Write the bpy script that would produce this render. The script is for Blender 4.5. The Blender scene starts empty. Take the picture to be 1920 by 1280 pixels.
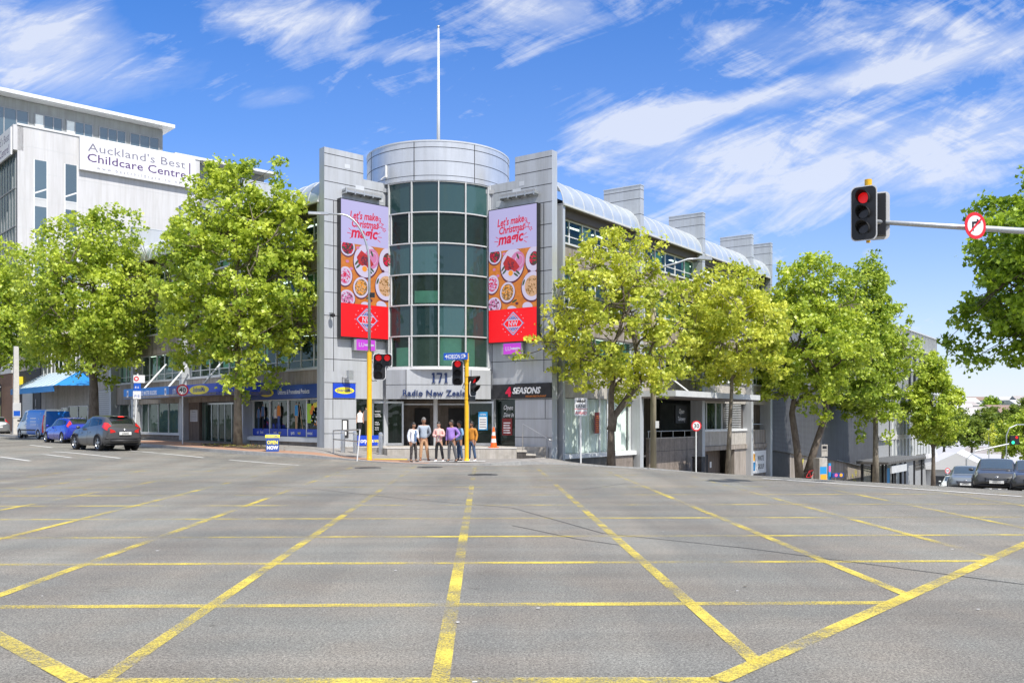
import bpy, bmesh, math, random
import numpy as np
from mathutils import Vector, Matrix
R = math.radians
sc = bpy.context.scene
COL = sc.collection
# ------------------------------------------------------------------ camera
HF, HZ, F0 = 1.7, 787.0, 1720.0
cam_d = bpy.data.cameras.new('camera'); cam = bpy.data.objects.new('camera', cam_d); COL.objects.link(cam)
cam.location = (0, 0, HF); cam.rotation_euler = (R(90), 0, 0)
cam_d.sensor_width = 36; cam_d.lens = F0/1920*36; cam_d.shift_y = (HZ-640)/1920
cam_d.clip_start = .1; cam_d.clip_end = 6000
sc.camera = cam
# ------------------------------------------------------------------ light
SAZ = Vector((.57, -.82, 0)).normalized(); SEL = R(56)
SUN = Vector((SAZ.x*math.cos(SEL), SAZ.y*math.cos(SEL), math.sin(SEL)))
sd = bpy.data.lights.new('sun', 'SUN'); so = bpy.data.objects.new('sun', sd); COL.objects.link(so)
sd.energy = 4.3; sd.angle = R(.5); sd.color = (1, .955, .88)
so.rotation_euler = (-SUN).to_track_quat('-Z', 'Y').to_euler(); so.location = (30, -30, 60)
w = bpy.data.worlds.new('World'); sc.world = w; w.use_nodes = True
nt = w.node_tree; N = nt.nodes; LK = nt.links
for n in list(N): N.remove(n)
def wn(t, **k):
    n = N.new(t)
    for a, b in k.items(): setattr(n, a, b)
    return n
def wm(op, a, b=None, c=None):
    n = N.new('ShaderNodeMath'); n.operation = op
    for i, v in enumerate((a, b, c)):
        if v is None: continue
        if isinstance(v, (int, float)): n.inputs[i].default_value = v
        else: LK.new(v, n.inputs[i])
    return n.outputs[0]
sky = wn('ShaderNodeTexSky', sky_type='NISHITA', sun_disc=False)
sky.sun_elevation = SEL; sky.sun_rotation = math.atan2(SAZ.x, SAZ.y); sky.altitude = 0; sky.air_density = 1.0; sky.dust_density = .35; sky.ozone_density = 2.6
bg = wn('ShaderNodeBackground'); bg.inputs[1].default_value = .12
out = wn('ShaderNodeOutputWorld'); tc = wn('ShaderNodeTexCoord')
sep = wn('ShaderNodeSeparateXYZ'); LK.new(tc.outputs['Generated'], sep.inputs[0])
X, Y, Z = sep.outputs
yy = wm('MAXIMUM', wm('ABSOLUTE', Y), .05)
U = wm('DIVIDE', X, yy); V = wm('DIVIDE', Z, yy)          # tangent coordinates of the direction
def cloud_noise(sx, sy, rot, scale, detail=7, rough=.62, dist=.6, off=0):
    cb = wn('ShaderNodeCombineXYZ'); LK.new(U, cb.inputs[0]); LK.new(V, cb.inputs[1]); cb.inputs[2].default_value = off
    mp0 = wn('ShaderNodeMapping'); mp0.inputs['Rotation'].default_value[2] = rot
    mp = wn('ShaderNodeMapping'); mp.inputs['Scale'].default_value = (sx, sy, 1)
    LK.new(cb.outputs[0], mp0.inputs[0]); LK.new(mp0.outputs[0], mp.inputs[0])
    nz = wn('ShaderNodeTexNoise'); nz.inputs['Scale'].default_value = scale; nz.inputs['Detail'].default_value = detail
    nz.inputs['Roughness'].default_value = rough; nz.inputs['Distortion'].default_value = dist
    LK.new(mp.outputs[0], nz.inputs['Vector']); return nz.outputs['Fac']
def band(x0, y0, x1, y1, wd, amp):      # soft band along a line between two sky directions
    a = ((x0-960)/F0, (HZ-y0)/F0); b = ((x1-960)/F0, (HZ-y1)/F0)
    dx, dy = b[0]-a[0], b[1]-a[1]; L = math.hypot(dx, dy); dx /= L; dy /= L
    du = wm('SUBTRACT', U, a[0]); dv = wm('SUBTRACT', V, a[1])
    t = wm('ADD', wm('MULTIPLY', du, dx), wm('MULTIPLY', dv, dy))
    s = wm('ADD', wm('MULTIPLY', du, -dy), wm('MULTIPLY', dv, dx))
    s2 = wm('DIVIDE', s, wd/F0)
    g = wm('EXPONENT', wm('MULTIPLY', wm('MULTIPLY', s2, s2), -1))
    tt = wm('DIVIDE', wm('SUBTRACT', t, L/2), L/2)
    e = wm('EXPONENT', wm('MULTIPLY', wm('POWER', wm('ABSOLUTE', tt), 4.0), -1))
    return wm('MULTIPLY', wm('MULTIPLY', g, e), amp)
n1 = cloud_noise(1, 3.2, R(-19), 3.4, 10, .64, 1.3)
n2 = cloud_noise(1.0, 2.4, R(12), 3.4, 8, .66, 1.0, 4.3)
n3 = cloud_noise(1.4, 5.5, R(-24), 4, 9, .66, 1.0, 9.1)
bands = None
for b in [(1075, 252, 1760, 120, 22, .56), (1600, 150, 2200, 10, 34, .42), (1120, 290, 2100, 215, 60, .30), (1200, 420, 2000, 290, 90, .45), (1060, 250, 1300, 240, 60, .35),
          (1500, 350, 1680, 215, 16, .22), (640, 105, 860, 92, 22, .34), (380, 30, 700, 25, 40, .42), (-200, 60, 240, 90, 85, .62),
          (0, 190, 480, 130, 60, .22), (900, 10, 1120, 30, 45, .5), (430, 200, 620, 165, 30, .25), (1240, 90, 1960, 60, 70, .22),
          (1622, 462, 1640, 500, 20, .42), (1100, 560, 2100, 640, 110, .22), (500, 110, 660, 60, 28, .3), (1000, 330, 1400, 350, 50, .16)]:
    v = band(*b); bands = v if bands is None else wm('ADD', bands, v)
nn = wm('ADD', wm('MULTIPLY', n1, .6), wm('ADD', wm('MULTIPLY', n2, .35), wm('MULTIPLY', n3, .35)))
cm = wm('MULTIPLY', wm('ADD', wm('MULTIPLY', wm('SUBTRACT', nn, .60), 3.2), .75), wm('MULTIPLY', bands, 1.25))
cm = wm('ADD', cm, wm('MULTIPLY', wm('MAXIMUM', wm('SUBTRACT', nn, .68), 0), 2.0))
wsp = wm('MULTIPLY', wm('MAXIMUM', wm('SUBTRACT', wm('ADD', wm('MULTIPLY', n3, .6), wm('MULTIPLY', n2, .55)), .565), 0), 2.4)
cm = wm('ADD', wm('ADD', cm, wsp), -.04)
cl = wn('ShaderNodeClamp'); LK.new(cm, cl.inputs[0]); cl.inputs[2].default_value = .80
up = wm('MULTIPLY', cl.outputs[0], wm('GREATER_THAN', Z, 0))
# pale haze near the horizon
hz = wm('EXPONENT', wm('MULTIPLY', wm('MAXIMUM', V, 0), -4.6))
fac = wm('MAXIMUM', up, wm('MULTIPLY', hz, .80))
# broken white cloud overhead and behind, added unseen to lift and neutralise ambient light
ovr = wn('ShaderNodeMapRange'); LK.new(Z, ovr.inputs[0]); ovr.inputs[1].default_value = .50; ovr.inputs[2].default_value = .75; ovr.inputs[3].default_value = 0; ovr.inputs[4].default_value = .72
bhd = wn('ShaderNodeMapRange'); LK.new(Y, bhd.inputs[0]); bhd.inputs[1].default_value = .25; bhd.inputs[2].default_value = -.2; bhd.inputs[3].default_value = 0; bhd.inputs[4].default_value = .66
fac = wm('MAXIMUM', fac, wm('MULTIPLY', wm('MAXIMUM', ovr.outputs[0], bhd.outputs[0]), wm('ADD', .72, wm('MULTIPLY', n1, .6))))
hs = wn('ShaderNodeHueSaturation'); hs.inputs['Saturation'].default_value = 1.38; hs.inputs['Value'].default_value = 1.0
gm = wn('ShaderNodeMixRGB', blend_type='MULTIPLY'); gm.inputs[0].default_value = 1; gm.inputs[2].default_value = (.92, .97, 1.22, 1)
LK.new(sky.outputs[0], gm.inputs[1]); LK.new(gm.outputs[0], hs.inputs['Color'])
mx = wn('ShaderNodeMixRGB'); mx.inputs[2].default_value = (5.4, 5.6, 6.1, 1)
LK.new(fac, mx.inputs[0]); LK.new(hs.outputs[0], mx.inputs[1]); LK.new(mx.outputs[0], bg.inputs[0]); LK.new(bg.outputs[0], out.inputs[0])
sc.view_settings.view_transform = 'Standard'; sc.view_settings.look = 'None'; sc.view_settings.gamma = 1
sc.view_settings.exposure = .45
sc.cycles.max_bounces = 6; sc.cycles.transparent_max_bounces = 12

# ------------------------------------------------------------------ materials
M = {}
def mat(name, col, rough=.6, metal=0, noise=0, nscale=8, bump=0, emit=0, spec=.5, stretch=(1, 1, 1), coat=0, col2=None, tint=None):
    m = bpy.data.materials.new(name); m.use_nodes = True; t = m.node_tree; b = t.nodes['Principled BSDF']
    b.inputs['Base Color'].default_value = (*col, 1); b.inputs['Roughness'].default_value = rough; b.inputs['Metallic'].default_value = metal
    b.inputs['Specular IOR Level'].default_value = spec; b.inputs['Coat Weight'].default_value = coat
    if emit:
        if name[:2] == 's_' or name == 'magenta': b.inputs['Base Color'].default_value = (*[c*.22 for c in col], 1); emit *= 1.25
        b.inputs['Emission Color'].default_value = (*col, 1); b.inputs['Emission Strength'].default_value = emit
    if noise or bump:
        tc = t.nodes.new('ShaderNodeTexCoord'); mp = t.nodes.new('ShaderNodeMapping'); mp.inputs['Scale'].default_value = stretch
        t.links.new(tc.outputs['Object'], mp.inputs[0])
        nz = t.nodes.new('ShaderNodeTexNoise'); nz.inputs['Scale'].default_value = nscale; nz.inputs['Detail'].default_value = 7; nz.inputs['Roughness'].default_value = .65
        t.links.new(mp.outputs[0], nz.inputs['Vector'])
        if noise:
            rp = t.nodes.new('ShaderNodeValToRGB'); rp.color_ramp.elements[0].position = .32; rp.color_ramp.elements[1].position = .68
            c0 = col2 if col2 else tuple(c*(1-noise) for c in col)
            c1 = col if col2 else tuple(min(1, c*(1+noise)) for c in col)
            rp.color_ramp.elements[0].color = (*c0, 1); rp.color_ramp.elements[1].color = (*c1, 1)
            t.links.new(nz.outputs['Fac'], rp.inputs[0]); t.links.new(rp.outputs[0], b.inputs['Emission Color' if name[:2] == 's_' else 'Base Color'])
        if bump:
            bp = t.nodes.new('ShaderNodeBump'); bp.inputs['Strength'].default_value = bump; bp.inputs['Distance'].default_value = .02
            t.links.new(nz.outputs['Fac'], bp.inputs['Height']); t.links.new(bp.outputs[0], b.inputs['Normal'])
    M[name] = m; return m
mat('panel', (.50, .52, .545), .42, .2, .08, 1.2, stretch=(1, 1, .25))
mat('panel_light', (.62, .64, .66), .38, .2, .06, 1.2)
mat('silver', (.64, .655, .67), .30, .45, .08, 1.0, .03, stretch=(1, 1, .4))
mat('roof_metal', (.55, .60, .63), .3, .4, .10, 1.4)
mat('joint', (.03, .03, .035), .8)
mat('white_paint', (.72, .73, .73), .45, 0, .04, 3)
mat('white_wall', (.60, .595, .60), .7, 0, .06, .5, stretch=(1, 1, .25))
mat('grey_paint', (.33, .34, .35), .5, 0, .08, 3)
mat('pale_grey', (.55, .56, .56), .6, 0, .08, 2)
mat('concrete', (.34, .30, .265), .85, 0, .18, 3, .2, stretch=(1, 1, .3))
mat('concrete_pale', (.46, .43, .39), .85, 0, .14, 4, .2)
mat('brown_wall', (.17, .135, .11), .8, 0, .2, 5, .1, stretch=(1, 1, .4))
mat('brown_stone', (.25, .21, .18), .6, 0, .22, 4, .05)
mat('dark_stone', (.09, .08, .075), .4, 0, .3, 6)
mat('black_wall', (.025, .025, .028), .6, 0, .3, 3)
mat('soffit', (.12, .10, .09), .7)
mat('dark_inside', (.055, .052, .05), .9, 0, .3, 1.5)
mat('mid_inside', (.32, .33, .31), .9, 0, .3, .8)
mat('carpet', (.12, .12, .12), .9)
mat('blind_green', (.50, .88, .66), .8, 0, .1, 2)
mat('curtain', (.82, .86, .82), .85, 0, .08, 3)
mat('lamp_strip', (1, .97, .88), .5, emit=2.2)
mat('mid_grey', (.33, .345, .34), .7, 0, .06, 1)
mat('steel', (.55, .56, .57), .3, .85, .06, 6)
mat('galv', (.50, .52, .53), .42, .7, .14, 14)
mat('yellow_pole', (.82, .46, .015), .38, 0, .10, 5)
mat('black_plastic', (.018, .018, .02), .38, 0)
mat('black_matte', (.012, .012, .013), .8)
mat('rubber', (.022, .022, .023), .75, 0, .2, 20)
mat('red_lamp', (.85, .01, .012), .3, emit=.38)
mat('green_lamp', (.02, .8, .35), .3, emit=1.2)
mat('lens_dark', (.035, .03, .03), .12)
mat('lens_red_off', (.12, .01, .01), .12)
mat('sign_white', (.74, .74, .75), .45)
mat('sign_red', (.68, .018, .03), .4)
mat('sign_black', (.012, .012, .014), .5)
mat('sign_blue', (.012, .10, .52), .4)
mat('blue_banner', (.02, .20, .62), .5, 0, .06, 1)
mat('navy', (.014, .055, .26), .45, 0, .12, 2)
mat('royal', (.012, .06, .52), .42)
mat('yellow', (.86, .72, .04), .5)
mat('orange', (.85, .25, .02), .6)
mat('orange_cone', (.95, .14, .015), .5)
mat('letter_blue', (.02, .04, .13), .35)
mat('letter_white', (.88, .88, .88), .5)
mat('purple_text', (.09, .04, .16), .5)
mat('grey_text', (.20, .19, .25), .5)
mat('lime', (.45, .70, .04), .6)
mat('magenta', (.62, .07, .72), .4, emit=.45)
mat('s_lav', (.52, .49, .80), .4, emit=.42)
mat('s_red', (.86, .004, .010), .4, emit=.55)
mat('s_txt', (.70, .01, .06), .4, emit=.4)
mat('s_wood', (.66, .21, .03), .4, emit=.4, noise=.25, nscale=5)
mat('s_white', (.66, .60, .80), .4, emit=.42)
mat('s_meat', (.55, .03, .03), .4, emit=.35, noise=.4, nscale=9)
mat('s_pink', (.66, .22, .44), .4, emit=.4)
mat('s_brown', (.33, .17, .04), .4, emit=.35, noise=.6, nscale=14)
mat('s_cream', (.70, .42, .24), .4, emit=.4, noise=.3, nscale=12)
mat('s_green', (.06, .12, .05), .4, emit=.3)
mat('s_dark', (.16, .03, .06), .4, emit=.3, noise=.6, nscale=14)
mat('s_orange', (.95, .36, .03), .4, emit=.4)
mat('s_blue', (.05, .13, .45), .4, emit=.4)
mat('kerb', (.33, .33, .32), .85, 0, .2, 6, .2)
mat('paving', (.27, .255, .24), .85, 0, .22, 3, .25)
mat('paving_red', (.36, .21, .14), .85, 0, .2, 4, .25)
mat('soil', (.10, .075, .05), .95, 0, .5, 9, .6)
mat('tactile', (.75, .55, .03), .6)
mat('white_line', (.62, .62, .61), .7, 0, .22, 7)
mat('manhole', (.07, .07, .07), .6, .3, .3, 20, .3)
mat('seam', (.055, .055, .055), .8)
mat('wood_pole', (.33, .29, .20), .85, 0, .25, 5, .3, stretch=(1, 1, .15))
mat('conc_pole', (.56, .54, .50), .85, 0, .1, 5, .2)
mat('awning', (.015, .22, .58), .55, 0, .08, 2)
mat('awning_pale', (.36, .50, .64), .55, 0, .08, 2)
mat('brick', (.20, .12, .085), .85, 0, .25, 7, .3)
mat('yellow_interior', (.55, .60, .18), .6, emit=.25)
mat('graffiti', (.70, .62, .05), .5)
mat('graf_white', (.62, .62, .64), .6)
mat('shelter_roof', (.14, .13, .12), .6, .3)
mat('poster_blue', (.02, .28, .60), .5)
mat('poster_orange', (.85, .40, .03), .5)
mat('pink', (.80, .12, .30), .5)
mat('grey_cladding', (.135, .14, .155), .6, .2, .08, 1)
mat('skin_a', (.46, .27, .18), .5); mat('skin_b', (.34, .18, .11), .5); mat('skin_c', (.45, .26, .18), .5)
mat('hair', (.012, .010, .009), .5); mat('hair_grey', (.16, .15, .145), .6)
mat('cl_white', (.72, .74, .80), .85, 0, .06, 9); mat('cl_blue', (.09, .17, .32), .85, 0, .15, 30); mat('cl_shirt', (.36, .42, .50), .85, 0, .12, 24)
mat('cl_tan', (.50, .30, .17), .85, 0, .06, 12); mat('cl_pink', (.80, .47, .43), .85); mat('cl_black', (.014, .014, .017), .8); mat('cl_cream', (.74, .66, .58), .8)
mat('cl_purple', (.33, .20, .56), .8, 0, .14, 22); mat('cl_grey', (.10, .10, .105), .85); mat('cl_jean', (.05, .09, .17), .85, 0, .2, 14); mat('cl_lblue', (.20, .36, .58), .85)
mat('cl_must', (.55, .23, .03), .85, 0, .1, 14); mat('leather', (.22, .08, .035), .5); mat('cl_camo', (.05, .045, .045), .85, 0, .9, 14)
mat('p_black', (.055, .055, .058), .3, .0, coat=.8); mat('p_blue', (.012, .035, .42), .25, .3, coat=1); mat('p_silver', (.45, .47, .48), .3, .7, coat=1)
mat('p_white', (.72, .76, .74), .35, 0, coat=.6); mat('p_vblue', (.01, .16, .62), .35, 0, coat=.5); mat('p_gun', (.075, .078, .082), .35, .3, coat=.6); mat('p_slate', (.19, .22, .25), .35, .3, coat=.6)
mat('trim', (.03, .03, .032), .55); mat('rim', (.42, .43, .45), .3, .9); mat('tail', (.55, .012, .012), .15, coat=1, emit=.05); mat('tail_lit', (.9, .02, .01), .2, emit=.5)
mat('head_lens', (.55, .57, .60), .08, .3); mat('plate', (.75, .75, .72), .5); mat('carglass', (.012, .016, .018), .04, 0, spec=.9); mat('carglass_blue', (.02, .05, .09), .04, 0, spec=1)
mat('far_white', (.62, .62, .61), .7); mat('far_roof', (.36, .33, .32), .7, 0, .1, .3); mat('far_roof_light', (.55, .54, .54), .6); mat('far_roof_red', (.26, .18, .15), .8); mat('far_win', (.06, .07, .08), .2)
mat('bark', (.20, .165, .13), .9, 0, .4, 5, .8, stretch=(1, 1, .5), col2=(.085, .065, .05)); mat('bark_pale', (.33, .29, .22), .9, 0, .35, 6, .6, stretch=(1, 1, .4), col2=(.12, .095, .07))
mat('hill', (.075, .10, .045), .95, 0, .4, .02)
mat('paper', (.8, .8, .78), .6); mat('maroon', (.22, .02, .02), .5)

def glass_mat(name, tint, rough=.02, refl=.35, clear=.5, base=(.01, .02, .02)):
    m = bpy.data.materials.new(name); m.use_nodes = True; t = m.node_tree; n = t.nodes; l = t.links
    for x in list(n): n.remove(x)
    o = n.new('ShaderNodeOutputMaterial'); g = n.new('ShaderNodeBsdfGlossy'); g.inputs['Roughness'].default_value = rough; g.inputs[0].default_value = (.80, .88, .86, 1)
    tr = n.new('ShaderNodeBsdfTransparent'); tr.inputs[0].default_value = (*tint, 1)
    df = n.new('ShaderNodeBsdfDiffuse'); oi = n.new('ShaderNodeObjectInfo'); mr = n.new('ShaderNodeMapRange'); l.new(oi.outputs['Random'], mr.inputs[0]); mr.inputs[3].default_value = .55; mr.inputs[4].default_value = 1.6
    hv = n.new('ShaderNodeHueSaturation'); hv.inputs['Color'].default_value = (*base, 1); l.new(mr.outputs[0], hv.inputs['Value']); l.new(hv.outputs[0], df.inputs[0])
    m1 = n.new('ShaderNodeMixShader'); m1.inputs[0].default_value = clear; l.new(df.outputs[0], m1.inputs[1]); l.new(tr.outputs[0], m1.inputs[2])
    lw = n.new('ShaderNodeLayerWeight'); lw.inputs[0].default_value = refl
    tcn = n.new('ShaderNodeTexCoord'); nz = n.new('ShaderNodeTexNoise'); nz.inputs['Scale'].default_value = .9; l.new(tcn.outputs['Object'], nz.inputs['Vector'])
    bp = n.new('ShaderNodeBump'); bp.inputs['Strength'].default_value = .16; bp.inputs['Distance'].default_value = .12; l.new(nz.outputs[0], bp.inputs['Height']); l.new(bp.outputs[0], g.inputs['Normal'])
    m2 = n.new('ShaderNodeMixShader'); l.new(lw.outputs['Fresnel'], m2.inputs[0]); l.new(m1.outputs[0], m2.inputs[1]); l.new(g.outputs[0], m2.inputs[2]); l.new(m2.outputs[0], o.inputs[0])
    M[name] = m
glass_mat('glass', (.72, .93, .83), .02, .28, .80, (.08, .15, .125))
glass_mat('glass_dark', (.16, .26, .22), .02, .38, .6, (.008, .016, .014))
glass_mat('glass_spandrel', (0, 0, 0), .05, .42, 0, (.028, .066, .066))
glass_mat('glass_clear', (.93, .97, .95), .02, .12, 1.0)
glass_mat('glass_blue', (.1, .2, .25), .03, .6, .3, (.08, .13, .16))

def leaf_mat(name, c1, c2, trans=.45):
    m = bpy.data.materials.new(name); m.use_nodes = True; t = m.node_tree; n = t.nodes; l = t.links
    for x in list(n): n.remove(x)
    o = n.new('ShaderNodeOutputMaterial'); ge = n.new('ShaderNodeNewGeometry'); rp = n.new('ShaderNodeValToRGB')
    rp.color_ramp.elements[0].color = (*c1, 1); rp.color_ramp.elements[1].color = (*c2, 1)
    tcn = n.new('ShaderNodeTexCoord'); nz = n.new('ShaderNodeTexNoise'); nz.inputs['Scale'].default_value = .55; nz.inputs['Detail'].default_value = 3; l.new(tcn.outputs['Object'], nz.inputs['Vector'])
    mm = n.new('ShaderNodeMath'); mm.operation = 'MULTIPLY_ADD'; mm.inputs[1].default_value = 1.6; mm.inputs[2].default_value = -.62; l.new(nz.outputs[0], mm.inputs[0])
    ma = n.new('ShaderNodeMath'); ma.operation = 'MULTIPLY_ADD'; ma.inputs[1].default_value = .75; l.new(ge.outputs['Random Per Island'], ma.inputs[0]); l.new(mm.outputs[0], ma.inputs[2])
    l.new(ma.outputs[0], rp.inputs[0])
    b = n.new('ShaderNodeBsdfPrincipled'); b.inputs['Roughness'].default_value = .42; b.inputs['Specular IOR Level'].default_value = .45
    tr = n.new('ShaderNodeBsdfTranslucent'); hs = n.new('ShaderNodeHueSaturation'); hs.inputs['Value'].default_value = 1.35; hs.inputs['Hue'].default_value = .49
    l.new(rp.outputs[0], b.inputs['Base Color']); l.new(rp.outputs[0], hs.inputs['Color']); l.new(hs.outputs[0], tr.inputs[0])
    mx = n.new('ShaderNodeMixShader'); mx.inputs[0].default_value = trans; l.new(b.outputs[0], mx.inputs[1]); l.new(tr.outputs[0], mx.inputs[2]); l.new(mx.outputs[0], o.inputs[0])
    M[name] = m
leaf_mat('leaf_yellow', (.20, .29, .015), (.76, .78, .12), .38)
leaf_mat('leaf_green', (.13, .24, .015), (.64, .73, .10), .38)
leaf_mat('leaf_mid', (.11, .21, .015), (.56, .67, .09), .38)
leaf_mat('leaf_deep', (.08, .17, .012), (.46, .62, .05), .4)
leaf_mat('leaf_far', (.09, .16, .02), (.30, .38, .05), .4)

def road_mat():
    m = bpy.data.materials.new('asphalt'); m.use_nodes = True; t = m.node_tree; n = t.nodes; l = t.links; b = n['Principled BSDF']
    tc = n.new('ShaderNodeTexCoord')
    def nz(s, d, r=.6, st=(1, 1, 1)):
        mp = n.new('ShaderNodeMapping'); mp.inputs['Scale'].default_value = st; l.new(tc.outputs['Object'], mp.inputs[0])
        x = n.new('ShaderNodeTexNoise'); x.inputs['Scale'].default_value = s; x.inputs['Detail'].default_value = d; x.inputs['Roughness'].default_value = r; l.new(mp.outputs[0], x.inputs['Vector']); return x
    def ramp(src, p0, c0, p1, c1):
        r = n.new('ShaderNodeValToRGB'); r.color_ramp.elements[0].position = p0; r.color_ramp.elements[1].position = p1
        r.color_ramp.elements[0].color = (*c0, 1); r.color_ramp.elements[1].color = (*c1, 1); l.new(src, r.inputs[0]); return r.outputs[0]
    def mul(a, b_, f=1):
        x = n.new('ShaderNodeMixRGB'); x.blend_type = 'MULTIPLY'; x.inputs[0].default_value = f; l.new(a, x.inputs[1]); l.new(b_, x.inputs[2]); return x.outputs[0]
    big = nz(.22, 6, .6); c = ramp(big.outputs['Fac'], .35, (.222, .211, .189), .68, (.292, .277, .246))
    tint = nz(.6, 3); c = mul(c, ramp(tint.outputs['Fac'], .38, (.95, .99, 1.02), .64, (1.04, 1.0, .975)))
    streak = nz(1.2, 5, .6, (.08, 1.2, 1)); c = mul(c, ramp(streak.outputs['Fac'], .35, (.86, .86, .86), .65, (1.06, 1.06, 1.06)))
    st2 = nz(.55, 4, .6, (1.1, .10, 1)); c = mul(c, ramp(st2.outputs['Fac'], .38, (.84, .84, .85), .60, (1.05, 1.05, 1.04)))
    oil = nz(1.9, 5, .7); c = mul(c, ramp(oil.outputs['Fac'], .27, (.62, .61, .60), .36, (1, 1, 1)))
    spk = nz(52, 5, .9); c = mul(c, ramp(spk.outputs['Fac'], .41, (.36, .36, .36), .60, (1.52, 1.52, 1.49)))
    gra = nz(17, 3, .7); c = mul(c, ramp(gra.outputs['Fac'], .36, (.86, .86, .86), .62, (1.08, 1.08, 1.08)))
    spk2 = nz(230, 2, .8); c = mul(c, ramp(spk2.outputs['Fac'], .38, (.62, .62, .62), .64, (1.3, 1.3, 1.3)))
    v = n.new('ShaderNodeTexVoronoi'); v.inputs['Scale'].default_value = 3.1; l.new(tc.outputs['Object'], v.inputs['Vector'])
    c = mul(c, ramp(v.outputs['Distance'], .014, (2.4, 2.4, 2.4), .022, (1, 1, 1)))
    l.new(c, b.inputs['Base Color']); b.inputs['Roughness'].default_value = .82; b.inputs['Specular IOR Level'].default_value = .3
    bp = n.new('ShaderNodeBump'); bp.inputs['Strength'].default_value = .3; bp.inputs['Distance'].default_value = .006; l.new(spk2.outputs['Fac'], bp.inputs['Height']); l.new(bp.outputs[0], b.inputs['Normal'])
    M['asphalt'] = m
road_mat()
def worn_paint(name, col, lo, hi):
    m = bpy.data.materials.new(name); m.use_nodes = True; t = m.node_tree; n = t.nodes; l = t.links; b = n['Principled BSDF']
    b.inputs['Base Color'].default_value = (*col, 1); b.inputs['Roughness'].default_value = .7
    tc = n.new('ShaderNodeTexCoord'); a = n.new('ShaderNodeTexNoise'); a.inputs['Scale'].default_value = 60; a.inputs['Detail'].default_value = 4; a.inputs['Roughness'].default_value = .8
    g = n.new('ShaderNodeTexNoise'); g.inputs['Scale'].default_value = .45; g.inputs['Detail'].default_value = 4
    l.new(tc.outputs['Object'], a.inputs['Vector']); l.new(tc.outputs['Object'], g.inputs['Vector'])
    s = n.new('ShaderNodeMath'); s.operation = 'MULTIPLY_ADD'; s.inputs[1].default_value = 1.0; l.new(g.outputs[0], s.inputs[0]); l.new(a.outputs[0], s.inputs[2])
    sp = n.new('ShaderNodeSeparateXYZ'); l.new(tc.outputs['Object'], sp.inputs[0]); wr = n.new('ShaderNodeMapRange'); l.new(sp.outputs[1], wr.inputs[0]); wr.inputs[1].default_value = 9; wr.inputs[2].default_value = 26; wr.inputs[3].default_value = 0; wr.inputs[4].default_value = .17
    s2 = n.new('ShaderNodeMath'); s2.operation = 'SUBTRACT'; l.new(s.outputs[0], s2.inputs[0]); l.new(wr.outputs[0], s2.inputs[1]); s = s2
    g.inputs['Scale'].default_value = .7; g.inputs['Roughness'].default_value = .7
    r = n.new('ShaderNodeMapRange'); r.inputs[1].default_value = lo; r.inputs[2].default_value = hi; l.new(s.outputs[0], r.inputs[0])
    tr = n.new('ShaderNodeBsdfTransparent'); mx = n.new('ShaderNodeMixShader'); l.new(r.outputs[0], mx.inputs[0]); l.new(tr.outputs[0], mx.inputs[1]); l.new(b.outputs[0], mx.inputs[2])
    l.new(mx.outputs[0], n['Material Output'].inputs[0]); M[name] = m
worn_paint('yellow_line', (.72, .575, .09), .86, 1.16)
worn_paint('white_worn', (.70, .70, .68), .60, .80)

def weather(name, amt=.18, sx=2.2, sz=.12):
    t = M[name].node_tree; b = t.nodes['Principled BSDF']; src = b.inputs['Base Color'].links[0].from_socket
    tc = t.nodes.new('ShaderNodeTexCoord'); mp = t.nodes.new('ShaderNodeMapping'); mp.inputs['Scale'].default_value = (sx, sx, sz); nz = t.nodes.new('ShaderNodeTexNoise'); nz.inputs['Scale'].default_value = 1.6; nz.inputs['Detail'].default_value = 6; nz.inputs['Roughness'].default_value = .7
    rp = t.nodes.new('ShaderNodeValToRGB'); rp.color_ramp.elements[0].position = .36; rp.color_ramp.elements[1].position = .58; rp.color_ramp.elements[0].color = (1-amt, 1-amt*1.05, 1-amt*1.2, 1); rp.color_ramp.elements[1].color = (1, 1, 1, 1)
    mx = t.nodes.new('ShaderNodeMixRGB'); mx.blend_type = 'MULTIPLY'; mx.inputs[0].default_value = 1
    t.links.new(tc.outputs['Object'], mp.inputs[0]); t.links.new(mp.outputs[0], nz.inputs['Vector']); t.links.new(nz.outputs['Fac'], rp.inputs[0]); t.links.new(src, mx.inputs[1]); t.links.new(rp.outputs[0], mx.inputs[2]); t.links.new(mx.outputs[0], b.inputs['Base Color'])
for nm, am in (('panel', .13), ('white_wall', .12), ('concrete', .32), ('concrete_pale', .28), ('silver', .10), ('grey_cladding', .2), ('brown_stone', .25), ('mid_grey', .2), ('brown_wall', .3), ('dark_stone', .4), ('paving', .15)): weather(nm, am)

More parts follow.
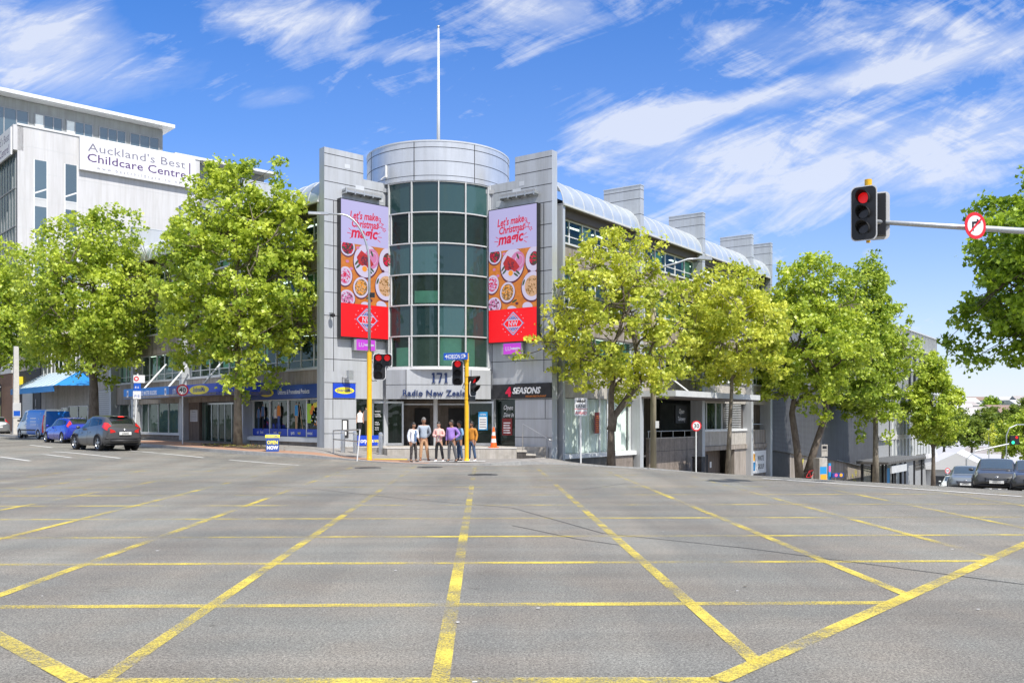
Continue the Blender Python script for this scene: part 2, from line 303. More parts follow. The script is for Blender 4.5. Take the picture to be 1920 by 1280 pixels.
# ------------------------------------------------------------------ terrain
DL = Vector((-.669, .743, 0)); DR = Vector((.581, .814, 0))
def sst(a, b, x):
    t = max(0, min(1, (x-a)/(b-a))); return t*t*(3-2*t)
def terr(x, y):
    s = (x-1)*.786+(y-36)*.618
    d = 0
    if s > -1.5:
        q = s+1.5; d = -.085*(q*q/8 if q < 4 else q-2)
        if s > 88: d = max(d, -.085*88-(s-88)*.02)
        d = max(d, -11)
    dist = math.hypot(x, y)
    if s > 150: d += sst(330, 760, dist)*26*sst(.15, .4, x/max(y, 1))+2*math.sin(x*.011)*sst(300, 600, dist)
    s2 = (x+4)*DL.x+(y-36)*DL.y
    lf = 0
    if s2 > 0 and s < 10: lf = (.31*sst(0, 14, s2)+.005*min(max(0, s2-14), 60))*sst(10, 0, s)
    return d+lf
def ray(px, py, zoff=0):      # where the line of sight through a photo pixel meets the ground (used to survey positions)
    a = (px-960)/F0; b = (HZ-py)/F0; y = 3.0
    while y < 900:
        if HF+b*y <= terr(a*y, y)+zoff: return Vector((a*y, y, terr(a*y, y)))
        y += .04 if y < 60 else .3
    return Vector((a*y, y, terr(a*y, y)))
def at(px, y, dz=0): x = (px-960)/F0*y; return Vector((x, y, terr(x, y)+dz))
def zat(py, y): return HF+(HZ-py)/F0*y

# ------------------------------------------------------------------ mesh helpers
def thing(name, label, cat, loc=(0, 0, 0), rotz=0, group=None):
    o = bpy.data.objects.new(name, None); COL.objects.link(o); o.location = loc; o.rotation_euler = (0, 0, rotz); o.empty_display_size = .3
    o['label'] = label; o['category'] = cat
    if group: o['group'] = group
    return o
def tag(o, label=None, cat=None, group=None, kind=None):
    if label: o['label'] = label
    if cat: o['category'] = cat
    if group: o['group'] = group
    if kind: o['kind'] = kind
    return o
def worldloc(p):
    v = Vector((0, 0, 0))
    while p is not None: v = v+Vector(p.location); p = p.parent
    return v
class Fr:      # a vertical working frame: u = viewer's right, n = outward, z = up
    def __init__(s, o, u, z=0): s.o = Vector((o[0], o[1], 0)); s.u = Vector((u[0], u[1], 0)).normalized(); s.n = Vector((s.u.y, -s.u.x, 0)); s.z0 = z
    def p(s, u, n, z): q = s.o+s.u*u+s.n*n; return Vector((q.x, q.y, z+s.z0))
ID = Fr((0, 0), (1, 0))
class MB:
    def __init__(s): s.v = []; s.f = []; s.m = []; s.ms = []
    def mi(s, m):
        if m not in s.ms: s.ms.append(m)
        return s.ms.index(m)
    def poly(s, pts, m): b = len(s.v); s.v += [tuple(p) for p in pts]; s.f.append(tuple(range(b, b+len(pts)))); s.m.append(s.mi(m)); return s
    def mesh(s, vs, fs, m): b = len(s.v); s.v += [tuple(p) for p in vs]; s.f += [tuple(b+i for i in f) for f in fs]; k = s.mi(m); s.m += [k]*len(fs); return s
    def box(s, fr, u0, u1, n0, n1, z0, z1, m):
        if u0 > u1: u0, u1 = u1, u0
        if n0 > n1: n0, n1 = n1, n0
        P = [fr.p(u, n, z) for z in (z0, z1) for n in (n0, n1) for u in (u0, u1)]
        return s.mesh(P, [(0, 1, 3, 2)[::1], (4, 6, 7, 5), (2, 3, 7, 6), (0, 4, 5, 1), (0, 2, 6, 4), (1, 5, 7, 3)], m)
    def rect(s, fr, u0, u1, z0, z1, n, m): return s.poly([fr.p(u0, n, z0), fr.p(u1, n, z0), fr.p(u1, n, z1), fr.p(u0, n, z1)], m)
    def shape(s, fr, pts, n, m): return s.poly([fr.p(u, n, z) for u, z in pts], m)
    def ell(s, fr, cu, cz, ru, rz, n, m, k=28, rot=0):
        P = []
        for i in range(k):
            a = 2*math.pi*i/k; x, y = ru*math.cos(a), rz*math.sin(a)
            P.append((cu+x*math.cos(rot)-y*math.sin(rot), cz+x*math.sin(rot)+y*math.cos(rot)))
        return s.shape(fr, P, n, m)
    def ring(s, fr, cu, cz, r0, r1, n, m, k=32):
        for i in range(k):
            a, b = 2*math.pi*i/k, 2*math.pi*(i+1)/k
            s.shape(fr, [(cu+r0*math.cos(a), cz+r0*math.sin(a)), (cu+r1*math.cos(a), cz+r1*math.sin(a)), (cu+r1*math.cos(b), cz+r1*math.sin(b)), (cu+r0*math.cos(b), cz+r0*math.sin(b))], n, m)
        return s
    def line(s, fr, u0, z0, u1, z1, w, n, m):
        dx, dz = u1-u0, z1-z0; L = math.hypot(dx, dz); a, b = -dz/L*w/2, dx/L*w/2
        return s.shape(fr, [(u0-a, z0-b), (u1-a, z1-b), (u1+a, z1+b), (u0+a, z0+b)], n, m)
    def prism(s, fr, pts, n0, n1, m):
        k = len(pts); A = [fr.p(u, n1, z) for u, z in pts]; B = [fr.p(u, n0, z) for u, z in pts]
        s.mesh(A+B, [tuple(range(k)), tuple(range(2*k-1, k-1, -1))]+[(i, i+k, (i+1) % k+k, (i+1) % k) for i in range(k)], m); return s
    def plan(s, pts, z0, z1, m):      # extruded plan polygon
        k = len(pts); A = [(p[0], p[1], z0) for p in pts]; B = [(p[0], p[1], z1) for p in pts]
        return s.mesh(A+B, [tuple(range(k))[::-1], tuple(range(k, 2*k))]+[(i, (i+1) % k, (i+1) % k+k, i+k) for i in range(k)], m)
    def tube(s, path, rad, m, k=10, cap=True):
        path = [Vector(p) for p in path]; rad = rad if isinstance(rad, (list, tuple)) else [rad]*len(path); b = len(s.v); n = len(path); ref = None
        for i, p in enumerate(path):
            d = (path[min(i+1, n-1)]-path[max(i-1, 0)]).normalized()
            if ref is None: ref = Vector((1, 0, 0)) if abs(d.x) < .8 else Vector((0, 1, 0))
            a = (ref-d*ref.dot(d)).normalized(); c = d.cross(a); ref = a
            for j in range(k): t = 2*math.pi*j/k; s.v.append(tuple(p+(a*math.cos(t)+c*math.sin(t))*rad[i]))
        q = s.mi(m)
        for i in range(n-1):
            for j in range(k): s.f.append((b+i*k+j, b+i*k+(j+1) % k, b+(i+1)*k+(j+1) % k, b+(i+1)*k+j)); s.m.append(q)
        if cap: s.f += [tuple(b+j for j in range(k))[::-1], tuple(b+(n-1)*k+j for j in range(k))]; s.m += [q, q]
        return s
    def lathe(s, c, prof, m, k=20, axis='z', fr=None):
        b = len(s.v); c = Vector(c)
        for r, h in prof:
            for j in range(k):
                t = 2*math.pi*j/k; a, d = r*math.cos(t), r*math.sin(t)
                v = Vector((a, d, h)) if axis == 'z' else (Vector((h, a, d)) if axis == 'x' else Vector((a, h, d)))
                s.v.append(tuple(c+v))
        q = s.mi(m)
        for i in range(len(prof)-1):
            for j in range(k): s.f.append((b+i*k+j, b+i*k+(j+1) % k, b+(i+1)*k+(j+1) % k, b+(i+1)*k+j)); s.m.append(q)
        return s
    def sph(s, c, r, m, k=12, h=8):
        rx, ry, rz = r if isinstance(r, tuple) else (r, r, r); V = []; Fc = []
        for i in range(h+1):
            a = math.pi*i/h
            for j in range(k): t = 2*math.pi*j/k; V.append((c[0]+rx*math.sin(a)*math.cos(t), c[1]+ry*math.sin(a)*math.sin(t), c[2]-rz*math.cos(a)))
        for i in range(h):
            for j in range(k): Fc.append((i*k+j, i*k+(j+1) % k, (i+1)*k+(j+1) % k, (i+1)*k+j))
        return s.mesh(V, Fc, m)
    def text(s, fr, txt, u, z, size, n, m, shear=0, bold=0, sx=1, align='CENTER', extr=0, rot=0, sp=1):
        c = bpy.data.curves.new('t', 'FONT'); c.body = txt; c.size = 1; c.align_x = align; c.shear = shear; c.offset = bold; c.resolution_u = 2; c.space_character = sp; c.extrude = extr/size
        o = bpy.data.objects.new('t', c); COL.objects.link(o); dg = bpy.context.evaluated_depsgraph_get(); me = bpy.data.meshes.new_from_object(o.evaluated_get(dg))
        cr, sr = math.cos(rot), math.sin(rot)
        V = []
        for v in me.vertices:
            a, b = v.co.x*size*sx, v.co.y*size
            V.append(fr.p(u+a*cr-b*sr, n+v.co.z*size+extr, z+a*sr+b*cr))
        s.mesh(V, [tuple(p.vertices) for p in me.polygons], m)
        bpy.data.objects.remove(o); bpy.data.curves.remove(c); bpy.data.meshes.remove(me); return s
    def build(s, name, parent=None, smooth=False, local=False, recalc=False, merge=0):
        me = bpy.data.meshes.new(name); off = Vector((0, 0, 0)) if local else worldloc(parent)
        me.from_pydata([tuple(Vector(v)-off) for v in s.v] if off.length > 0 else s.v, [], s.f)
        for x in s.ms: me.materials.append(M[x])
        me.polygons.foreach_set('material_index', s.m)
        if merge or recalc:
            bm = bmesh.new(); bm.from_mesh(me)
            if merge: bmesh.ops.remove_doubles(bm, verts=bm.verts, dist=merge)
            if recalc: bmesh.ops.recalc_face_normals(bm, faces=bm.faces)
            bm.to_mesh(me); bm.free()
        if smooth:
            me.polygons.foreach_set('use_smooth', [True]*len(me.polygons))
            if smooth != 'all': me.set_sharp_from_angle(angle=R(40))
        me.update()
        o = bpy.data.objects.new(name, me); COL.objects.link(o); o.parent = parent; return o
def copy_tree(o, parent=None):
    c = o.copy(); COL.objects.link(c); c.parent = parent
    for ch in list(o.children): copy_tree(ch, c)
    return c
# ================================================================== SETTING
rnd = random.Random(5)
def grid_mesh(xs, ys, mt, name, dz=0):
    xs, ys = list(xs), list(ys); V = [(x, y, terr(x, y)+dz) for y in ys for x in xs]; k = len(xs)
    b = MB(); b.mesh(V, [(j*k+i, j*k+i+1, (j+1)*k+i+1, (j+1)*k+i) for j in range(len(ys)-1) for i in range(k-1)], mt); return b.build(name, smooth='all')
xs = [-3000, -1500, -700, -400, -200, -120]+list(range(-100, 150, 4))+list(range(150, 800, 25))+[900, 1200, 1800, 3000]
ys = [-1500, -600, -200, -80, -30, -10]+list(range(-4, 160, 4))+list(range(160, 1000, 25))+[1200, 1600, 2500, 4500]
grid_mesh(xs, ys, 'hill', 'ground', -.12)['kind'] = 'structure'
grid_mesh([x*1.0 for x in range(-100, 110)], [y*1.0 for y in range(-25, 150)], 'asphalt', 'road')['kind'] = 'structure'

def ribbon(b, p, q, wd, mt, dz=.004, step=.7):
    p, q = Vector((p[0], p[1], 0)), Vector((q[0], q[1], 0)); d = (q-p); L = d.length; d.normalize(); n = Vector((-d.y, d.x, 0))*wd/2; k = max(1, int(L/step)); V = []
    for i in range(k+1):
        c = p+d*L*i/k
        for sg in (-1, 1): x, y = (c+n*sg).xy; V.append((x, y, terr(x, y)+dz))
    b.mesh(V, [(2*i, 2*i+1, 2*i+3, 2*i+2) for i in range(k)], mt)
POLY = [(-2.8, 5.95), (1.34, 5.97), (11.2, 17.4), (12.2, 20), (7.3, 26.6), (-.5, 34), (-7, 34.3), (-22, 25.2)]
def clip(p, d):
    ts = []
    for i in range(len(POLY)):
        a, b = POLY[i], POLY[(i+1) % len(POLY)]; ex, ey = b[0]-a[0], b[1]-a[1]; den = d[0]*ey-d[1]*ex
        if abs(den) < 1e-9: continue
        t = ((a[0]-p[0])*ey-(a[1]-p[1])*ex)/den; s = ((a[0]-p[0])*d[1]-(a[1]-p[1])*d[0])/den
        if 0 <= s <= 1: ts.append(t)
    return (min(ts), max(ts)) if len(ts) > 1 else None
b = MB(); dh = Vector((1, .024, 0)).normalized(); dv = Vector((-.032, 1, 0)).normalized()
for k in range(1, 12):
    p = (0, 5.98+2.47*k); c = clip(p, dh)
    if c: ribbon(b, (p[0]+dh.x*c[0], p[1]+dh.y*c[0]), (p[0]+dh.x*c[1], p[1]+dh.y*c[1]), .145, 'yellow_line')
for k in range(-8, 6):
    p = (-.64+2.2*k, 11.3); c = clip(p, dv)
    if c: ribbon(b, (p[0]+dv.x*c[0], p[1]+dv.y*c[0]), (p[0]+dv.x*c[1], p[1]+dv.y*c[1]), .125, 'yellow_line', .006)
for p, q in ((POLY[0], POLY[1]), (POLY[1], POLY[2]), (POLY[7], POLY[0])): ribbon(b, p, q, .15, 'yellow_line', .008)
b.build('yellow_box_marking')['kind'] = 'structure'
b = MB()
for p, q in (((100, 846.5), (225, 859)), ((75, 851), (133, 858)), ((0, 856.5), (56, 864)), ((55, 834), (98, 839)), ((242, 845), (382, 858)), ((430, 862), (560, 872)), ((1430, 897), (1915, 931)), ((1600, 893), (1700, 899)), ((-60, 845), (-5, 852))):
    ribbon(b, ray(*p).xy, ray(*q).xy, .13, 'white_worn', .01)
b.build('white_lane_marking')['kind'] = 'structure'
b = MB()
for path in ([(0, 886), (180, 894), (420, 905), (600, 918), (760, 935), (960, 952), (1130, 1000), (1400, 1028), (1920, 1096)], [(1010, 912), (1090, 918), (1180, 905)], [(960, 985), (1080, 1010), (1160, 1022)]):
    P = [ray(*q) for q in path]
    for i in range(len(P)-1): ribbon(b, P[i].xy, P[i+1].xy, .022, 'seam', .004)
b.build('asphalt_seams')['kind'] = 'structure'
rr = random.Random(8); b = MB()
for i in range(55):
    y = 5+22*rr.random()**1.3; x = rr.uniform(-.55, .55)*y; a = rr.uniform(0, 6.3); s = rr.uniform(.010, .022)
    P = [(x+s*math.cos(a+t)*rr.uniform(.6, 1.3), y+s*math.sin(a+t)*rr.uniform(.6, 1.3), terr(x, y)+.014) for t in (0, 1.3, 2.5, 3.8, 5)]
    b.poly(P, 'white_line' if rr.random() < .55 else 'soil')
tag(b.build('fallen_leaves'), 'tiny pale scraps and leaves scattered on the asphalt', 'litter', kind='stuff')

# pavement with kerb round the corner block
LF = Fr((-8.9, 43.6), (.669, -.743)); RF = Fr((2.2, 44.2), (.581, .814))
WL = Fr((-8.8, 43.0), (.743, .669)); WRo = Vector((1.9, 43.5, 0))+Vector((-.814, .581, 0))*3.6
WR = Fr((WRo.x, WRo.y), (.814, -.581))
DC = Vector((-3.85, 48.0, 0)); ROT = R(4.8)      # drum centre
kerb = [ray(*q) for q in ((-160, 809), (-60, 814), (40, 820), (130, 826.5), (200, 831), (280, 837), (340, 842), (400, 847), (460, 851), (520, 854.5), (580, 858), (640, 861.5), (700, 865), (750, 868), (800, 870), (860, 871.5), (920, 872), (970, 871))]
kr = [RF.p(t, 4.0, 0) for t in (1.2, 3.5, 7, 11, 15, 20, 26, 32, 40, 48, 56, 64, 74, 86, 100, 112)]
kerb = [Vector((k.x, k.y, 0)) for k in kerb]+kr
def inner(i):
    # matching point on the building line
    if i < 18:
        k = kerb[i]; t = (k-LF.o).dot(-LF.u); t = max(-1.0, t)
        if i <= 10: q = LF.p(-max(t, 0), -.4, 0)
        else:
            f = (i-10)/7; q = WL.p(0, -.3, 0).lerp(WR.p(3.6, -.3, 0), f)
        return q
    return RF.p((kerb[i]-RF.o).dot(RF.u), -.6, 0)
b = MB(); NP = len(kerb); ROWS = [0, .28, .55, 1.0]
grid = []
for i in range(NP):
    k, q = kerb[i], inner(i); zk = terr(k.x, k.y)+(.025 if 12 <= i <= 15 else (.08 if i in (11, 16) else .14))
    lead = sst(17, 22, i)
    zi = terr(q.x, q.y)+(.16 if i > 19 or i < 14 else .02)
    if i <= 11: zi = max(.43, terr(q.x, q.y)+.12)
    elif i < 14: zi = (.36, .22)[i-12]
    row = []
    for r in ROWS:
        c = k.lerp(q, r); z = zk+(zi-zk)*(r*.9 if i > 17 or i < 11 else max(0, r-.35)/.65*.5); row.append(Vector((c.x, c.y, z)))
    grid.append(row)
for i in range(NP-1):
    for j in range(3):
        mt = 'paving' if not (3 < i < 14 and j in (0, 1)) else ('paving_red' if (j == 0 or i < 7) else 'paving')
        b.poly([grid[i][j], grid[i+1][j], grid[i+1][j+1], grid[i][j+1]], mt)
pv = b.build('pavement', smooth=False, merge=.001, recalc=True); pv['kind'] = 'structure'
b = MB()
for i in range(NP-1):
    a, c = kerb[i], kerb[i+1]; nn_ = []
    for q_ in (i, i+1): d = (kerb[min(q_+1, NP-1)]-kerb[max(q_-1, 0)]).normalized(); nn_.append(Vector((d.y, -d.x, 0)))
    za, zc = grid[i][0].z-.14, grid[i+1][0].z-.14
    A0, C0 = a, c; A1, C1 = a+nn_[0]*.14, c+nn_[1]*.14
    P = [(A1.x, A1.y, za-.1), (C1.x, C1.y, zc-.1), (C1.x, C1.y, zc+.145), (A1.x, A1.y, za+.145), (A0.x, A0.y, za+.145), (C0.x, C0.y, zc+.145)]
    b.mesh(P, [(0, 1, 2, 3), (3, 2, 5, 4)], 'kerb')
b.build('kerb', recalc=False)['kind'] = 'structure'
def pave_z(x, y):
    p = Vector((x, y, 0)); best = None
    for i in range(NP-1):
        for j in range(3):
            for (A, B_, C_) in ((grid[i][j], grid[i+1][j], grid[i+1][j+1]), (grid[i][j], grid[i+1][j+1], grid[i][j+1])):
                d = (B_.y-C_.y)*(A.x-C_.x)+(C_.x-B_.x)*(A.y-C_.y)
                if abs(d) < 1e-9: continue
                l1 = ((B_.y-C_.y)*(x-C_.x)+(C_.x-B_.x)*(y-C_.y))/d; l2 = ((C_.y-A.y)*(x-C_.x)+(A.x-C_.x)*(y-C_.y))/d; l3 = 1-l1-l2
                if min(l1, l2, l3) >= -.001: return l1*A.z+l2*B_.z+l3*C_.z
    return terr(x, y)
# planting strip soil, tactile pads
def patch(name, cx, cy, rx, ry, ang, mt, dz, k=18, jit=.12):
    b = MB(); P = []; rr = random.Random(3)
    for i in range(k):
        a = 2*math.pi*i/k; r = 1+rr.uniform(-jit, jit); x0, y0 = rx*r*math.cos(a), ry*r*math.sin(a); x = cx+x0*math.cos(ang)-y0*math.sin(ang); y = cy+x0*math.sin(ang)+y0*math.cos(ang); P.append(Vector((x, y, pave_z(x, y)+dz)))
    c = Vector((cx, cy, pave_z(cx, cy)+dz+.03)); b.mesh(P+[c], [(i, (i+1) % k, k) for i in range(k)], mt); return b.build(name, smooth='all')
pl = LF.p(-3.4, 2.9, 0)
patch('planting_soil', pl.x, pl.y, 3.4, 1.0, math.atan2(DL.y, DL.x), 'soil', .03)['kind'] = 'structure'
rr = random.Random(4)
b = MB()
for i in range(900):
    u = rr.gauss(0, 1.7); v = rr.gauss(0, .5); q = Vector((pl.x, pl.y, 0))+DL*u+LF.n*v; z = pave_z(q.x, q.y)+.06; s = rr.uniform(.03, .075); a = rr.uniform(0, 6.3)
    b.poly([(q.x+s*math.cos(a), q.y+s*math.sin(a), z), (q.x-s*math.sin(a)*.6, q.y+s*math.cos(a)*.6, z+rr.uniform(0, .03)), (q.x-s*math.cos(a), q.y-s*math.sin(a), z), (q.x+s*math.sin(a)*.6, q.y-s*math.cos(a)*.6, z+.01)], rr.choice(['leather', 'soil', 'bark_pale', 'leaf_yellow']))
tag(b.build('leaf_litter'), 'brown leaf litter on the soil round the tree by the shop windows', 'leaf litter', kind='stuff')
b = MB()
for (px, py, wd) in ((838, 870, 1.5), (730, 864.5, .7)):
    p = ray(px, py-2); x0, y0 = p.x, p.y+.5
    z = pave_z(x0, y0)+.012
    b.poly([(x0-wd, y0-.35, pave_z(x0-wd, y0-.35)+.012), (x0+wd, y0-.35, pave_z(x0+wd, y0-.35)+.012), (x0+wd, y0+.25, pave_z(x0+wd, y0+.25)+.012), (x0-wd, y0+.25, pave_z(x0-wd, y0+.25)+.012)], 'white_line' if wd > 1 else 'tactile')
b.build('tactile_paving')['kind'] = 'structure'
for px, py, lab in ((690, 877, 'dark manhole cover in the road before the left yellow signal pole'), (806, 876, 'dark manhole cover in the road in front of the standing group'), (905, 890, 'dark manhole cover in the road below the right yellow signal pole')):
    p = ray(px, py); b = MB(); b.lathe((p.x, p.y, p.z), [(.001, .012), (.36, .012), (.40, .016), (.46, .016), (.47, .0)], 'manhole', 24)
    for k in range(-3, 4): b.box(Fr((p.x, p.y), (1, 0)), -.28, .28, k*.08-.012, k*.08+.012, p.z+.012, p.z+.018, 'manhole')
    tag(b.build('manhole_cover'), lab, 'manhole cover', 'manhole covers')

# ================================================================== CORNER BUILDING
bd = thing('office_building', 'silver panelled four storey corner office building with a round glass tower', 'building', (-3.6, 46, 0))
TOP = 14.5
STO = [(4.22, 5.95), (7.25, 8.95), (10.35, 11.6)]
def wing(F, hi0, hi1, nm):
    W = 3.6; b = MB()
    # outline with the stepped parapet
    lo = 13.35
    if hi0 == 0: pts = [(0, 4.0), (W, 4.0), (W, lo), (hi1, lo), (hi1, TOP), (0, TOP)]
    else: pts = [(0, 4.0), (W, 4.0), (W, TOP), (hi0, TOP), (hi0, lo), (0, lo)]
    b.prism(F, pts, -.45, 0, 'panel')
    w_ = b.build('wing_wall', bd); j = MB()
    zs = [4.55, 5.55, 6.6, 7.7, 8.8, 9.9, 11.0, 12.05, 12.9, 13.6, 14.2]
    for z in zs:
        if z < lo: j.box(F, 0.0, W, .0, .004, z, z+.03, 'joint')
        else: j.box(F, hi0 if hi0 else 0, W if hi0 else hi1, .0, .004, z, z+.03, 'joint')
    for u in ((.48, W-.05) if hi0 == 0 else (.05, W-.48)): j.box(F, u, u+.03, .0045, .007, 4.0, 12.05, 'joint')
    j.build('panel_joint', w_)
    b = MB()
    for (u, z, a, c) in (((1.7, 12.75, .5, .25), (3.0, 12.4, .3, .4), (1.1, 13.7, .3, .2)) if hi0 == 0 else ((1.3, 12.75, .5, .2), (1.7, 13.05, .3, .22), (.3, 12.2, .3, .3))): b = MB(); b.rect(F, u, u+a, z, z+c, .009, 'panel_light'); b.build('patch', w_)
    # ladder rack of the screen
    b = MB(); u0 = .95 if hi0 == 0 else .75
    b.box(F, u0, u0+2.1, .02, .35, 12.50, 12.58, 'galv')
    for k in range(5): b.box(F, u0+k*.5, u0+k*.5+.05, .03, .36, 12.43, 12.66, 'galv')
    b.box(F, u0, u0+2.1, .30, .34, 12.58, 12.70, 'grey_paint'); b.build('light_rack', w_)
wing(WL, 0, 2.15, 'l'); wing(WR, 1.45, 3.6, 'r')
# ground floor corner walls (left pier, right pier)
b = MB(); b.box(WL, -.0, 1.75, -.45, -.002, .36, 4.0, 'panel'); b.box(WL, 3.35, 3.6, -.45, -.002, .36, 4.0, 'panel'); pier = b.build('corner_wall', bd)
b = MB()
for z in (1.05, 1.75, 2.68, 3.45): b.box(WL, 0, 1.75, -.002, .003, z, z+.025, 'joint')
b.box(WL, .45, .475, .0035, .005, 1.75, 3.45, 'joint'); b.build('panel_joint', pier)
b = MB(); b.box(WL, 1.75, 3.35, -.45, -.004, 2.72, 4.0, 'panel'); b.build('lintel', bd)
b = MB(); b.box(WR, 1.45, 3.6, -.45, -.002, -1.2, 4.0, 'panel'); b.box(WR, 0, .2, -.45, -.002, .3, 4.0, 'panel'); b.box(WR, .2, 1.45, -.45, -.004, 2.72, 4.0, 'panel'); pier2 = b.build('corner_wall', bd)
b = MB()
for z in (.85, 1.75, 2.68, 3.45): b.box(WR, 1.45, 3.6, -.002, .003, z, z+.025, 'joint')
b.box(WR, 3.2, 3.225, .0035, .005, 1.75, 2.68, 'joint'); b.build('panel_joint', pier2)
b = MB(); b.box(WL, .95, 1.3, -.1, .03, .85, 1.72, 'black_wall'); b.rect(WL, .99, 1.2, 1.2, 1.66, .034, 'paper'); b.rect(WL, 1.03, 1.18, .98, 1.15, .034, 'paper'); b.build('cash_machine', bd)
# drum
def arc(r, a0, a1, k): return [(DC.x+r*math.sin(a), DC.y-r*math.cos(a)) for a in [ROT+a0+(a1-a0)*i/k for i in range(k+1)]]
def cyl_wall(b, r, a0, a1, z0, z1, mt, k=24, inward=False):
    P = arc(r, a0, a1, k)
    for i in range(k):
        q = [(P[i][0], P[i][1], z0), (P[i+1][0], P[i+1][1], z0), (P[i+1][0], P[i+1][1], z1), (P[i][0], P[i][1], z1)]
        b.poly(q if not inward else q[::-1], mt)
def ring_band(b, r0, r1, a0, a1, z0, z1, mt, k=24):
    P, Q = arc(r0, a0, a1, k), arc(r1, a0, a1, k); V = []
    for i in range(k+1): V += [(P[i][0], P[i][1], z0), (Q[i][0], Q[i][1], z0), (Q[i][0], Q[i][1], z1), (P[i][0], P[i][1], z1)]
    b.mesh(V, [(4*i+a, 4*i+4+a, 4*i+4+(a+1) % 4, 4*i+(a+1) % 4) for i in range(k) for a in range(4)]+[(0, 1, 2, 3), (4*k+3, 4*k+2, 4*k+1, 4*k)], mt)
HA = R(41.8); Z0, Z1 = 4.27, 13.25
b = MB(); ring_band(b, 3.45, 3.70, 0, 2*math.pi, 13.28, 15.15, 'silver', 72); ring_band(b, 3.40, 3.72, 0, 2*math.pi, 15.15, 15.22, 'panel_light', 72)
b.plan(arc(3.44, 0, 2*math.pi, 40)[:-1], 14.6, 14.7, 'grey_paint')
crown = b.build('tower_crown', bd, smooth=True, recalc=True)
b = MB(); ring_band(b, 3.703, 3.708, 0, 2*math.pi, 14.86, 14.885, 'joint', 72); ring_band(b, 3.703, 3.708, 0, 2*math.pi, 14.2, 14.225, 'joint', 72); ring_band(b, 3.703, 3.708, 0, 2*math.pi, 13.5, 13.52, 'joint', 72)
for a in (-66, -19, 28, 75): ring_band(b, 3.703, 3.709, R(a), R(a+.5), 13.3, 15.15, 'joint', 1)
b.build('panel_joint', crown)
rowz = [Z1-(Z1-Z0)*i/6 for i in range(7)]
for c in range(4):
    a0, a1 = -HA+2*HA*c/4, -HA+2*HA*(c+1)/4
    for r in range(6):
        mt = 'glass_spandrel' if r % 2 == 0 else 'glass'
        b = MB(); cyl_wall(b, 3.6, a0+.006, a1-.006, rowz[r+1]+.03, rowz[r]-.03, mt, 6)
        b.build('tower_pane', bd, smooth='all')
b = MB()
for r in range(7): ring_band(b, 3.56, 3.67, -HA, HA, rowz[r]-.028, rowz[r]+.028, 'pale_grey', 24)
for c in range(5):
    a = -HA+2*HA*c/4; ring_band(b, 3.55, 3.70, a-.008, a+.008, Z0, Z1, 'pale_grey', 1)
for r in (1, 3, 5): ring_band(b, 3.58, 3.66, -HA+.03, -HA+.045, rowz[r+1]+.04, rowz[r]-.04, 'white_paint', 1); ring_band(b, 3.58, 3.66, -HA/2-.045, -HA/2-.03, rowz[r+1]+.04, rowz[r]-.04, 'white_paint', 1)
b.build('tower_mullion', bd, recalc=True)
b = MB()      # fascia under the tower, faceted
fz = [(-41.8, -24), (-24, 24), (24, 41.8)]
for a0, a1 in fz: ring_band(b, 3.42, 3.86, R(a0), R(a1), 2.72, 4.14, 'panel', 1)
ring_band(b, 3.42, 3.80, -HA, HA, 4.14, 4.24, 'white_paint', 24)
fas = b.build('entrance_fascia', bd, recalc=True)
b = MB()
for a0, a1 in fz: ring_band(b, 3.861, 3.866, R(a0), R(a1), 3.40, 3.42, 'joint', 1)
for a in (-24, 24): ring_band(b, 3.84, 3.868, R(a-.2), R(a+.2), 2.72, 4.14, 'joint', 1)
b.build('panel_joint', fas)
_r = 3.86*math.cos(R(24)); dfr = Fr((DC.x+_r*math.sin(ROT), DC.y-_r*math.cos(ROT)), (math.cos(ROT), math.sin(ROT)))
b = MB()
def one(u):
    b.box(dfr, u-.045, u+.045, .0, .04, 3.53, 3.98, 'letter_blue'); b.box(dfr, u-.085, u+.085, .0, .041, 3.50, 3.53, 'letter_blue'); b.prism(dfr, [(u-.11, 3.90), (u-.045, 3.88), (u-.045, 3.98)], 0, .04, 'letter_blue')
one(-.24); one(.36); b.prism(dfr, [(-.08, 3.90), (.17, 3.90), (.17, 3.98), (-.10, 3.98), (-.10, 3.84)], 0, .04, 'letter_blue'); b.prism(dfr, [(-.01, 3.50), (.08, 3.50), (.17, 3.90), (.10, 3.90)], 0, .039, 'letter_blue')
b.text(dfr, 'Radio New Zealand', .0, 2.86, .42, .02, 'letter_blue', bold=.014, extr=.02, sx=.98, sp=1.06)
b.build('lettering', fas)
# column strips beside the drum
b = MB()
for F, u in ((WL, 3.62), (WR, -.22)): b.box(F, u, u+.2, -.6, .12, 4.2, 13.3, 'panel_light')
b.build('tower_column', bd)
# drum interior
b = MB()
for z in (4.0, 7.0, 10.0, 13.0): b.plan(arc(3.35, 0, 2*math.pi, 30)[:-1], z, z+.22, 'mid_inside')
b.build('floor_slab', bd)
b = MB(); b.box(Fr((DC.x, DC.y+2.6), (1, 0)), -3.5, 3.5, -.1, .1, .4, 13.2, 'mid_inside'); b.build('inner_wall', bd)
b = MB()
for z in (6.95, 9.95): 
    for u in (-1.5, .3): b.box(Fr((DC.x, DC.y-1.0), (.96, .28)), u, u+1.3, -.08, .08, z-.06, z-.02, 'lamp_strip')
    b.box(Fr((DC.x, DC.y-2.2), (1, -.1)), -.6, 1.2, -.06, .06, z-.6, z-.54, 'lamp_strip')
b.build('ceiling_light', bd)
b = MB(); cyl_wall(b, 3.3, -HA/2, .0, 7.4, 8.0, 'blind_green', 6); cyl_wall(b, 3.3, 0.02, HA/2, 9.9, 10.2, 'blind_green', 5)
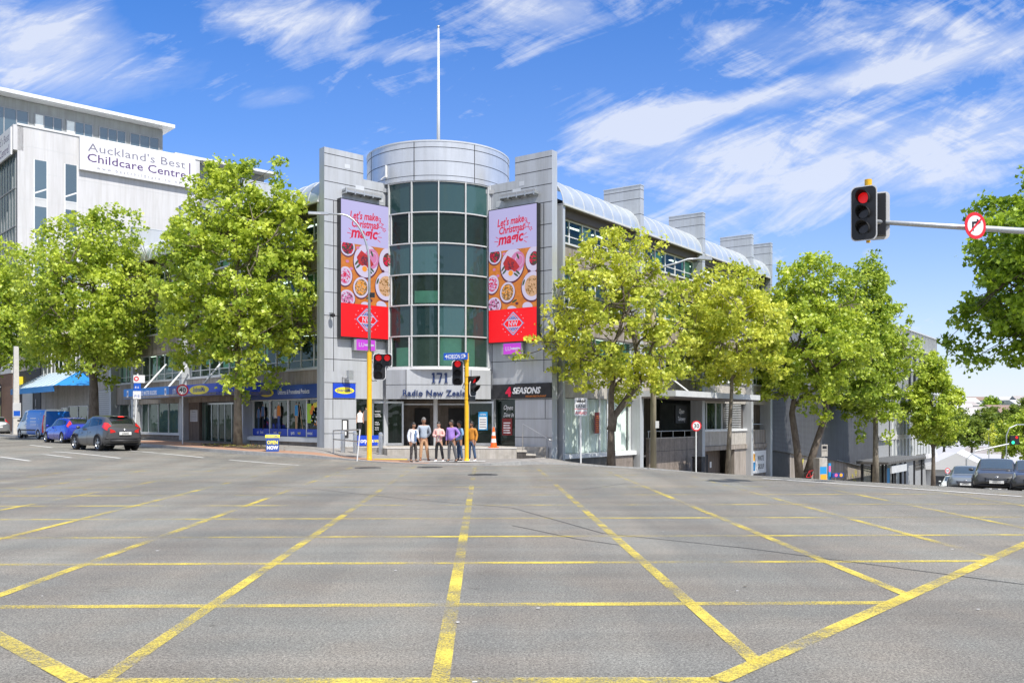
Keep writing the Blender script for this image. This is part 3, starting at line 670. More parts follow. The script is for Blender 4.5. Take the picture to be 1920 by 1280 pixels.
cyl_wall(b, 3.3, 0.02, HA/2-.02, 4.3, 5.7, 'blind_green', 5); cyl_wall(b, 3.3, -HA+.05, -HA/2-.05, 4.3, 5.25, 'blind_green', 5); cyl_wall(b, 3.3, HA/2+.05, HA-.16, 4.3, 5.7, 'blind_green', 5)
b.build('blind', bd)
# entrance: recessed doors
EF = Fr((DC.x, 45.6), (1, 0))
b = MB(); b.box(EF, -2.5, 2.3, -2.6, -2.5, .42, 2.75, 'brown_stone'); b.box(EF, -2.6, 2.5, -2.6, .2, 2.72, 2.78, 'dark_inside'); b.build('lobby_wall', bd)
b = MB()
for u in (-2.05, 1.75): b.box(EF, u-.09, u+.09, -.6, -.4, .42, 2.72, 'pale_grey')
b.lathe(EF.p(.05, .0, 0), [(.11, .42), (.11, 2.72)], 'pale_grey', 16)
b.box(EF, -1.96, 1.66, -.55, -.45, 2.45, 2.52, 'steel'); b.build('entrance_column', bd)
for u in (-1.25, .52): b = MB(); b.box(EF, u, u+.8, -2.48, -2.4, .42, 2.3, 'black_wall'); b.build('lift_door', bd)
def shop_door(F, u0, u1, z0, z1, n, nm='glass_door'):
    b = MB(); b.box(F, u0, u0+.09, n-.05, n+.05, z0, z1, 'steel'); b.box(F, u1-.09, u1, n-.05, n+.05, z0, z1, 'steel'); b.box(F, u0+.09, u1-.09, n-.05, n+.05, z1-.1, z1, 'steel'); b.box(F, u0+.09, u1-.09, n-.05, n+.05, z0, z0+.12, 'steel')
    o = b.build(nm, bd); g = MB(); g.rect(F, u0+.09, u1-.09, z0+.12, z1-.1, n, 'glass_dark'); g.build('pane', o); return o
shop_door(WL, 2.75, 3.35, .45, 2.7, -.2)
d2 = shop_door(Fr((-7.0, 44.95), (.93, .37)), .05, 1.75, .44, 2.62, -.1)
b = MB(); FD = Fr((-7.0, 44.95), (.93, .37))
for i, (t, z) in enumerate((('Contact', 2.1), ('Monday', 1.95), ('Tue 8.30', 1.85), ('Friday', 1.55), ('Closed', 1.45), ('Hours', 1.3), ('9 to 5', 1.2))): b.text(FD, t, .22, z, .11, -.06, 'letter_white', align='LEFT')
b.build('lettering', d2)
ER = Fr((-1.9, 45.55), (.93, -.37))
d3 = shop_door(ER, -.35, 1.05, .44, 2.62, -.1)
b = MB(); b.rect(ER, .22, .72, 1.2, 2.1, -.06, 'poster_blue'); b.rect(ER, .26, .68, 1.25, 1.85, -.055, 'paper'); b.text(ER, 'OPEN', .47, 1.92, .13, -.053, 'letter_white')
for k in range(4): b.rect(ER, .30, .64, 1.34+.12*k, 1.38+.12*k, -.052, 'grey_text')
b.build('poster', d3)
# window with two printed people beside the cash machine
b = MB(); b.rect(WL, 1.78, 2.72, .98, 2.7, -.15, 'glass_dark'); b.rect(WL, 1.78, 3.3, .45, .95, -.14, 'royal')
b.text(WL, 'corporate', 2.45, .6, .3, -.135, 'letter_white', bold=.02, sx=.62); b.text(WL, 'wear', 3.05, .6, .3, -.135, 'yellow', bold=.02, sx=.62); b.build('shop_window', bd)
# right shop window (left part of right wing base)
b = MB(); b.rect(WR, .2, 1.45, .42, 2.7, -.12, 'glass_dark'); sw = b.build('shop_window', bd)
b = MB(); b.text(WR, 'Open', .95, 2.2, .34, -.1, 'letter_white', shear=.35, sx=.75); b.text(WR, 'Dine In', .98, 1.85, .3, -.1, 'letter_white', shear=.35, sx=.7)
b.rect(WR, .6, 1.2, .95, 1.78, -.1, 'maroon')
for k in range(5): b.rect(WR, .68, 1.1-.05*(k % 2), 1.05+.12*k, 1.10+.12*k, -.095, 'letter_white')
b.build('lettering', sw)
# facades --------------------------------------------------------
def facade(F, sgn, bays, base):
    def ub(a, b_): return (a*sgn, b_*sgn)
    end = bays[-1]
    for k, (z0, z1) in enumerate(STO):
        zn = STO[k+1][0] if k < 2 else 12.1
        b = MB()
        for i in range(len(bays)-1):
            u0, u1 = bays[i]+.2, bays[i+1]-.2
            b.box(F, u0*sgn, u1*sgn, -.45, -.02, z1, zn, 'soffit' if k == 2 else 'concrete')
            b.box(F, u0*sgn, u1*sgn, -.44, .06, z0-.09, z0-.001, 'pale_grey')
        sp = b.build('spandrel', bd)
        j = MB()
        if k < 2:
            for i in range(len(bays)-1):
                n = max(2, round((bays[i+1]-bays[i])/1.35))
                for q in range(1, n): uu = bays[i]+(bays[i+1]-bays[i])*q/n; j.box(F, uu*sgn-.012, uu*sgn+.012, -.02, -.016, z1, zn-.09, 'joint')
            j.build('panel_joint', sp)
        for i in range(len(bays)-1):
            u0, u1 = bays[i]+.2, bays[i+1]-.2; n = max(2, round((u1-u0)/1.3)); b = MB()
            b.box(F, u0*sgn, u1*sgn, -.34, -.26, z1-.07, z1-.001, 'white_paint'); b.box(F, u0*sgn, u1*sgn, -.34, -.26, z0, z0+.08, 'white_paint')
            b.box(F, u0*sgn, u1*sgn, -.33, -.27, z0+.42, z0+.46, 'white_paint')
            for q in range(n+1):
                uu = u0+(u1-u0)*q/n; b.box(F, uu*sgn-.035, uu*sgn+.035, -.345, -.255, z0+.08, z1-.07, 'white_paint')
            wdw = b.build('window', bd); g = MB(); g.rect(F, min(u0*sgn, u1*sgn), max(u0*sgn, u1*sgn), z0+.05, z1-.05, -.30, 'glass'); g.build('pane', wdw)
            g = MB(); rr = random.Random(i*7+k)
            for q in range(n):
                if rr.random() < .33:
                    a = u0+(u1-u0)*q/n; c = u0+(u1-u0)*(q+1)/n; hh = rr.uniform(.5, 1)*(z1-z0)
                    g.box(F, (a+.06)*sgn, (c-.06)*sgn, -.50, -.48, z1-hh, z1-.08, 'blind_green' if rr.random() < .7 else 'curtain')
            if g.f: g.build('blind', bd)
        b = MB()
        for q in range(int(end/2.4)):
            b.box(F, (1+q*2.4)*sgn, (2.2+q*2.4)*sgn, -1.6, -1.45, z1+.12, z1+.16, 'lamp_strip')
        b.build('ceiling_light', bd)
        b = MB(); b.box(F, .4*sgn, end*sgn, -5, -.46, z1+.2, zn-.3, 'mid_inside'); b.build('floor_slab', bd)
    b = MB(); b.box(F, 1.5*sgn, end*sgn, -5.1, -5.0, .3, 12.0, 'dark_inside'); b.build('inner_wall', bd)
    for i, t in enumerate(bays):
        if i == 0: 
            b = MB(); b.box(F, 0, .2*sgn, -.45, .3, base(0), 12.1, 'panel'); b.build('column', bd); continue
        b = MB(); b.box(F, (t-.2)*sgn, (t+.2)*sgn, -.45, .34, base(t), 12.12, 'panel'); cobj = b.build('column', bd)
        j = MB()
        for z in [4.2+1.05*q for q in range(8)]: j.box(F, (t-.2)*sgn, (t+.2)*sgn, .34, .343, z, z+.025, 'joint'); j.box(F, (t-.2)*sgn-.003, (t-.2)*sgn, -.4, .34, z, z+.025, 'joint'); j.box(F, (t+.2)*sgn, (t+.2)*sgn+.003, -.4, .34, z, z+.025, 'joint')
        j.build('panel_joint', cobj)
        b = MB(); b.box(F, (t-.2)*sgn, (t+.2)*sgn, -1.95, .36, 12.13, 14.6, 'panel'); b.box(F, (t-.22)*sgn, (t+.22)*sgn, -1.97, .38, 14.6, 14.64, 'panel_light'); fo = b.build('roof_fin', bd)
        j = MB()
        for z in (13.0, 13.85, 14.35): j.box(F, (t-.2)*sgn-.004, (t+.2)*sgn+.004, -1.954, .364, z, z+.025, 'joint')
        j.build('panel_joint', fo)
    # barrel roof
    for i in range(len(bays)-1):
        u0, u1 = bays[i]+(.2 if i else .0), bays[i+1]-.2; b = MB(); K = 14; V = []
        prof = [(-1.5+1.82*math.cos(a), 12.1+1.5*math.sin(a)) for a in [math.pi*.56*q/K for q in range(K+1)]]
        for (n_, z_) in prof: V += [F.p(u0*sgn, n_, z_), F.p(u1*sgn, n_, z_)]
        b.mesh(V, [(2*q, 2*q+1, 2*q+3, 2*q+2) if sgn > 0 else (2*q+1, 2*q, 2*q+2, 2*q+3) for q in range(K)], 'roof_metal'); ro = b.build('barrel_roof', bd, smooth='all')
        b = MB(); nr = max(2, round((u1-u0)/1.02))
        for q in range(nr+1):
            uu = (u0+(u1-u0)*q/nr)*sgn; b.tube([F.p(uu, n_, z_) for n_, z_ in prof], .024, 'pale_grey' if q % 1 == 0 else 'joint', 5)
        b.build('roof_rib', ro)
        b = MB(); b.box(F, u0*sgn, u1*sgn, .28, .40, 12.0, 12.1, 'pale_grey'); b.box(F, u0*sgn, u1*sgn, -.44, .27, 12.02, 12.06, 'soffit'); b.build('gutter', bd)
facade(LF, -1, [0, 8.1, 16.3, 24.4, 28.7], lambda t: .2)
facade(RF, 1, [0, 8.05, 16.35, 24.6, 28.4], lambda t: terr(*RF.p(t, 0, 0).xy)-.4)
b = MB(); q = [LF.p(-.5, -1.7, 0), LF.p(-28.7, -1.7, 0), LF.p(-28.7, -14, 0), RF.p(28.4, -14, 0), RF.p(28.4, -1.7, 0), RF.p(.5, -1.7, 0)]; q = [p.xy for p in q][::-1]
b.plan(q, 12.9, 13.1, 'grey_paint'); b.build('flat_roof', bd, recalc=True)
b = MB(); b.box(LF, -28.8, -28.7, -14, 0, .2, 13, 'concrete'); b.box(RF, 28.4, 28.5, -14, 0, -4, 13, 'concrete'); b.build('end_wall', bd)
b = MB()
P = [LF.p(-28.7, -13.9, 0), RF.p(28.4, -13.9, 0)]; b.mesh([(P[0].x, P[0].y, -3), (P[1].x, P[1].y, -3), (P[1].x, P[1].y, 13), (P[0].x, P[0].y, 13)], [(0, 1, 2, 3)], 'concrete'); b.build('rear_wall', bd)
# ground floor, left street ------------------------------------------------
for a_ in ((-8.1, -.2, -.45, -.03, 3.45, 4.12, 'concrete'), (-28.5, -8.3, -.45, -.03, 2.75, 4.12, 'concrete'), (-7.9, -.2, -.42, -.05, .25, .62, 'brown_stone')): b = MB(); b.box(LF, *a_); b.build('ground_wall', bd)
b = MB(); b.box(LF, -7.9, -.2, -.42, .10, .62, .82, 'white_paint'); b.box(LF, -7.9, -.2, -.40, .0, .822, .86, 'steel')
for t in (.25, 2.05, 3.95, 5.9, 7.8): b.box(LF, -t-.05, -t+.05, -.30, -.18, .86, 2.70, 'white_paint')
b.box(LF, -7.9, -.2, -.3, -.18, 2.70, 2.76, 'white_paint'); shopw = b.build('shop_window', bd)
b = MB(); b.rect(LF, -7.9, -.2, .86, 2.7, -.25, 'glass_dark'); b.build('pane', shopw)
# printed window graphics
def printed(b, F, u, z, h, top, bot, n=-.175, hair='hair', skin='skin_c', w_=1):
    b.ell(F, u, z+h*.93, h*.045, h*.06, n, skin, 14); b.ell(F, u, z+h*.965, h*.047, h*.035, n+.004, hair, 14)
    b.shape(F, [(u-h*.12*w_, z+h*.50), (u+h*.12*w_, z+h*.50), (u+h*.11*w_, z+h*.72), (u+h*.13*w_, z+h*.82), (u+h*.04, z+h*.88), (u-h*.04, z+h*.88), (u-h*.13*w_, z+h*.82), (u-h*.11*w_, z+h*.72)], n+.004, top)
    b.shape(F, [(u+h*.11*w_, z+h*.82), (u+h*.135*w_, z+h*.80), (u+h*.18*w_, z+h*.58), (u+h*.16*w_, z+h*.46), (u+h*.14*w_, z+h*.46), (u+h*.13*w_, z+h*.6)], n+.006, skin)
    b.shape(F, [(u-h*.11*w_, z+h*.82), (u-h*.13*w_, z+h*.6), (u-h*.14*w_, z+h*.46), (u-h*.16*w_, z+h*.46), (u-h*.18*w_, z+h*.58), (u-h*.135*w_, z+h*.80)], n+.006, skin)
    for s in (-1, 1): b.shape(F, [(u+s*.01*h-h*.055 if s < 0 else u+.005*h, z), (u+.055*h if s > 0 else u-.005*h, z), (u+s*.0+h*.085 if s > 0 else u, z+h*.5), (u if s > 0 else u-h*.085, z+h*.5)], n+.003, bot)
cells = [(-7.8, -5.95), (-5.85, -4.0), (-3.9, -2.1), (-2.0, -.3)]
words = [('uni', 'forms'), ('work', 'wear'), ('sports', 'wear'), ('promotional', 'products')]
for (u0, u1), (a_, b_) in zip(cells, words):
    b = MB(); b.rect(LF, u0, u1, .88, 1.25, -.17, 'royal'); uc = (u0+u1)/2; sxx = .6 if len(a_) < 9 else .42
    s0 = .24; w1 = len(a_)*s0*sxx*.58; w2 = len(b_)*s0*sxx*.58
    b.text(LF, a_, uc+(w1-w1-w2)/2-w1/2+w2/2-(w2)/2+.0, .98, s0, -.165, 'letter_white', bold=.02, sx=sxx, align='CENTER'); b.text(LF, b_, uc+w1/2+.0, .98, s0, -.165, 'yellow' if a_ != 'uni' else 'letter_white', bold=.02, sx=sxx, align='CENTER')
    if a_ == 'uni': printed(b, LF, uc-.25, 1.2, 1.25, 'cl_blue', 'cl_jean'); printed(b, LF, uc+.25, 1.2, 1.4, 'cl_blue', 'cl_black', n=-.172)
    if a_ == 'work': printed(b, LF, uc-.3, 1.2, 1.2, 'cl_cream', 'cl_black'); printed(b, LF, uc+.05, 1.2, 1.42, 'orange', 'navy', n=-.168, hair='paper')
    if a_ == 'sports': printed(b, LF, uc-.05, 1.2, 1.42, 'poster_blue', 'cl_tan'); b.line(LF, uc+.25, 2.5, uc+.6, 1.25, .05, -.165, 'cl_tan')
    if a_ == 'promotional':
        b.shape(LF, [(u0+.05, 1.55), (u0+.42, 1.55), (u0+.45, 2.5), (u0+.02, 2.5)], -.168, 'lime')
        rr = random.Random(2)
        for k in range(7):
            a = R(20+k*22); b.ell(LF, uc+.1+.55*math.cos(a), 1.75+.7*math.sin(a), .16, .13, -.165+.002*k, 'yellow' if k < 5 else 'orange', 12)
        for k in range(40): b.ell(LF, uc+.15+rr.gauss(0, .24), 1.7+rr.gauss(0, .2), .04, .05, -.15+.0005*k, rr.choice(['paper', 'black_wall', 'orange', 'black_wall', 'cl_blue', 'yellow']), 8)
    b.build('window_poster', shopw)
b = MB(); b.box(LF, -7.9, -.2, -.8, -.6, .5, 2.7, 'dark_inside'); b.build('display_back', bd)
# bays further along: doors and windows under the canopy
for a_ in ((-10.0, -8.3, -.3, -.1, .3, 2.75, 'brown_wall'), (-16.1, -14.6, -.3, -.1, .3, 2.75, 'brown_wall'), (-28.5, -16.5, -.4, -.1, .3, .75, 'brown_stone'), (-28.5, -16.5, -.38, .05, .75, .9, 'white_paint')): b = MB(); b.box(LF, *a_); b.build('ground_wall', bd)
b = MB()
for t in (10.0, 10.9, 11.8, 12.7, 13.6, 14.6): b.box(LF, -t-.03, -t+.03, -.5, -.42, .35, 2.6, 'steel')
b.box(LF, -14.6, -10, -.5, -.42, 2.6, 2.7, 'steel'); ed = b.build('glass_door', bd); b = MB(); b.rect(LF, -14.6, -10, .35, 2.6, -.46, 'glass'); b.build('pane', ed)
b = MB(); b.box(LF, -14.6, -10, -2.2, -2.1, .3, 2.7, 'brown_stone'); b.build('inner_wall', bd)
b = MB()
for t in (16.5, 18, 19.6, 21.3, 23, 24.2, 24.6, 26.5, 28.5): b.box(LF, -t-.035, -t+.035, -.32, -.22, .9, 2.75, 'white_paint')
lw_ = b.build('shop_window', bd); b = MB(); b.rect(LF, -28.5, -16.5, .9, 2.75, -.27, 'glass'); b.build('pane', lw_)
b = MB(); b.box(LF, -28.5, -16.5, -1.5, -1.4, .3, 2.8, 'mid_inside'); b.build('inner_wall', bd)
b = MB(); b.rect(LF, -15.9, -14.8, 1.6, 2.3, -.09, 'pale_grey'); b.text(LF, 'Directory', -15.35, 2.15, .14, -.085, 'letter_blue')
for k in range(5): b.rect(LF, -15.75, -15.0, 1.7+k*.08, 1.72+k*.08, -.085, 'grey_text')
tag(b.build('directory_board'), 'pale tenant directory board on the brown wall beside the glass doors', 'sign')

# ground floor, right street ------------------------------------------------
def rz(t, n=0): return terr(*RF.p(t, n, 0).xy)
b = MB(); b.box(RF, .2, 7.85, -.45, -.05, 2.8, 4.12, 'concrete_pale'); b.box(RF, 16.55, 28.4, -.45, -.05, 2.8, 4.12, 'concrete_pale'); b.box(RF, 8.25, 16.2, -.45, -.05, 3.1, 4.12, 'concrete'); b.build('ground_wall', bd)
b = MB(); b.box(RF, .2, 7.85, -.4, -.06, rz(8)-.5, -.2, 'dark_stone'); b.box(RF, 5.6, 7.6, -.06, .02, rz(8)-.5, -.2, 'brown_stone'); b.build('plinth', bd)
b = MB(); b.box(RF, .2, 7.85, -.4, .12, -.2, .02, 'white_paint')
for t in (.3, 2.4, 4.4, 5.2, 7.7): b.box(RF, t-.05, t+.05, -.3, -.2, .02, 2.8, 'white_paint')
sw = b.build('shop_window', bd); b = MB(); b.rect(RF, .25, 7.8, .02, 2.8, -.25, 'glass_clear'); b.build('pane', sw)
b = MB(); V = []; K = 150
for i in range(K+1):
    u = .3+7.4*i/K; n_ = -.48+.07*math.sin(u*11)+.03*math.sin(u*27+1)
    V += [RF.p(u, n_, .03), RF.p(u, n_, 2.78)]
b.mesh(V, [(2*i, 2*i+2, 2*i+3, 2*i+1) for i in range(K)], 'curtain'); b.build('curtain', bd, smooth='all')
b = MB(); b.rect(RF, 3.9, 4.5, 1.0, 2.1, -.23, 'maroon')
for k in range(9): b.rect(RF, 4.0, 4.4-.06*(k % 3), 1.08+.1*k, 1.11+.1*k, -.225, 'orange')
b.build('window_poster', sw)
# recessed terrace
b = MB(); b.box(RF, 8.25, 16.2, -3.0, -2.9, -2, 3.1, 'brown_wall'); b.box(RF, 8.25, 16.2, -2.9, -.2, -.4, -.3, 'concrete'); b.build('terrace', bd)
b = MB(); b.box(RF, 9.6, 16.2, -.2, .0, rz(16)-.6, .62, 'brown_stone'); b.box(RF, 9.6, 16.2, -.2, .03, .62, .68, 'concrete_pale'); bw = b.build('terrace_wall', bd)
j = MB(); j.box(RF, 9.6, 16.2, .0, .003, -.12, -.1, 'joint')
for t in (11.2, 12.9, 14.6): j.box(RF, t, t+.02, .0035, .005, -1.5, .62, 'joint')
j.build('panel_joint', bw)
b = MB(); b.tube([RF.p(9.6, -.1, 1.05), RF.p(16.2, -.1, 1.05)], .03, 'steel')
for t in (9.7, 11.3, 12.9, 14.5, 16.1): b.tube([RF.p(t, -.1, .68), RF.p(t, -.1, 1.05)], .02, 'steel')
b.build('handrail', bd)
b = MB(); b.box(RF, 10.9, 12.1, -2.88, -2.8, -.3, 1.9, 'black_wall'); b.box(RF, 10.35, 10.9, -2.88, -2.2, -.3, 1.7, 'orange'); b.box(RF, 13.4, 13.6, -2.9, -2.4, -.3, 3.1, 'pale_grey'); b.box(RF, 11.0, 12.0, -2.79, -2.75, 2.2, 2.6, 'pale_grey'); b.build('terrace_door', bd)
for i in range(6):
    b = MB(); b.box(RF, 8.35, 9.5, -.25-.28*i, .03-.28*i, rz(9)-.2+.18*i-.2, rz(9)+.18*i, 'concrete'); b.build('step', bd)
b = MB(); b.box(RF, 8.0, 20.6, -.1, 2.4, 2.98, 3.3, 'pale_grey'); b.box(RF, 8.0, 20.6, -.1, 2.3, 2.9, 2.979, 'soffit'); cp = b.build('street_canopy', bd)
b = MB()
for t in (10, 14, 18): b.tube([RF.p(t, 2.2, 3.3), RF.p(t, -.1, 5.0)], .04, 'white_paint', 8)
b.build('tie_rod', cp)
b = MB(); b.box(RF, 16.55, 24.4, -.4, -.04, .02, .95, 'concrete_pale'); b.box(RF, 16.55, 24.4, -.42, .05, .951, 1.1, 'white_paint'); b.box(RF, 16.55, 28.4, -.4, .06, -.28, .0, 'concrete'); b.box(RF, 24.8, 28.4, -.4, -.02, .02, 1.0, 'concrete')
b.box(RF, 22.3, 28.4, -.4, -.05, rz(28)-.6, -.29, 'concrete'); b.box(RF, 16.55, 17.6, -.4, -.05, rz(18)-.6, -.29, 'brown_wall'); b.build('ground_wall', bd)
b = MB(); b.box(RF, 17.6, 22.3, -1.2, -1.1, rz(22)-.6, -.29, 'brown_wall'); b.box(RF, 19.0, 20.2, -1.09, -1.04, rz(20)-.2, -.6, 'black_wall'); b.rect(RF, 20.5, 20.8, -1.5, -1.1, -1.05, 'paper'); b.build('garage_wall', bd)
b = MB()
for t in (16.6, 18.1, 19.6, 20.6): b.box(RF, t-.04, t+.04, -.32, -.22, 1.1, 2.8, 'white_paint')
sw = b.build('shop_window', bd); b = MB(); b.rect(RF, 16.6, 20.6, 1.1, 2.8, -.27, 'glass'); b.build('pane', sw)
b = MB(); b.box(RF, 20.7, 24.4, -.3, -.25, 1.1, 2.8, 'dark_stone')
for k in range(14): b.box(RF, 21.0, 23.6, -.24, -.08, 1.15+k*.12, 1.19+k*.12, 'pale_grey')
b.build('louvre', bd)
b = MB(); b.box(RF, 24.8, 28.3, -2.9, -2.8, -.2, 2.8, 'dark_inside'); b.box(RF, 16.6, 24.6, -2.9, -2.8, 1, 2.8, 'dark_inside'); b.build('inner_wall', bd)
b = MB(); b.tube([RF.p(24.8, -.05, 1.4), RF.p(28.2, -.05, 1.4)], .03, 'steel'); b.build('handrail', bd)
# entrance platform and steps
pf = [(-8.2, 43.6), (-6.3, 42.8), (-5.6, 41.2), (.2, 41.2), (.2, 43.6), (1.7, 43.5), (1.7, 45), (-1, 47.5), (-6.2, 47.5), (-8.6, 44)]
b = MB(); b.plan(pf, -.3, .42, 'concrete_pale'); b.build('entrance_platform', bd, recalc=True)
b = MB(); b.plan([(x, y) for x, y in [(-5.62, 41.18), (.22, 41.18), (.22, 41.5), (-5.5, 41.5)]], .421, .44, 'white_line'); b.build('platform_edge', bd)
for i in range(4):
    b = MB(); x0 = .22+.42*i; b.box(ID, x0, x0+.42, -43.4, -41.25, -.5, .42-.165*(i+1), 'dark_stone'); b.box(ID, x0-.0, x0+.45, -43.38, -41.22, .42-.165*(i+1)+.001, .42-.165*(i+1)+.035, 'concrete_pale')
    b.build('step', bd)
# ================================================================== SIGNS ON THE BUILDING
def star(b, F, cu, cz, r, n, m, w_=.03, rot=0):
    P = []
    for i in range(10):
        a = math.pi/2+rot+i*math.pi/5; q = r if i % 2 == 0 else r*.42; P.append((cu+q*math.cos(a), cz+q*math.sin(a)))
    for i in range(10): b.line(F, *P[i], *P[(i+1) % 10], w_, n, m)
def screen(F, u0, u1, z0, z1, label, blobs):
    t = thing('led_screen', label, 'screen', F.p((u0+u1)/2, .1, z0), group='tall advertising screens on the tower wings')
    b = MB(); b.box(F, u0-.04, u1+.04, .03, .30, z0-.04, z1+.04, 'black_plastic'); b.build('frame', t)
    n = .304; W = u1-u0; H = z1-z0; uc = (u0+u1)/2
    X = lambda f: u0+W*f
    Zf = lambda f: z1-H*f      # fraction from the top
    b = MB(); b.rect(F, u0, u1, Zf(.315), z1, n, 's_lav'); b.rect(F, u0, u1, Zf(.755), Zf(.315), n, 's_wood'); b.rect(F, u0, u1, z0, Zf(.755), n, 's_red')
    disp = b.build('display', t)
    b = MB(); n += .003
    b.text(F, "Let's make", X(.46), Zf(.125), .50, n, 's_txt', shear=.25, bold=.028, sx=.74, rot=R(3)); b.text(F, 'Christmas', X(.48), Zf(.185), .50, n, 's_txt', shear=.25, bold=.028, sx=.74, rot=R(3)); b.text(F, 'magic', X(.46), Zf(.262), .72, n, 's_txt', shear=.25, bold=.035, sx=.9, rot=R(3))
    star(b, F, X(.80), Zf(.145), .20, n, 's_txt'); star(b, F, X(.78), Zf(.105), .10, n, 's_txt', .022, .3); star(b, F, X(.88), Zf(.178), .11, n, 's_txt', .022, .6)
    for fx, fz, gx, gz in ((.15, .205, .21, .222), (.12, .24, .20, .243), (.17, .28, .22, .268), (.74, .218, .80, .203), (.75, .238, .83, .238), (.74, .258, .80, .275)): b.line(F, X(fx), Zf(fz), X(gx), Zf(gz), .03, n, 's_txt')
    b.build('lettering', disp)
    b = MB()
    def clipell(cu, cf, ru, rz_, m, nn, rot=0):
        P = []
        for i in range(30):
            a = 2*math.pi*i/30; x, y = ru*math.cos(a), rz_*math.sin(a)
            px = X(cu)+x*math.cos(rot)-y*math.sin(rot); pz = Zf(cf)+x*math.sin(rot)+y*math.cos(rot)
            P.append((min(max(px, u0), u1), min(max(pz, Zf(.755)), Zf(.315))))
        b.shape(F, P, nn, m)
    k = .003
    for (cu, cf, ru, rr_, m, fill, fm) in ((.13, .345, .40, .42, 's_white', .8, 's_dark'), (.50, .43, .68, .80, 's_white', 0, ''), (.95, .40, .48, .62, 's_white', .55, 's_dark'), (.08, .56, .38, .46, 's_white', .78, 's_pink'), (.40, .63, .44, .50, 's_white', .80, 's_brown'), (.92, .60, .62, .70, 's_white', .72, 's_cream'), (.12, .72, .42, .40, 's_white', .8, 's_pink'), (.50, .765, .3, .2, 's_white', 0, ''), (.82, .75, .3, .22, 's_white', 0, '')):
        clipell(cu, cf+.006, ru*1.07, rr_*1.07, 's_dark', n+k, R(-12)); k += .0006
        clipell(cu, cf, ru, rr_, 's_white', n+k, R(-12)); k += .0006
        if fill: clipell(cu, cf, ru*fill, rr_*fill, fm, n+k, R(-12)); k += .0006
    clipell(.61, .41, .42, .50, 's_pink', n+.012, R(-20)); clipell(.64, .405, .24, .30, 's_white', n+.0125, R(-20)); clipell(.645, .405, .21, .27, 's_pink', n+.013, R(-20))
    b.shape(F, [(X(.40), Zf(.355)), (X(.31), Zf(.41)), (X(.35), Zf(.462)), (X(.56), Zf(.482)), (X(.66), Zf(.45)), (X(.56), Zf(.395))], n+.014, 's_meat'); clipell(.47, .49, .17, .17, 's_white', n+.0145); clipell(.47, .49, .14, .14, 's_orange', n+.015)
    for fx, fz, ro in ((.31, .45, .9), (.34, .475, .7), (.62, .49, -.7), (.58, .505, -.6), (.74, .57, 1.2), (.55, .70, .4), (.62, .37, 2)): clipell(fx, fz, .16, .05, 's_green', n+.0155, ro)
    rr = random.Random(blobs)
    for q in range(520):
        c = rr.choice([(.13, .345, .30, 's_txt', 's_green'), (.95, .40, .24, 's_txt', 's_green'), (.08, .56, .28, 's_txt', 's_white'), (.40, .63, .32, 's_cream', 's_orange'), (.92, .60, .40, 's_cream', 's_brown'), (.12, .72, .3, 's_dark', 's_white'), (.47, .43, .2, 's_meat', 's_dark')])
        a = rr.uniform(0, 6.28); d = c[2]*math.sqrt(rr.random())
        clipell(c[0]+d*math.cos(a)/W, c[1]+d*1.1*math.sin(a)/H, rr.uniform(.02, .055), rr.uniform(.02, .05), rr.choice(c[3:]), n+.016+.00002*q, a)
    for fx, fz in ((.12, .45), (.85, .49), (.2, .50), (.6, .72), (.33, .34)): clipell(fx, fz, .09, .07, 's_pink' if fx < .5 else 's_dark', n+.016)
    b.build('food_picture', disp)
    b = MB(); cu, cz = X(.52), Zf(.867); n2 = n+.003
    def dia(r, m, nn, ry=.88): b.shape(F, [(cu-r, cz), (cu-r*.93, cz-r*.09), (cu-r*.1, cz-r*ry), (cu, cz-r*ry*1.04), (cu+r*.1, cz-r*ry), (cu+r*.93, cz-r*.09), (cu+r, cz), (cu+r*.93, cz+r*.09), (cu+r*.1, cz+r*ry), (cu, cz+r*ry*1.04), (cu-r*.1, cz+r*ry), (cu-r*.93, cz+r*.09)], nn, m)
    dia(.62, 's_blue', n2); dia(.58, 's_white', n2+.003); dia(.53, 's_red', n2+.006)
    for s in (-1, 1):
        b.shape(F, [(cu-.30, cz+s*.20), (cu+.30, cz+s*.20), (cu, cz+s*.45)][::s], n2+.009, 's_blue')
        for q in (-.16, -.055, .055, .16): b.line(F, cu+q*1.3, cz+s*.20, cu+q*.25, cz+s*.42, .028, n2+.012, 's_white')
        b.line(F, cu-.40, cz+s*.175, cu+.40, cz+s*.175, .045, n2+.013, 's_white')
    b.text(F, 'NW', cu, cz-.11, .33, n2+.014, 's_white', bold=.02, sx=.95)
    rr = random.Random(3)
    for q in range(16): a = 2*math.pi*q/16; b.ell(F, cu+.62*math.cos(a)*rr.uniform(.95, 1.15), cz+.56*math.sin(a)*rr.uniform(.95, 1.1), .022, .022, n2, 's_white', 8)
    b.build('emblem', disp)
    # small sign hanging under it
    b = MB(); us = u0+W*(.32 if F is WL else .30); b.box(F, us-.12, us+1.12, .05, .25, z0-.62, z0-.05, 'grey_paint'); sb = b.build('sign_box', t)
    b = MB(); b.rect(F, us, us+1.05, z0-.60, z0-.08, .255, 'magenta'); b.text(F, 'LU', us+.28, z0-.43, .28, .258, 's_white', bold=.01)
    for q in range(5): b.ell(F, us+.52+q*.1, z0-.34, .075, .06 if q % 2 else .045, .2585+.0003*q, 's_white', 12)
    b.build('sign_face', sb)
screen(WL, .72, 3.48, 5.65, 12.15-.02, 'tall festive food advertising screen behind the curved street lamp', 1)
screen(WR, .08, 2.92, 5.50, 12.00, 'tall festive food advertising screen whose edge is covered by the leafy plane tree', 2)
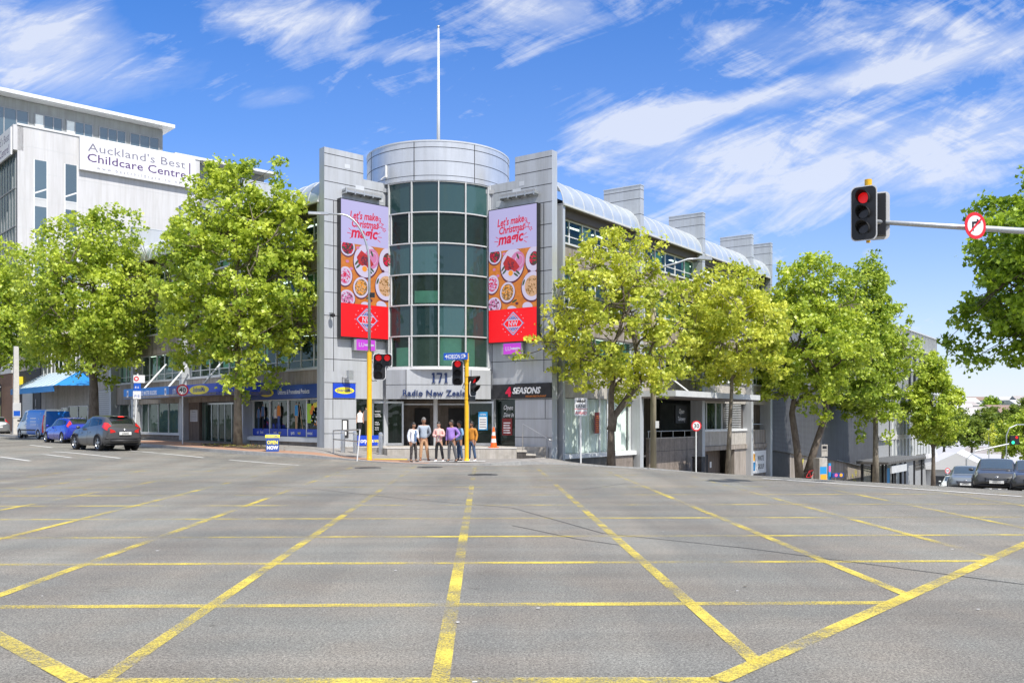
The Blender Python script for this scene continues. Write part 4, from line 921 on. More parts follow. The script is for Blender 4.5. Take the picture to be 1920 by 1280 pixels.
def signboard(name, label, F, u0, u1, z0, z1, n0, n1, base, cat='sign'):
    t = thing(name, label, cat, F.p((u0+u1)/2, n0, z0)); b = MB(); b.box(F, u0, u1, n0, n1, z0, z1, base); b.build('board', t); return t
t = signboard('wall_sign', 'square blue sign with yellow oval on the grey wall left of the yellow pole', WL, .46, 1.68, 2.75, 3.44, .0, .05, 'royal')
b = MB(); b.ell(WL, 1.07, 3.1, .53, .16, .054, 'yellow'); b.text(WL, 'EmbroidMe.', 1.07, 3.04, .2, .058, 'navy', bold=.02, shear=.2, sx=.85); b.build('lettering', t)
t = signboard('shop_fascia', 'long navy shop fascia with yellow oval above the uniform display windows', LF, -7.9, -.2, 2.77, 3.44, -.03, .08, 'navy')
b = MB(); b.ell(LF, -5.7, 3.1, .75, .2, .084, 'yellow'); b.text(LF, 'EmbroidMe.', -5.7, 3.03, .28, .088, 'navy', bold=.02, shear=.2, sx=.85); b.text(LF, 'Uniforms & Promotional Products', -2.9, 3.0, .32, .084, 'letter_white', bold=.012, sx=.72); b.build('lettering', t)
t = signboard('shop_fascia', 'black restaurant fascia with red and white lettering right of the entrance', WR, .15, 3.6, 2.74, 3.44, .0, .12, 'black_wall')
b = MB(); b.text(WR, '4', 1.15, 2.86, .62, .125, 's_txt', bold=.04, extr=.02); b.text(WR, 'SEASONS', 2.2, 2.98, .42, .125, 'letter_white', bold=.03, shear=.25, extr=.02, sx=.92); b.text(WR, 'INDIAN RESTAURANT', 2.75, 2.80, .12, .125, 'orange', bold=.01); b.build('lettering', t)
# canopy on the left street
t = thing('street_canopy', 'blue banded entrance canopy with a rounded end, hung from white rods', 'canopy', LF.p(-12, 1.2, 3.0))
CP = [(-20.3, -.1), (-20.3, 2.3), (-6.9, 2.3)]+[(-6.9+1.6*math.sin(R(a)), .7+1.6*math.cos(R(a))) for a in (15, 30, 45, 60, 75, 90)]+[(-5.3, -.1)]
def strip(b, pts, z0, z1, m, n=0):
    for i in range(len(pts)-1): P = [LF.p(pts[i][0], pts[i][1]+n, z0), LF.p(pts[i+1][0], pts[i+1][1]+n, z0), LF.p(pts[i+1][0], pts[i+1][1]+n, z1), LF.p(pts[i][0], pts[i][1]+n, z1)]; b.poly(P, m)
b = MB(); b.plan([LF.p(u, n, 0).xy for u, n in CP], 3.02, 3.14, 'concrete_pale'); b.build('slab', t, recalc=True)
b = MB(); strip(b, CP[:2], 3.0, 3.6, 'grey_paint'); strip(b, [(-20.3, 2.3), (-13.1, 2.3)], 3.0, 3.6, 'blue_banner'); strip(b, [(-13.1, 2.3), (-11.2, 2.3)], 3.0, 3.6, 'navy'); strip(b, [(-11.2, 2.3)]+CP[2:], 3.0, 3.6, 'royal'); b.plan([LF.p(u, n-.05, 0).xy for u, n in CP], 3.15, 3.5, 'grey_paint'); fb = b.build('fascia_band', t)
b = MB(); b.text(LF, 'REGISTERED MASTER BUILDERS', -16.6, 3.18, .34, 2.306, 'letter_white', bold=.02, sx=.72)
for u in (-19.6, -13.6): b.rect(LF, u-.12, u+.12, 3.1, 3.5, 2.306, 'letter_white'); b.ell(LF, u, 3.3, .07, .12, 2.309, 'navy', 12)
b.text(LF, '171', -12.3, 3.16, .38, 2.306, 'letter_white', bold=.01); b.ell(LF, -9.0, 3.3, 1.25, .24, 2.306, 'yellow'); b.text(LF, 'EmbroidMe.', -9.0, 3.2, .36, 2.31, 'navy', bold=.02, shear=.2, sx=.9); b.build('lettering', fb)
b = MB()
for u in (-18.2, -14.4, -9.6, -6.6): b.tube([LF.p(u, 1.9, 3.5), LF.p(u-1.2, .0, 5.2)], .05, 'white_paint', 8)
b.build('tie_rod', t)
t = signboard('hanging_sign', 'black Open Takeaway sign on the terrace wall', RF, 14.1, 15.7, 1.5, 2.6, -.6, -.5, 'sign_black')
b = MB(); b.text(RF, 'Open', 14.9, 2.1, .42, -.49, 'letter_white', shear=.3, sx=.8); b.text(RF, 'Takeaway', 14.9, 1.65, .38, -.49, 'letter_white', shear=.3, sx=.72); b.build('lettering', t)
t = signboard('wall_sign', 'white square WASTE GROUP sign at the far end of the basement wall', RF, 24.9, 28.0, -2.1, -.5, .0, .1, 'paper')
b = MB(); b.rect(RF, 25.2, 25.8, -1.2, -.7, .104, 'poster_orange'); b.rect(RF, 25.2, 25.8, -1.9, -1.3, .104, 'poster_blue'); b.text(RF, 'WASTE', 26.9, -1.2, .5, .104, 'sign_black', bold=.02, sx=.75); b.text(RF, 'GROUP', 26.9, -1.8, .5, .104, 'sign_black', bold=.02, sx=.75); b.build('lettering', t)
# floodlight, camera
t = thing('wall_light', 'grey floodlight bracket above the square blue oval sign', 'light', WL.p(1.15, .3, 3.75)); b = MB(); b.box(WL, 1.05, 1.32, .25, .45, 3.6, 4.05, 'galv'); b.tube([WL.p(1.0, .0, 3.75), WL.p(.95, .25, 3.7), WL.p(1.1, .35, 3.75)], .03, 'steel'); b.build('housing', t)
t = thing('security_camera', 'small dark camera on the wing edge beside the left screen', 'camera', WL.p(.3, .2, 6.6)); b = MB(); b.lathe(WL.p(.3, .25, 6.6), [(.001, -.1), (.11, -.05), (.12, .05), (.05, .1)], 'black_plastic', 12); b.tube([WL.p(.3, 0, 6.75), WL.p(.3, .25, 6.72)], .03, 'galv'); b.build('housing', t, smooth=True)
# tower roof fittings: flagpole, antenna
t = thing('flagpole', 'tall thin white flagpole rising from the round tower', 'flagpole', (DC.x, DC.y, 14.7)); b = MB(); b.tube([(DC.x, DC.y, 14.7), (DC.x, DC.y, 18), (DC.x, DC.y, 22.2)], [.10, .08, .045], 'white_paint', 10); b.build('pole', t, smooth='all')
b = MB(); b.sph((DC.x, DC.y, 22.25), .08, 'galv'); b.build('finial', t)
t = thing('antenna', 'small white wall antenna clinging to the left of the tower crown', 'antenna', (-6.2, 45.3, 13.9)); b = MB(); b.tube([(-6.2, 45.1, 13.6), (-6.2, 45.1, 14.2)], .05, 'white_paint'); b.tube([(-6.45, 45.15, 13.5), (-6.2, 45.1, 13.7), (-5.95, 45.2, 13.5)], .035, 'white_paint'); b.sph((-5.9, 45.1, 13.45), .1, 'white_paint'); b.build('mast', t)

# ================================================================== OTHER BUILDINGS
def plain_window(F, u0, u1, z0, z1, n, par, nm='window', fr='white_paint', gl='glass_blue', mull=1, th=.06):
    b = MB(); b.box(F, u0, u0+th, n-.05, n+.05, z0, z1, fr); b.box(F, u1-th, u1, n-.05, n+.05, z0, z1, fr); b.box(F, u0+th, u1-th, n-.05, n+.05, z1-th, z1, fr); b.box(F, u0+th, u1-th, n-.05, n+.05, z0, z0+th, fr)
    for i in range(1, mull): uu = u0+(u1-u0)*i/mull; b.box(F, uu-th/2, uu+th/2, n-.05, n+.05, z0+th, z1-th, fr)
    o = b.build(nm, par); g = MB(); g.rect(F, u0+th, u1-th, z0+th, z1-th, n, gl); g.build('pane', o); return o
CO = LF.p(-54.4, 0, 0)      # street corner of the childcare building
CF = Fr((CO.x, CO.y), (.743, .669)); SF = Fr((CO.x, CO.y), (.669, -.743))
t = thing('childcare_building', 'tall white rendered building with slit windows and a big sign', 'building', (CO.x, CO.y, .5))
b = MB(); H = 28.7
b.plan([CF.p(0, 0, 0).xy, CF.p(17.2, 0, 0).xy, CF.p(17.2, -6, 0).xy, CF.p(0, -6, 0).xy], 0, H, 'white_wall')
wl = b.build('wall', t, recalc=True)
b = MB(); b.box(CF, -.05, 17.25, -6, .08, H, H+.18, 'white_paint'); b.build('roof_capping', t)
b = MB()
for z in (9, 11.6, 14.2, 16.8, 19.4, 22, 24.6, 26.9): b.box(CF, 0, 17.2, .001, .005, z, z+.03, 'pale_grey')
for u in (1.3, 5.2, 9, 12.6, 16.6): b.box(CF, u, u+.03, .0055, .009, 0, H, 'pale_grey')
b.build('panel_joint', wl)
for (px, z0, z1) in ((76, 12, 25.8), (133, 12, 25.9)):
    r = (px-960)/F0; u = (r*CF.o.y-CF.o.x)/(CF.u.x-r*CF.u.y)
    b = MB(); b.box(CF, u-.62, u-.5, -.02, .06, z0, z1, 'white_paint'); b.box(CF, u+.5, u+.62, -.02, .06, z0, z1, 'white_paint')
    for k in range(5):
        zz = z1-.1-k*4.3; b.box(CF, u-.5, u+.5, -.02, .05, zz-3.5, zz-3.4, 'white_paint'); b.box(CF, u-.5, u+.5, -.02, .03, zz-4.2, zz-3.5, 'pale_grey')
    ow = b.build('slit_window', t); g = MB(); g.rect(CF, u-.5, u+.5, z0, z1, .012, 'glass_blue'); g.build('pane', ow)
    b = MB()
    for k in range(3): b.line(CF, u-.5, z1-3.1-k*4.3, u+.5, z1-2.6-k*4.3, .14, .02, 'white_paint')
    b.build('stair_rail', ow)
# street face: curtain wall
b = MB(); b.box(SF, -30, -.02, -8, 0, .3, 26.3, 'grey_paint'); b.box(SF, -30, 0, -.5, .35, 26.4, H, 'white_wall'); b.build('street_wall', t)
b = MB(); b.rect(SF, -29, -.4, 9, 26.2, .02, 'glass_blue'); cw = b.build('curtain_wall', t); b = MB()
for u in range(0, 29, 1): b.box(SF, -.5-u*1.0, -.45-u*1.0, .0, .08, 9, 26.2, 'grey_paint')
for z in (9, 12.5, 16, 19.5, 23): b.box(SF, -29, -.4, .0, .09, z, z+.12, 'grey_paint')
b.build('mullion', cw)
b = MB(); b.box(SF, -30, -.5, .01, .3, .4, 6, 'brick'); b.box(SF, -30, -.4, .01, .4, 6, 8.8, 'pale_grey'); b.rect(SF, -12, -4.5, .8, 5.0, .32, 'yellow_interior'); 
for u in (-12, -10, -8, -6.2, -4.5): b.box(SF, u, u+.12, .3, .4, .8, 5, 'black_wall')
b.build('shopfront', t)
sg = thing('roof_sign', 'large white childcare centre banner sign high on the white wall', 'sign', CF.p(11, .2, 25.5))
b = MB(); b.box(CF, 5.3, 16.55, .05, .42, 25.55, 28.72, 'sign_white'); b.build('board', sg)
b = MB(); b.text(CF, "Auckland's Best", 10.75, 27.42, 1.12, .424, 'grey_text', bold=.0, sx=1.28, sp=1.04); b.text(CF, 'Childcare Centre', 10.75, 26.42, 1.12, .424, 'purple_text', bold=.008, sx=1.20, sp=1.02); b.text(CF, 'www.bestchildcare.co.nz', 10.9, 25.78, .46, .424, 'grey_text', sx=1.0, sp=1.7); b.rect(CF, 15.9, 16.02, 26.7, 28.1, .424, 'purple_text'); b.rect(CF, 15.9, 16.02, 26.35, 26.55, .424, 'purple_text'); b.build('lettering', sg)
sg = thing('street_side_sign', 'white childcare sign band wrapping the street side of the white building', 'sign', SF.p(-7, .4, 26.4))
b = MB(); b.box(SF, -14, -.3, .36, .5, 26.0, 28.5, 'sign_white'); b.build('board', sg); b = MB(); b.text(SF, "Auckland's Best", -.8, 27.4, 1.1, .505, 'grey_text', align='RIGHT'); b.text(SF, 'Childcare Centre!', -.8, 26.3, 1.1, .505, 'purple_text', align='RIGHT'); b.build('lettering', sg)
# apartment block behind
A0 = Vector((-50, 92, 0)); AF = Fr((A0.x, A0.y), (.743, .669))
t = thing('apartment_building', 'pale grey apartment block with flat overhanging roof behind the white building', 'building', (-45, 98, 0))
b = MB(); b.box(AF, -8, 15, -12, 0, 0, 33.9, 'mid_grey'); b.build('wall', t); b = MB(); b.box(AF, 15.01, 27.2, -12, -.02, 0, 30.95, 'mid_grey'); b.build('wall', t)
b = MB(); b.box(AF, -9, 15.8, -13, 1.5, 33.95, 34.3, 'white_paint'); b.build('roof', t); b = MB(); b.box(AF, 15.81, 28.2, -13, 1.4, 31.0, 31.3, 'white_paint'); b.build('roof', t)
for (u0, u1, z0, z1, m_) in ((-7.5, -5, 29.8, 32.9, 3), (-4.6, -2.4, 29.8, 32.9, 2), (-2.0, 1.4, 29.8, 32.9, 3), (1.9, 4.6, 29.8, 32.9, 3), (4.9, 7.6, 29.8, 32.9, 3), (8.2, 11.0, 29.8, 32.9, 3), (11.4, 14.6, 29.8, 32.9, 3), (16.3, 18.8, 27.2, 30.0, 2), (19.6, 22.0, 27.2, 30.0, 2), (22.6, 25.4, 27.2, 30.0, 3), (18.0, 20.6, 23.6, 26.2, 2), (21.4, 24.4, 23.6, 26.2, 3), (18.0, 20.6, 20.2, 22.8, 2), (21.4, 24.4, 20.2, 22.8, 3)):
    o = plain_window(AF, u0, u1, z0, z1, .03, t, fr='grey_paint', mull=m_, th=.1)
    g = MB(); 
    if int(u0*10) % 2: g.rect(AF, u0+.12, u0+(u1-u0)/m_-.05, z0+.9, z1-.12, .045, 'curtain'); g.build('curtain', o)
for u0 in (1.8, 8.3, 16.2, 22.7):
    z0 = 29.6 if u0 < 15 else 26.6; b = MB(); b.box(AF, u0, u0+3, .95, 1.0, z0+1.0, z0+1.08, 'white_paint'); b.box(AF, u0, u0+3, .95, 1.0, z0+.1, z0+.16, 'white_paint'); b.box(AF, u0, u0+3, .05, 1.0, z0-.1, z0, 'pale_grey')
    for k in range(24): b.box(AF, u0+k*.128, u0+k*.128+.045, .95, 1.0, z0+.16, z0+1.0, 'white_paint')
    b.build('balcony', t)
# shops along the left street
t = thing('shop_building', 'low concrete shop building with roller shutter beneath the far left tree', 'building', LF.p(-37, -2, .4))
b = MB(); b.box(LF, -47, -28.9, -10, -.05, .2, 8.6, 'concrete_pale'); b.build('wall', t)
b = MB(); b.box(LF, -32.2, -29.2, -.04, .02, .5, 3.9, 'grey_paint')
for k in range(22): b.box(LF, -32.1, -29.3, .021, .05, .55+k*.15, .64+k*.15, 'pale_grey')
b.build('roller_shutter', t)
plain_window(LF, -41, -39.5, 1.3, 2.7, .02, t, nm='shop_window'); plain_window(LF, -39.2, -34.4, .9, 2.8, .02, t, nm='shop_window', gl='glass_dark', mull=2)
for q in range(5): plain_window(LF, -46+q*3.2, -43.8+q*3.2, 5.4, 7.6, .02, t, gl='glass_dark', mull=2)
t = thing('black_shop', 'narrow black painted shopfront numbered 163', 'building', LF.p(-51, -2, .4))
b = MB(); b.box(LF, -54.3, -47.1, -10, -.02, .2, 6.1, 'black_wall'); b.box(LF, -54.3, -47.1, -10, .05, 6.1, 11.6, 'concrete_pale'); b.build('wall', t)
b = MB(); b.box(LF, -52.6, -49.3, -.01, .04, .5, 4.3, 'galv')
for k in range(25): b.box(LF, -52.5, -49.4, .041, .06, .55+k*.15, .62+k*.15, 'pale_grey')
rr = random.Random(12)
for k in range(34): b.ell(LF, -51+rr.gauss(0, .7), 1.5+rr.gauss(0, .45), rr.uniform(.05, .3), rr.uniform(.04, .12), .065+.0005*k, rr.choice(['black_wall', 'graf_white', 'black_wall']), 10, rr.uniform(0, 3))
b.build('roller_shutter', t)
b = MB(); 
for u in (-53.5, -48.4):
    b = MB()
    for k, c in enumerate('163'): b.text(LF, c, u, 2.9-k*.75, .85, .03, 'graf_white', bold=.02)
    b.build('lettering', t)
b = MB(); b.box(LF, -53.2, -52.5, .0, .35, 4.8, 5.6, 'yellow'); b.build('wall_lamp', t)
t = thing('awning', 'sloping blue canvas awning over the shop behind the blue van', 'awning', LF.p(-40, 1, 4)); b = MB()
zA, zB = 5.6, 4.25; Pa = [LF.p(-46.6, 2.4, zB), LF.p(-34.6, 2.4, zB), LF.p(-36.5, -.03, zA), LF.p(-44.5, -.03, zA)]
b.mesh(Pa, [(0, 1, 2, 3)], 'awning_pale'); b.mesh([LF.p(-34.6, 2.4, zB), LF.p(-32.6, -.03, zB), LF.p(-36.5, -.03, zA)], [(0, 1, 2)], 'awning'); b.mesh([LF.p(-46.6, 2.4, zB), LF.p(-48, -.03, zB), LF.p(-44.5, -.03, zA)], [(0, 2, 1)], 'awning')
b.box(LF, -46.6, -34.6, 2.36, 2.42, zB-.45, zB-.01, 'awning'); b.build('canvas', t)
b = MB()
for q in range(9): u = -46.4+q*1.45; b.tube([LF.p(u, 2.38, zB+.02), LF.p(u*.8-8.1, .0, zA+.02)], .02, 'white_paint', 5)
b.build('awning_frame', t)
for i, (z, m_, tx, lab) in enumerate(((4.75, 'letter_white', 'Burger', 'round black hanging sign with white script at the far left shopfront'), (3.45, 'orange', 'Grill', 'round black hanging sign with orange lettering, below the white script one'))):
    t = thing('hanging_sign', lab, 'sign', SF.p(-5.2, 1.4, z), group='round shop signs'); F_ = Fr(SF.p(-3.6, 1.1, 0).xy, (.93, .37)); b = MB()
    b.prism(F_, [(.62*math.cos(2*math.pi*k/24), z+.62*math.sin(2*math.pi*k/24)) for k in range(24)], -.08, .08, 'sign_black'); b.build('board', t); b = MB(); b.text(F_, tx, 0, z-.1, .36, .085, m_, shear=.3, bold=.02); b.tube([F_.p(0, 0, z+.6), F_.p(.2, 0, z+.75)], .03, 'galv'); b.build('lettering', t)
# utility pole far left
q = at(30, 70); zq = pave_z(q.x, q.y)
t = thing('utility_pole', 'square pale concrete utility pole at the far left kerb', 'pole', (q.x, q.y, zq)); F_ = Fr((q.x, q.y), (.8, .6)); b = MB()
V = []
for z, s in ((zq-.1, .22), (7.3, .16)):
    for a, c in ((-1, -1), (1, -1), (1, 1), (-1, 1)): V.append(F_.p(a*s, c*s, z))
b.mesh(V, [(0, 1, 5, 4), (1, 2, 6, 5), (2, 3, 7, 6), (3, 0, 4, 7), (4, 5, 6, 7)], 'conc_pole'); b.build('post', t, recalc=True)
b = MB(); b.box(F_, -.25, .3, .2, .24, 1.9, 3.0, 'pale_grey'); b.rect(F_, -.2, .25, 2.0, 2.4, .245, 'sign_blue'); b.build('notice', t)

# grey blank wall building and glass block down the right street
t = thing('grey_building', 'low building with blank grey ribbed upper wall above a concrete base', 'building', RF.p(43, -3, -4))
b = MB(); b.box(RF, 28.9, 61, -14, -.6, -7.5, 4.6, 'dark_stone'); b.build('wall', t)
b = MB(); n = 61-29.6; P0 = [(29.6, -.5), (61, -3.2), (61, 4.4), (29.6, 4.4)]; b.prism(RF, P0, -.6, -.3, 'grey_cladding'); cl_ = b.build('cladding', t)
b = MB()
for k in range(100): 
    z = 4.3-k*.1
    if z > -3: 
        ue = 61; us = 29.6; 
        if z < -.5: us = 29.6+(-.5-z)/2.7*31.4
        if us < ue: b.box(RF, us, ue, -.3, -.285, z, z+.02, 'joint')
b.build('ribs', cl_)
b = MB(); b.box(RF, 28.9, 34.8, -.6, -.45, -7, -.55, 'black_wall'); b.box(RF, 34.9, 61, -.6, -.5, -7.5, -1.0, 'concrete'); b.tube([RF.p(47, -.3, -1.9), RF.p(60, -.3, -3.3)], .03, 'steel'); b.build('base_wall', t)
def graf(F, u, z, n, s, m, par):
    b = MB(); rr = random.Random(int(u)); 
    for k in range(8):
        x = u+(k % 4)*.5*s; zz = z-(k//4)*.9*s; pts = [(x+rr.uniform(-.2, .25)*s, zz+rr.uniform(-.4, .4)*s) for _ in range(5)]
        for i in range(4): b.line(F, *pts[i], *pts[i+1], .09*s, n+.002*k, m)
    b.build('graffiti', par)
graf(RF, 36.5, -1.9, -.49, 1.1, 'graffiti', t); graf(RF, 52.5, -3.4, -.49, 1.0, 'graffiti', t); graf(RF, 65, -4.5, -.3, 1.2, 'graf_white', t)
t = thing('glass_building', 'tall glass and steel office block beyond the grey wall', 'building', RF.p(76, -4, -7))
b = MB(); b.box(RF, 61.5, 89.7, -14, -.3, -9, 11.8, 'grey_paint'); b.box(RF, 61.2, 66, -.3, -.1, -9, -2.6, 'dark_stone'); b.build('wall', t)
b = MB(); b.rect(RF, 61.5, 89.7, 2.6, 12.0, -.2, 'glass_blue'); b.rect(RF, 66, 89.7, -3, 2.3, -.2, 'glass_blue'); cw = b.build('curtain_wall', t); b = MB()
for k in range(36): b.box(RF, 61.5+k*.8, 61.58+k*.8, -.2, .02, 2.6, 12.0, 'pale_grey')
for z in (2.4, 4.9, 7.3, 9.8, 11.9): b.box(RF, 61.5, 89.7, -.2, .04, z, z+.14, 'pale_grey')
for k in range(15): b.box(RF, 66+k*1.6, 66.8+k*1.6, -.2, .0, -3, 2.38, 'pale_grey')
for z in (-.4, -3.0): b.box(RF, 61.5, 89.7, -.19, .05, z, z+.5, 'white_wall')
b.build('mullion', cw)
b = MB()
for k in range(5): b.box(RF, 74+k*2.6, 74.7+k*2.6, -.1, .1, 2.6, 9.6, 'black_wall')
b.build('dark_fin', cw)
# the opposite corners (behind and beside the camera)
for (x0, x1, y0, y1, h, m_, lab) in ((-46, -26, -62, -34, 22, 'concrete', 'concrete office block across the crossing behind the viewpoint on the left'), (-12, 14, -78, -52, 26, 'pale_grey', 'pale tall office block behind the viewpoint'),):
    t = thing('office_building', lab, 'building', ((x0+x1)/2, (y0+y1)/2, 0)); b = MB(); b.plan([(x0, y0), (x1, y0), (x1, y1), (x0, y1)], 0, h, m_); b.build('wall', t, recalc=True)
    F_ = Fr((x1, y1), (-1, 0)); b = MB()
    for z in range(2, h-2, 3): b.rect(F_, 1, x1-x0-1, z, z+1.7, .02, 'glass_dark')
    b.build('window', t)

# ================================================================== FAR VALLEY AND HILL
rr = random.Random(21); hn = 0
proto = None
def house(x, y, w_, d, h, rot, roof, lab, z=None):
    z = terr(x, y) if z is None else z; t = thing('hill_house', lab, 'house', (x, y, z), rot, group='houses on the far hillside')
    b = MB(); b.box(ID, -w_/2, w_/2, -d/2, d/2, -2, h, 'far_white'); b.build('wall', t, local=True)
    b = MB(); b.mesh([(-w_/2-.5, -d/2-.5, h), (w_/2+.5, -d/2-.5, h), (w_/2+.5, d/2+.5, h), (-w_/2-.5, d/2+.5, h), (-w_/2-.5, 0, h+d*.3), (w_/2+.5, 0, h+d*.3)], [(0, 1, 5, 4), (2, 3, 4, 5), (0, 4, 3), (1, 2, 5)], roof); b.build('roof', t, local=True)
    b = MB()
    for k in range(int(w_/3)): b.rect(Fr((0, -d/2), (1, 0)), -w_/2+.8+k*3, -w_/2+2.2+k*3, h*.4, h*.8, .05, 'far_win')
    b.build('window', t, local=True); return t
cols = [('far_roof', 'dark grey'), ('far_roof_light', 'pale'), ('far_roof_red', 'rusty red'), ('far_roof_light', 'silver')]
spots = [(1745, 762, 480), (1762, 768, 500), (1780, 758, 540), (1792, 776, 430), (1808, 772, 450), (1826, 781, 400), (1835, 760, 540), (1905, 766, 470), (1918, 756, 560), (1890, 758, 590), (1870, 782, 390), (1800, 791, 340), (1840, 788, 350), (1780, 786, 370), (1900, 789, 335), (1930, 776, 420), (1758, 781, 400), (1812, 762, 520)]
near = {0: 'leftmost of the hill houses', 1: 'just right of the slim tree top'}
for i, (px, py, y) in enumerate(spots):
    x = (px-960)/F0*y; z = zat(py, y)-2; zt = terr(x, y)
    rf = cols[i % 4]; house(x, y, rr.uniform(9, 15), rr.uniform(7, 10), rr.uniform(3.5, 5), rr.uniform(-.5, .5), rf[0], '%s roofed house, %s from the left on the hill' % (rf[1], ['first', 'second', 'fourth', 'fifth', 'seventh', 'ninth', 'tenth', 'fifteenth', 'seventeenth', 'fourteenth', 'thirteenth', 'sixth', 'eleventh', 'third at the foot', 'sixteenth', 'last', 'third', 'eighth'][i]), z=z)
# ================================================================== TREES
def leaves_mesh(name, C, S, ctr, mats_, parent, rs, up=.35):
    # C: leaf centres (n,3); S: sizes; each leaf is a small folded blade of two triangles pairs
    n = len(C); nr = rs.normal(size=(n, 3)); out = (C-ctr); out /= (np.linalg.norm(out, axis=1)[:, None]+1e-6)
    nr = nr/np.linalg.norm(nr, axis=1)[:, None]+out*.5+np.array([0, 0, up]); nr /= np.linalg.norm(nr, axis=1)[:, None]
    t = np.cross(nr, rs.normal(size=(n, 3))); t /= np.linalg.norm(t, axis=1)[:, None]; s = np.cross(nr, t)
    S = S[:, None]; L = S*.62; W = S*.55
    # five-pointed blade drawn with 6 points
    P = np.stack([C-t*L*.8, C-t*L*.1+s*W+nr*S*.10, C+t*L*.25+s*W*.45, C+t*L, C+t*L*.25-s*W*.45, C-t*L*.1-s*W+nr*S*.10], 1)
    V = P.reshape(-1, 3); me = bpy.data.meshes.new(name); me.vertices.add(6*n); me.vertices.foreach_set('co', V.astype(np.float32).ravel())
    b = np.arange(n)[:, None]*6; F = np.concatenate([b+np.array([[0, 1, 2, 3]]), b+np.array([[0, 3, 4, 5]])], 1).reshape(-1, 4)
    me.loops.add(8*n); me.loops.foreach_set('vertex_index', F.ravel().astype(np.int32)); me.polygons.add(2*n); me.polygons.foreach_set('loop_start', np.arange(0, 8*n, 4, dtype=np.int32)); me.polygons.foreach_set('loop_total', np.full(2*n, 4, dtype=np.int32))
    for m in mats_: me.materials.append(M[m])
    me.update(calc_edges=True); o = bpy.data.objects.new(name, me); COL.objects.link(o); o.parent = parent; return o
def tree(name, label, loc, H, zc, rx, rz, tr, seed, leaf='leaf_green', bark='bark', nclump=230, per=95, ls=.20, forks=1, lean=(0, 0), cs=.55, cx=0, group='street plane trees', low=.25, ry=None, spire=.0, vfork=False):
    rs = np.random.RandomState(seed); r0 = random.Random(seed); T = thing(name, label, 'tree', loc, 0, group); b = MB(); ry = ry or rx*.92
    C = Vector((cx, 0, zc)); attach = []
    def path(p, q, k, wob, sag=0):
        out_ = []; p, q = Vector(p), Vector(q); L = (q-p).length
        for i in range(k+1):
            f = i/k; w_ = math.sin(math.pi*f)*wob*L; out_.append(p.lerp(q, f)+Vector((r0.uniform(-1, 1)*w_, r0.uniform(-1, 1)*w_, r0.uniform(-.6, .6)*w_+sag*math.sin(math.pi*f))))
        return out_
    fz = H*low; trunks = []
    for k in range(forks):
        off = 0 if forks == 1 or vfork else (-.28 if k == 0 else .25); ang = lean[0]+(0 if forks == 1 or vfork else (-.10 if k == 0 else .30))
        P = [Vector((off*tr*2, 0, -.25)), Vector((off*tr*2.2+ang*fz*.5, lean[1]*fz*.5, fz*.5)), Vector((off+ang*fz, lean[1]*fz, fz))]
        top = Vector((cx+ang*fz*.5+r0.uniform(-.2, .2)*rx, r0.uniform(-.2, .2)*ry, zc+rz*(.8-.15*k))); P += path(P[-1], top, 7, .045)[1:]
        if vfork and k == 1: P = [P[1], P[2]+Vector((.05*fz, .1, -.3*fz)), P[2]+Vector((.45*fz, .1, .25*fz))]+[p+Vector((rx*.30, .2, 0)) for p in P[3:]]
        n = len(P); rad = [tr*1.35, tr*.95, tr*.82]+[max(.03, tr*.72*(1-(i/(n-3))**.8)+.02) for i in range(1, n-2)]
        b.tube(P, rad, bark, 10); trunks.append((P, rad)); attach += [(P[i], rad[i]) for i in range(3, n)]
        nl = 9 if forks == 1 else 6
        for j in range(nl):
            i = 2+int((n-4)*j/nl); s_ = P[i].lerp(P[i+1], r0.random()); a = j*2.4+r0.uniform(-.5, .5)+k; el = r0.uniform(-.15, .65)+.25*j/nl
            e = C+Vector((rx*.78*math.cos(a)*math.cos(el), ry*.78*math.sin(a)*math.cos(el), rz*.78*math.sin(el)-rz*.2)); e.z = max(e.z, s_.z+.2)
            Q = path(s_, e, 6, .07, -.1); rr_ = rad[i]*.55; b.tube(Q, [rr_*(1-.8*q/6)+.012 for q in range(7)], bark, 7)
            attach += [(Q[q], rr_*.4) for q in (3, 4, 5, 6)]
            for q in (2, 3, 4, 5):
                d = Vector((r0.uniform(-1, 1), r0.uniform(-1, 1), r0.uniform(-.3, .9)))*rx*.33; Q2 = path(Q[q], Q[q]+d, 4, .1); b.tube(Q2, [.035, .028, .02, .014, .008], bark, 5); attach += [(Q2[3], .02), (Q2[4], .02)]
    # clump centres
    ph = rs.uniform(0, 6.28, 6); A = np.array([[p.x, p.y, p.z] for p, _ in attach]); CC = []
    nclump = int(nclump*1.6); per = int(per*.62); cs *= .76
    while len(CC) < nclump:
        v = rs.normal(size=3); v /= np.linalg.norm(v); th = math.atan2(v[1], v[0])
        lobe = 1+.13*math.sin(3*th+ph[0]+2*v[2])+.10*math.sin(5*th+ph[1]-3*v[2])+.10*math.sin(7*v[2]+ph[2]+th)
        rad = rs.uniform(.25, 1)**.5*lobe
        p = np.array([cx+v[0]*rx*rad, v[1]*ry*rad, zc+v[2]*rz*rad])
        if v[2] > 0 and spire: p[0] = cx+(p[0]-cx)*(1-spire*v[2]); p[1] *= (1-spire*v[2])
        if v[2] < -.2: p[2] = zc+(p[2]-zc)*.88
        CC.append(p)
    for k in range(14): a = rs.uniform(0, 6.28); q = rs.uniform(0, .6); CC.append(np.array([cx+rx*q*math.cos(a), ry*q*math.sin(a), zc+rz*(1.0-.35*q)+rs.uniform(.1, .35)]))
    CC = np.array(CC); tw = MB()
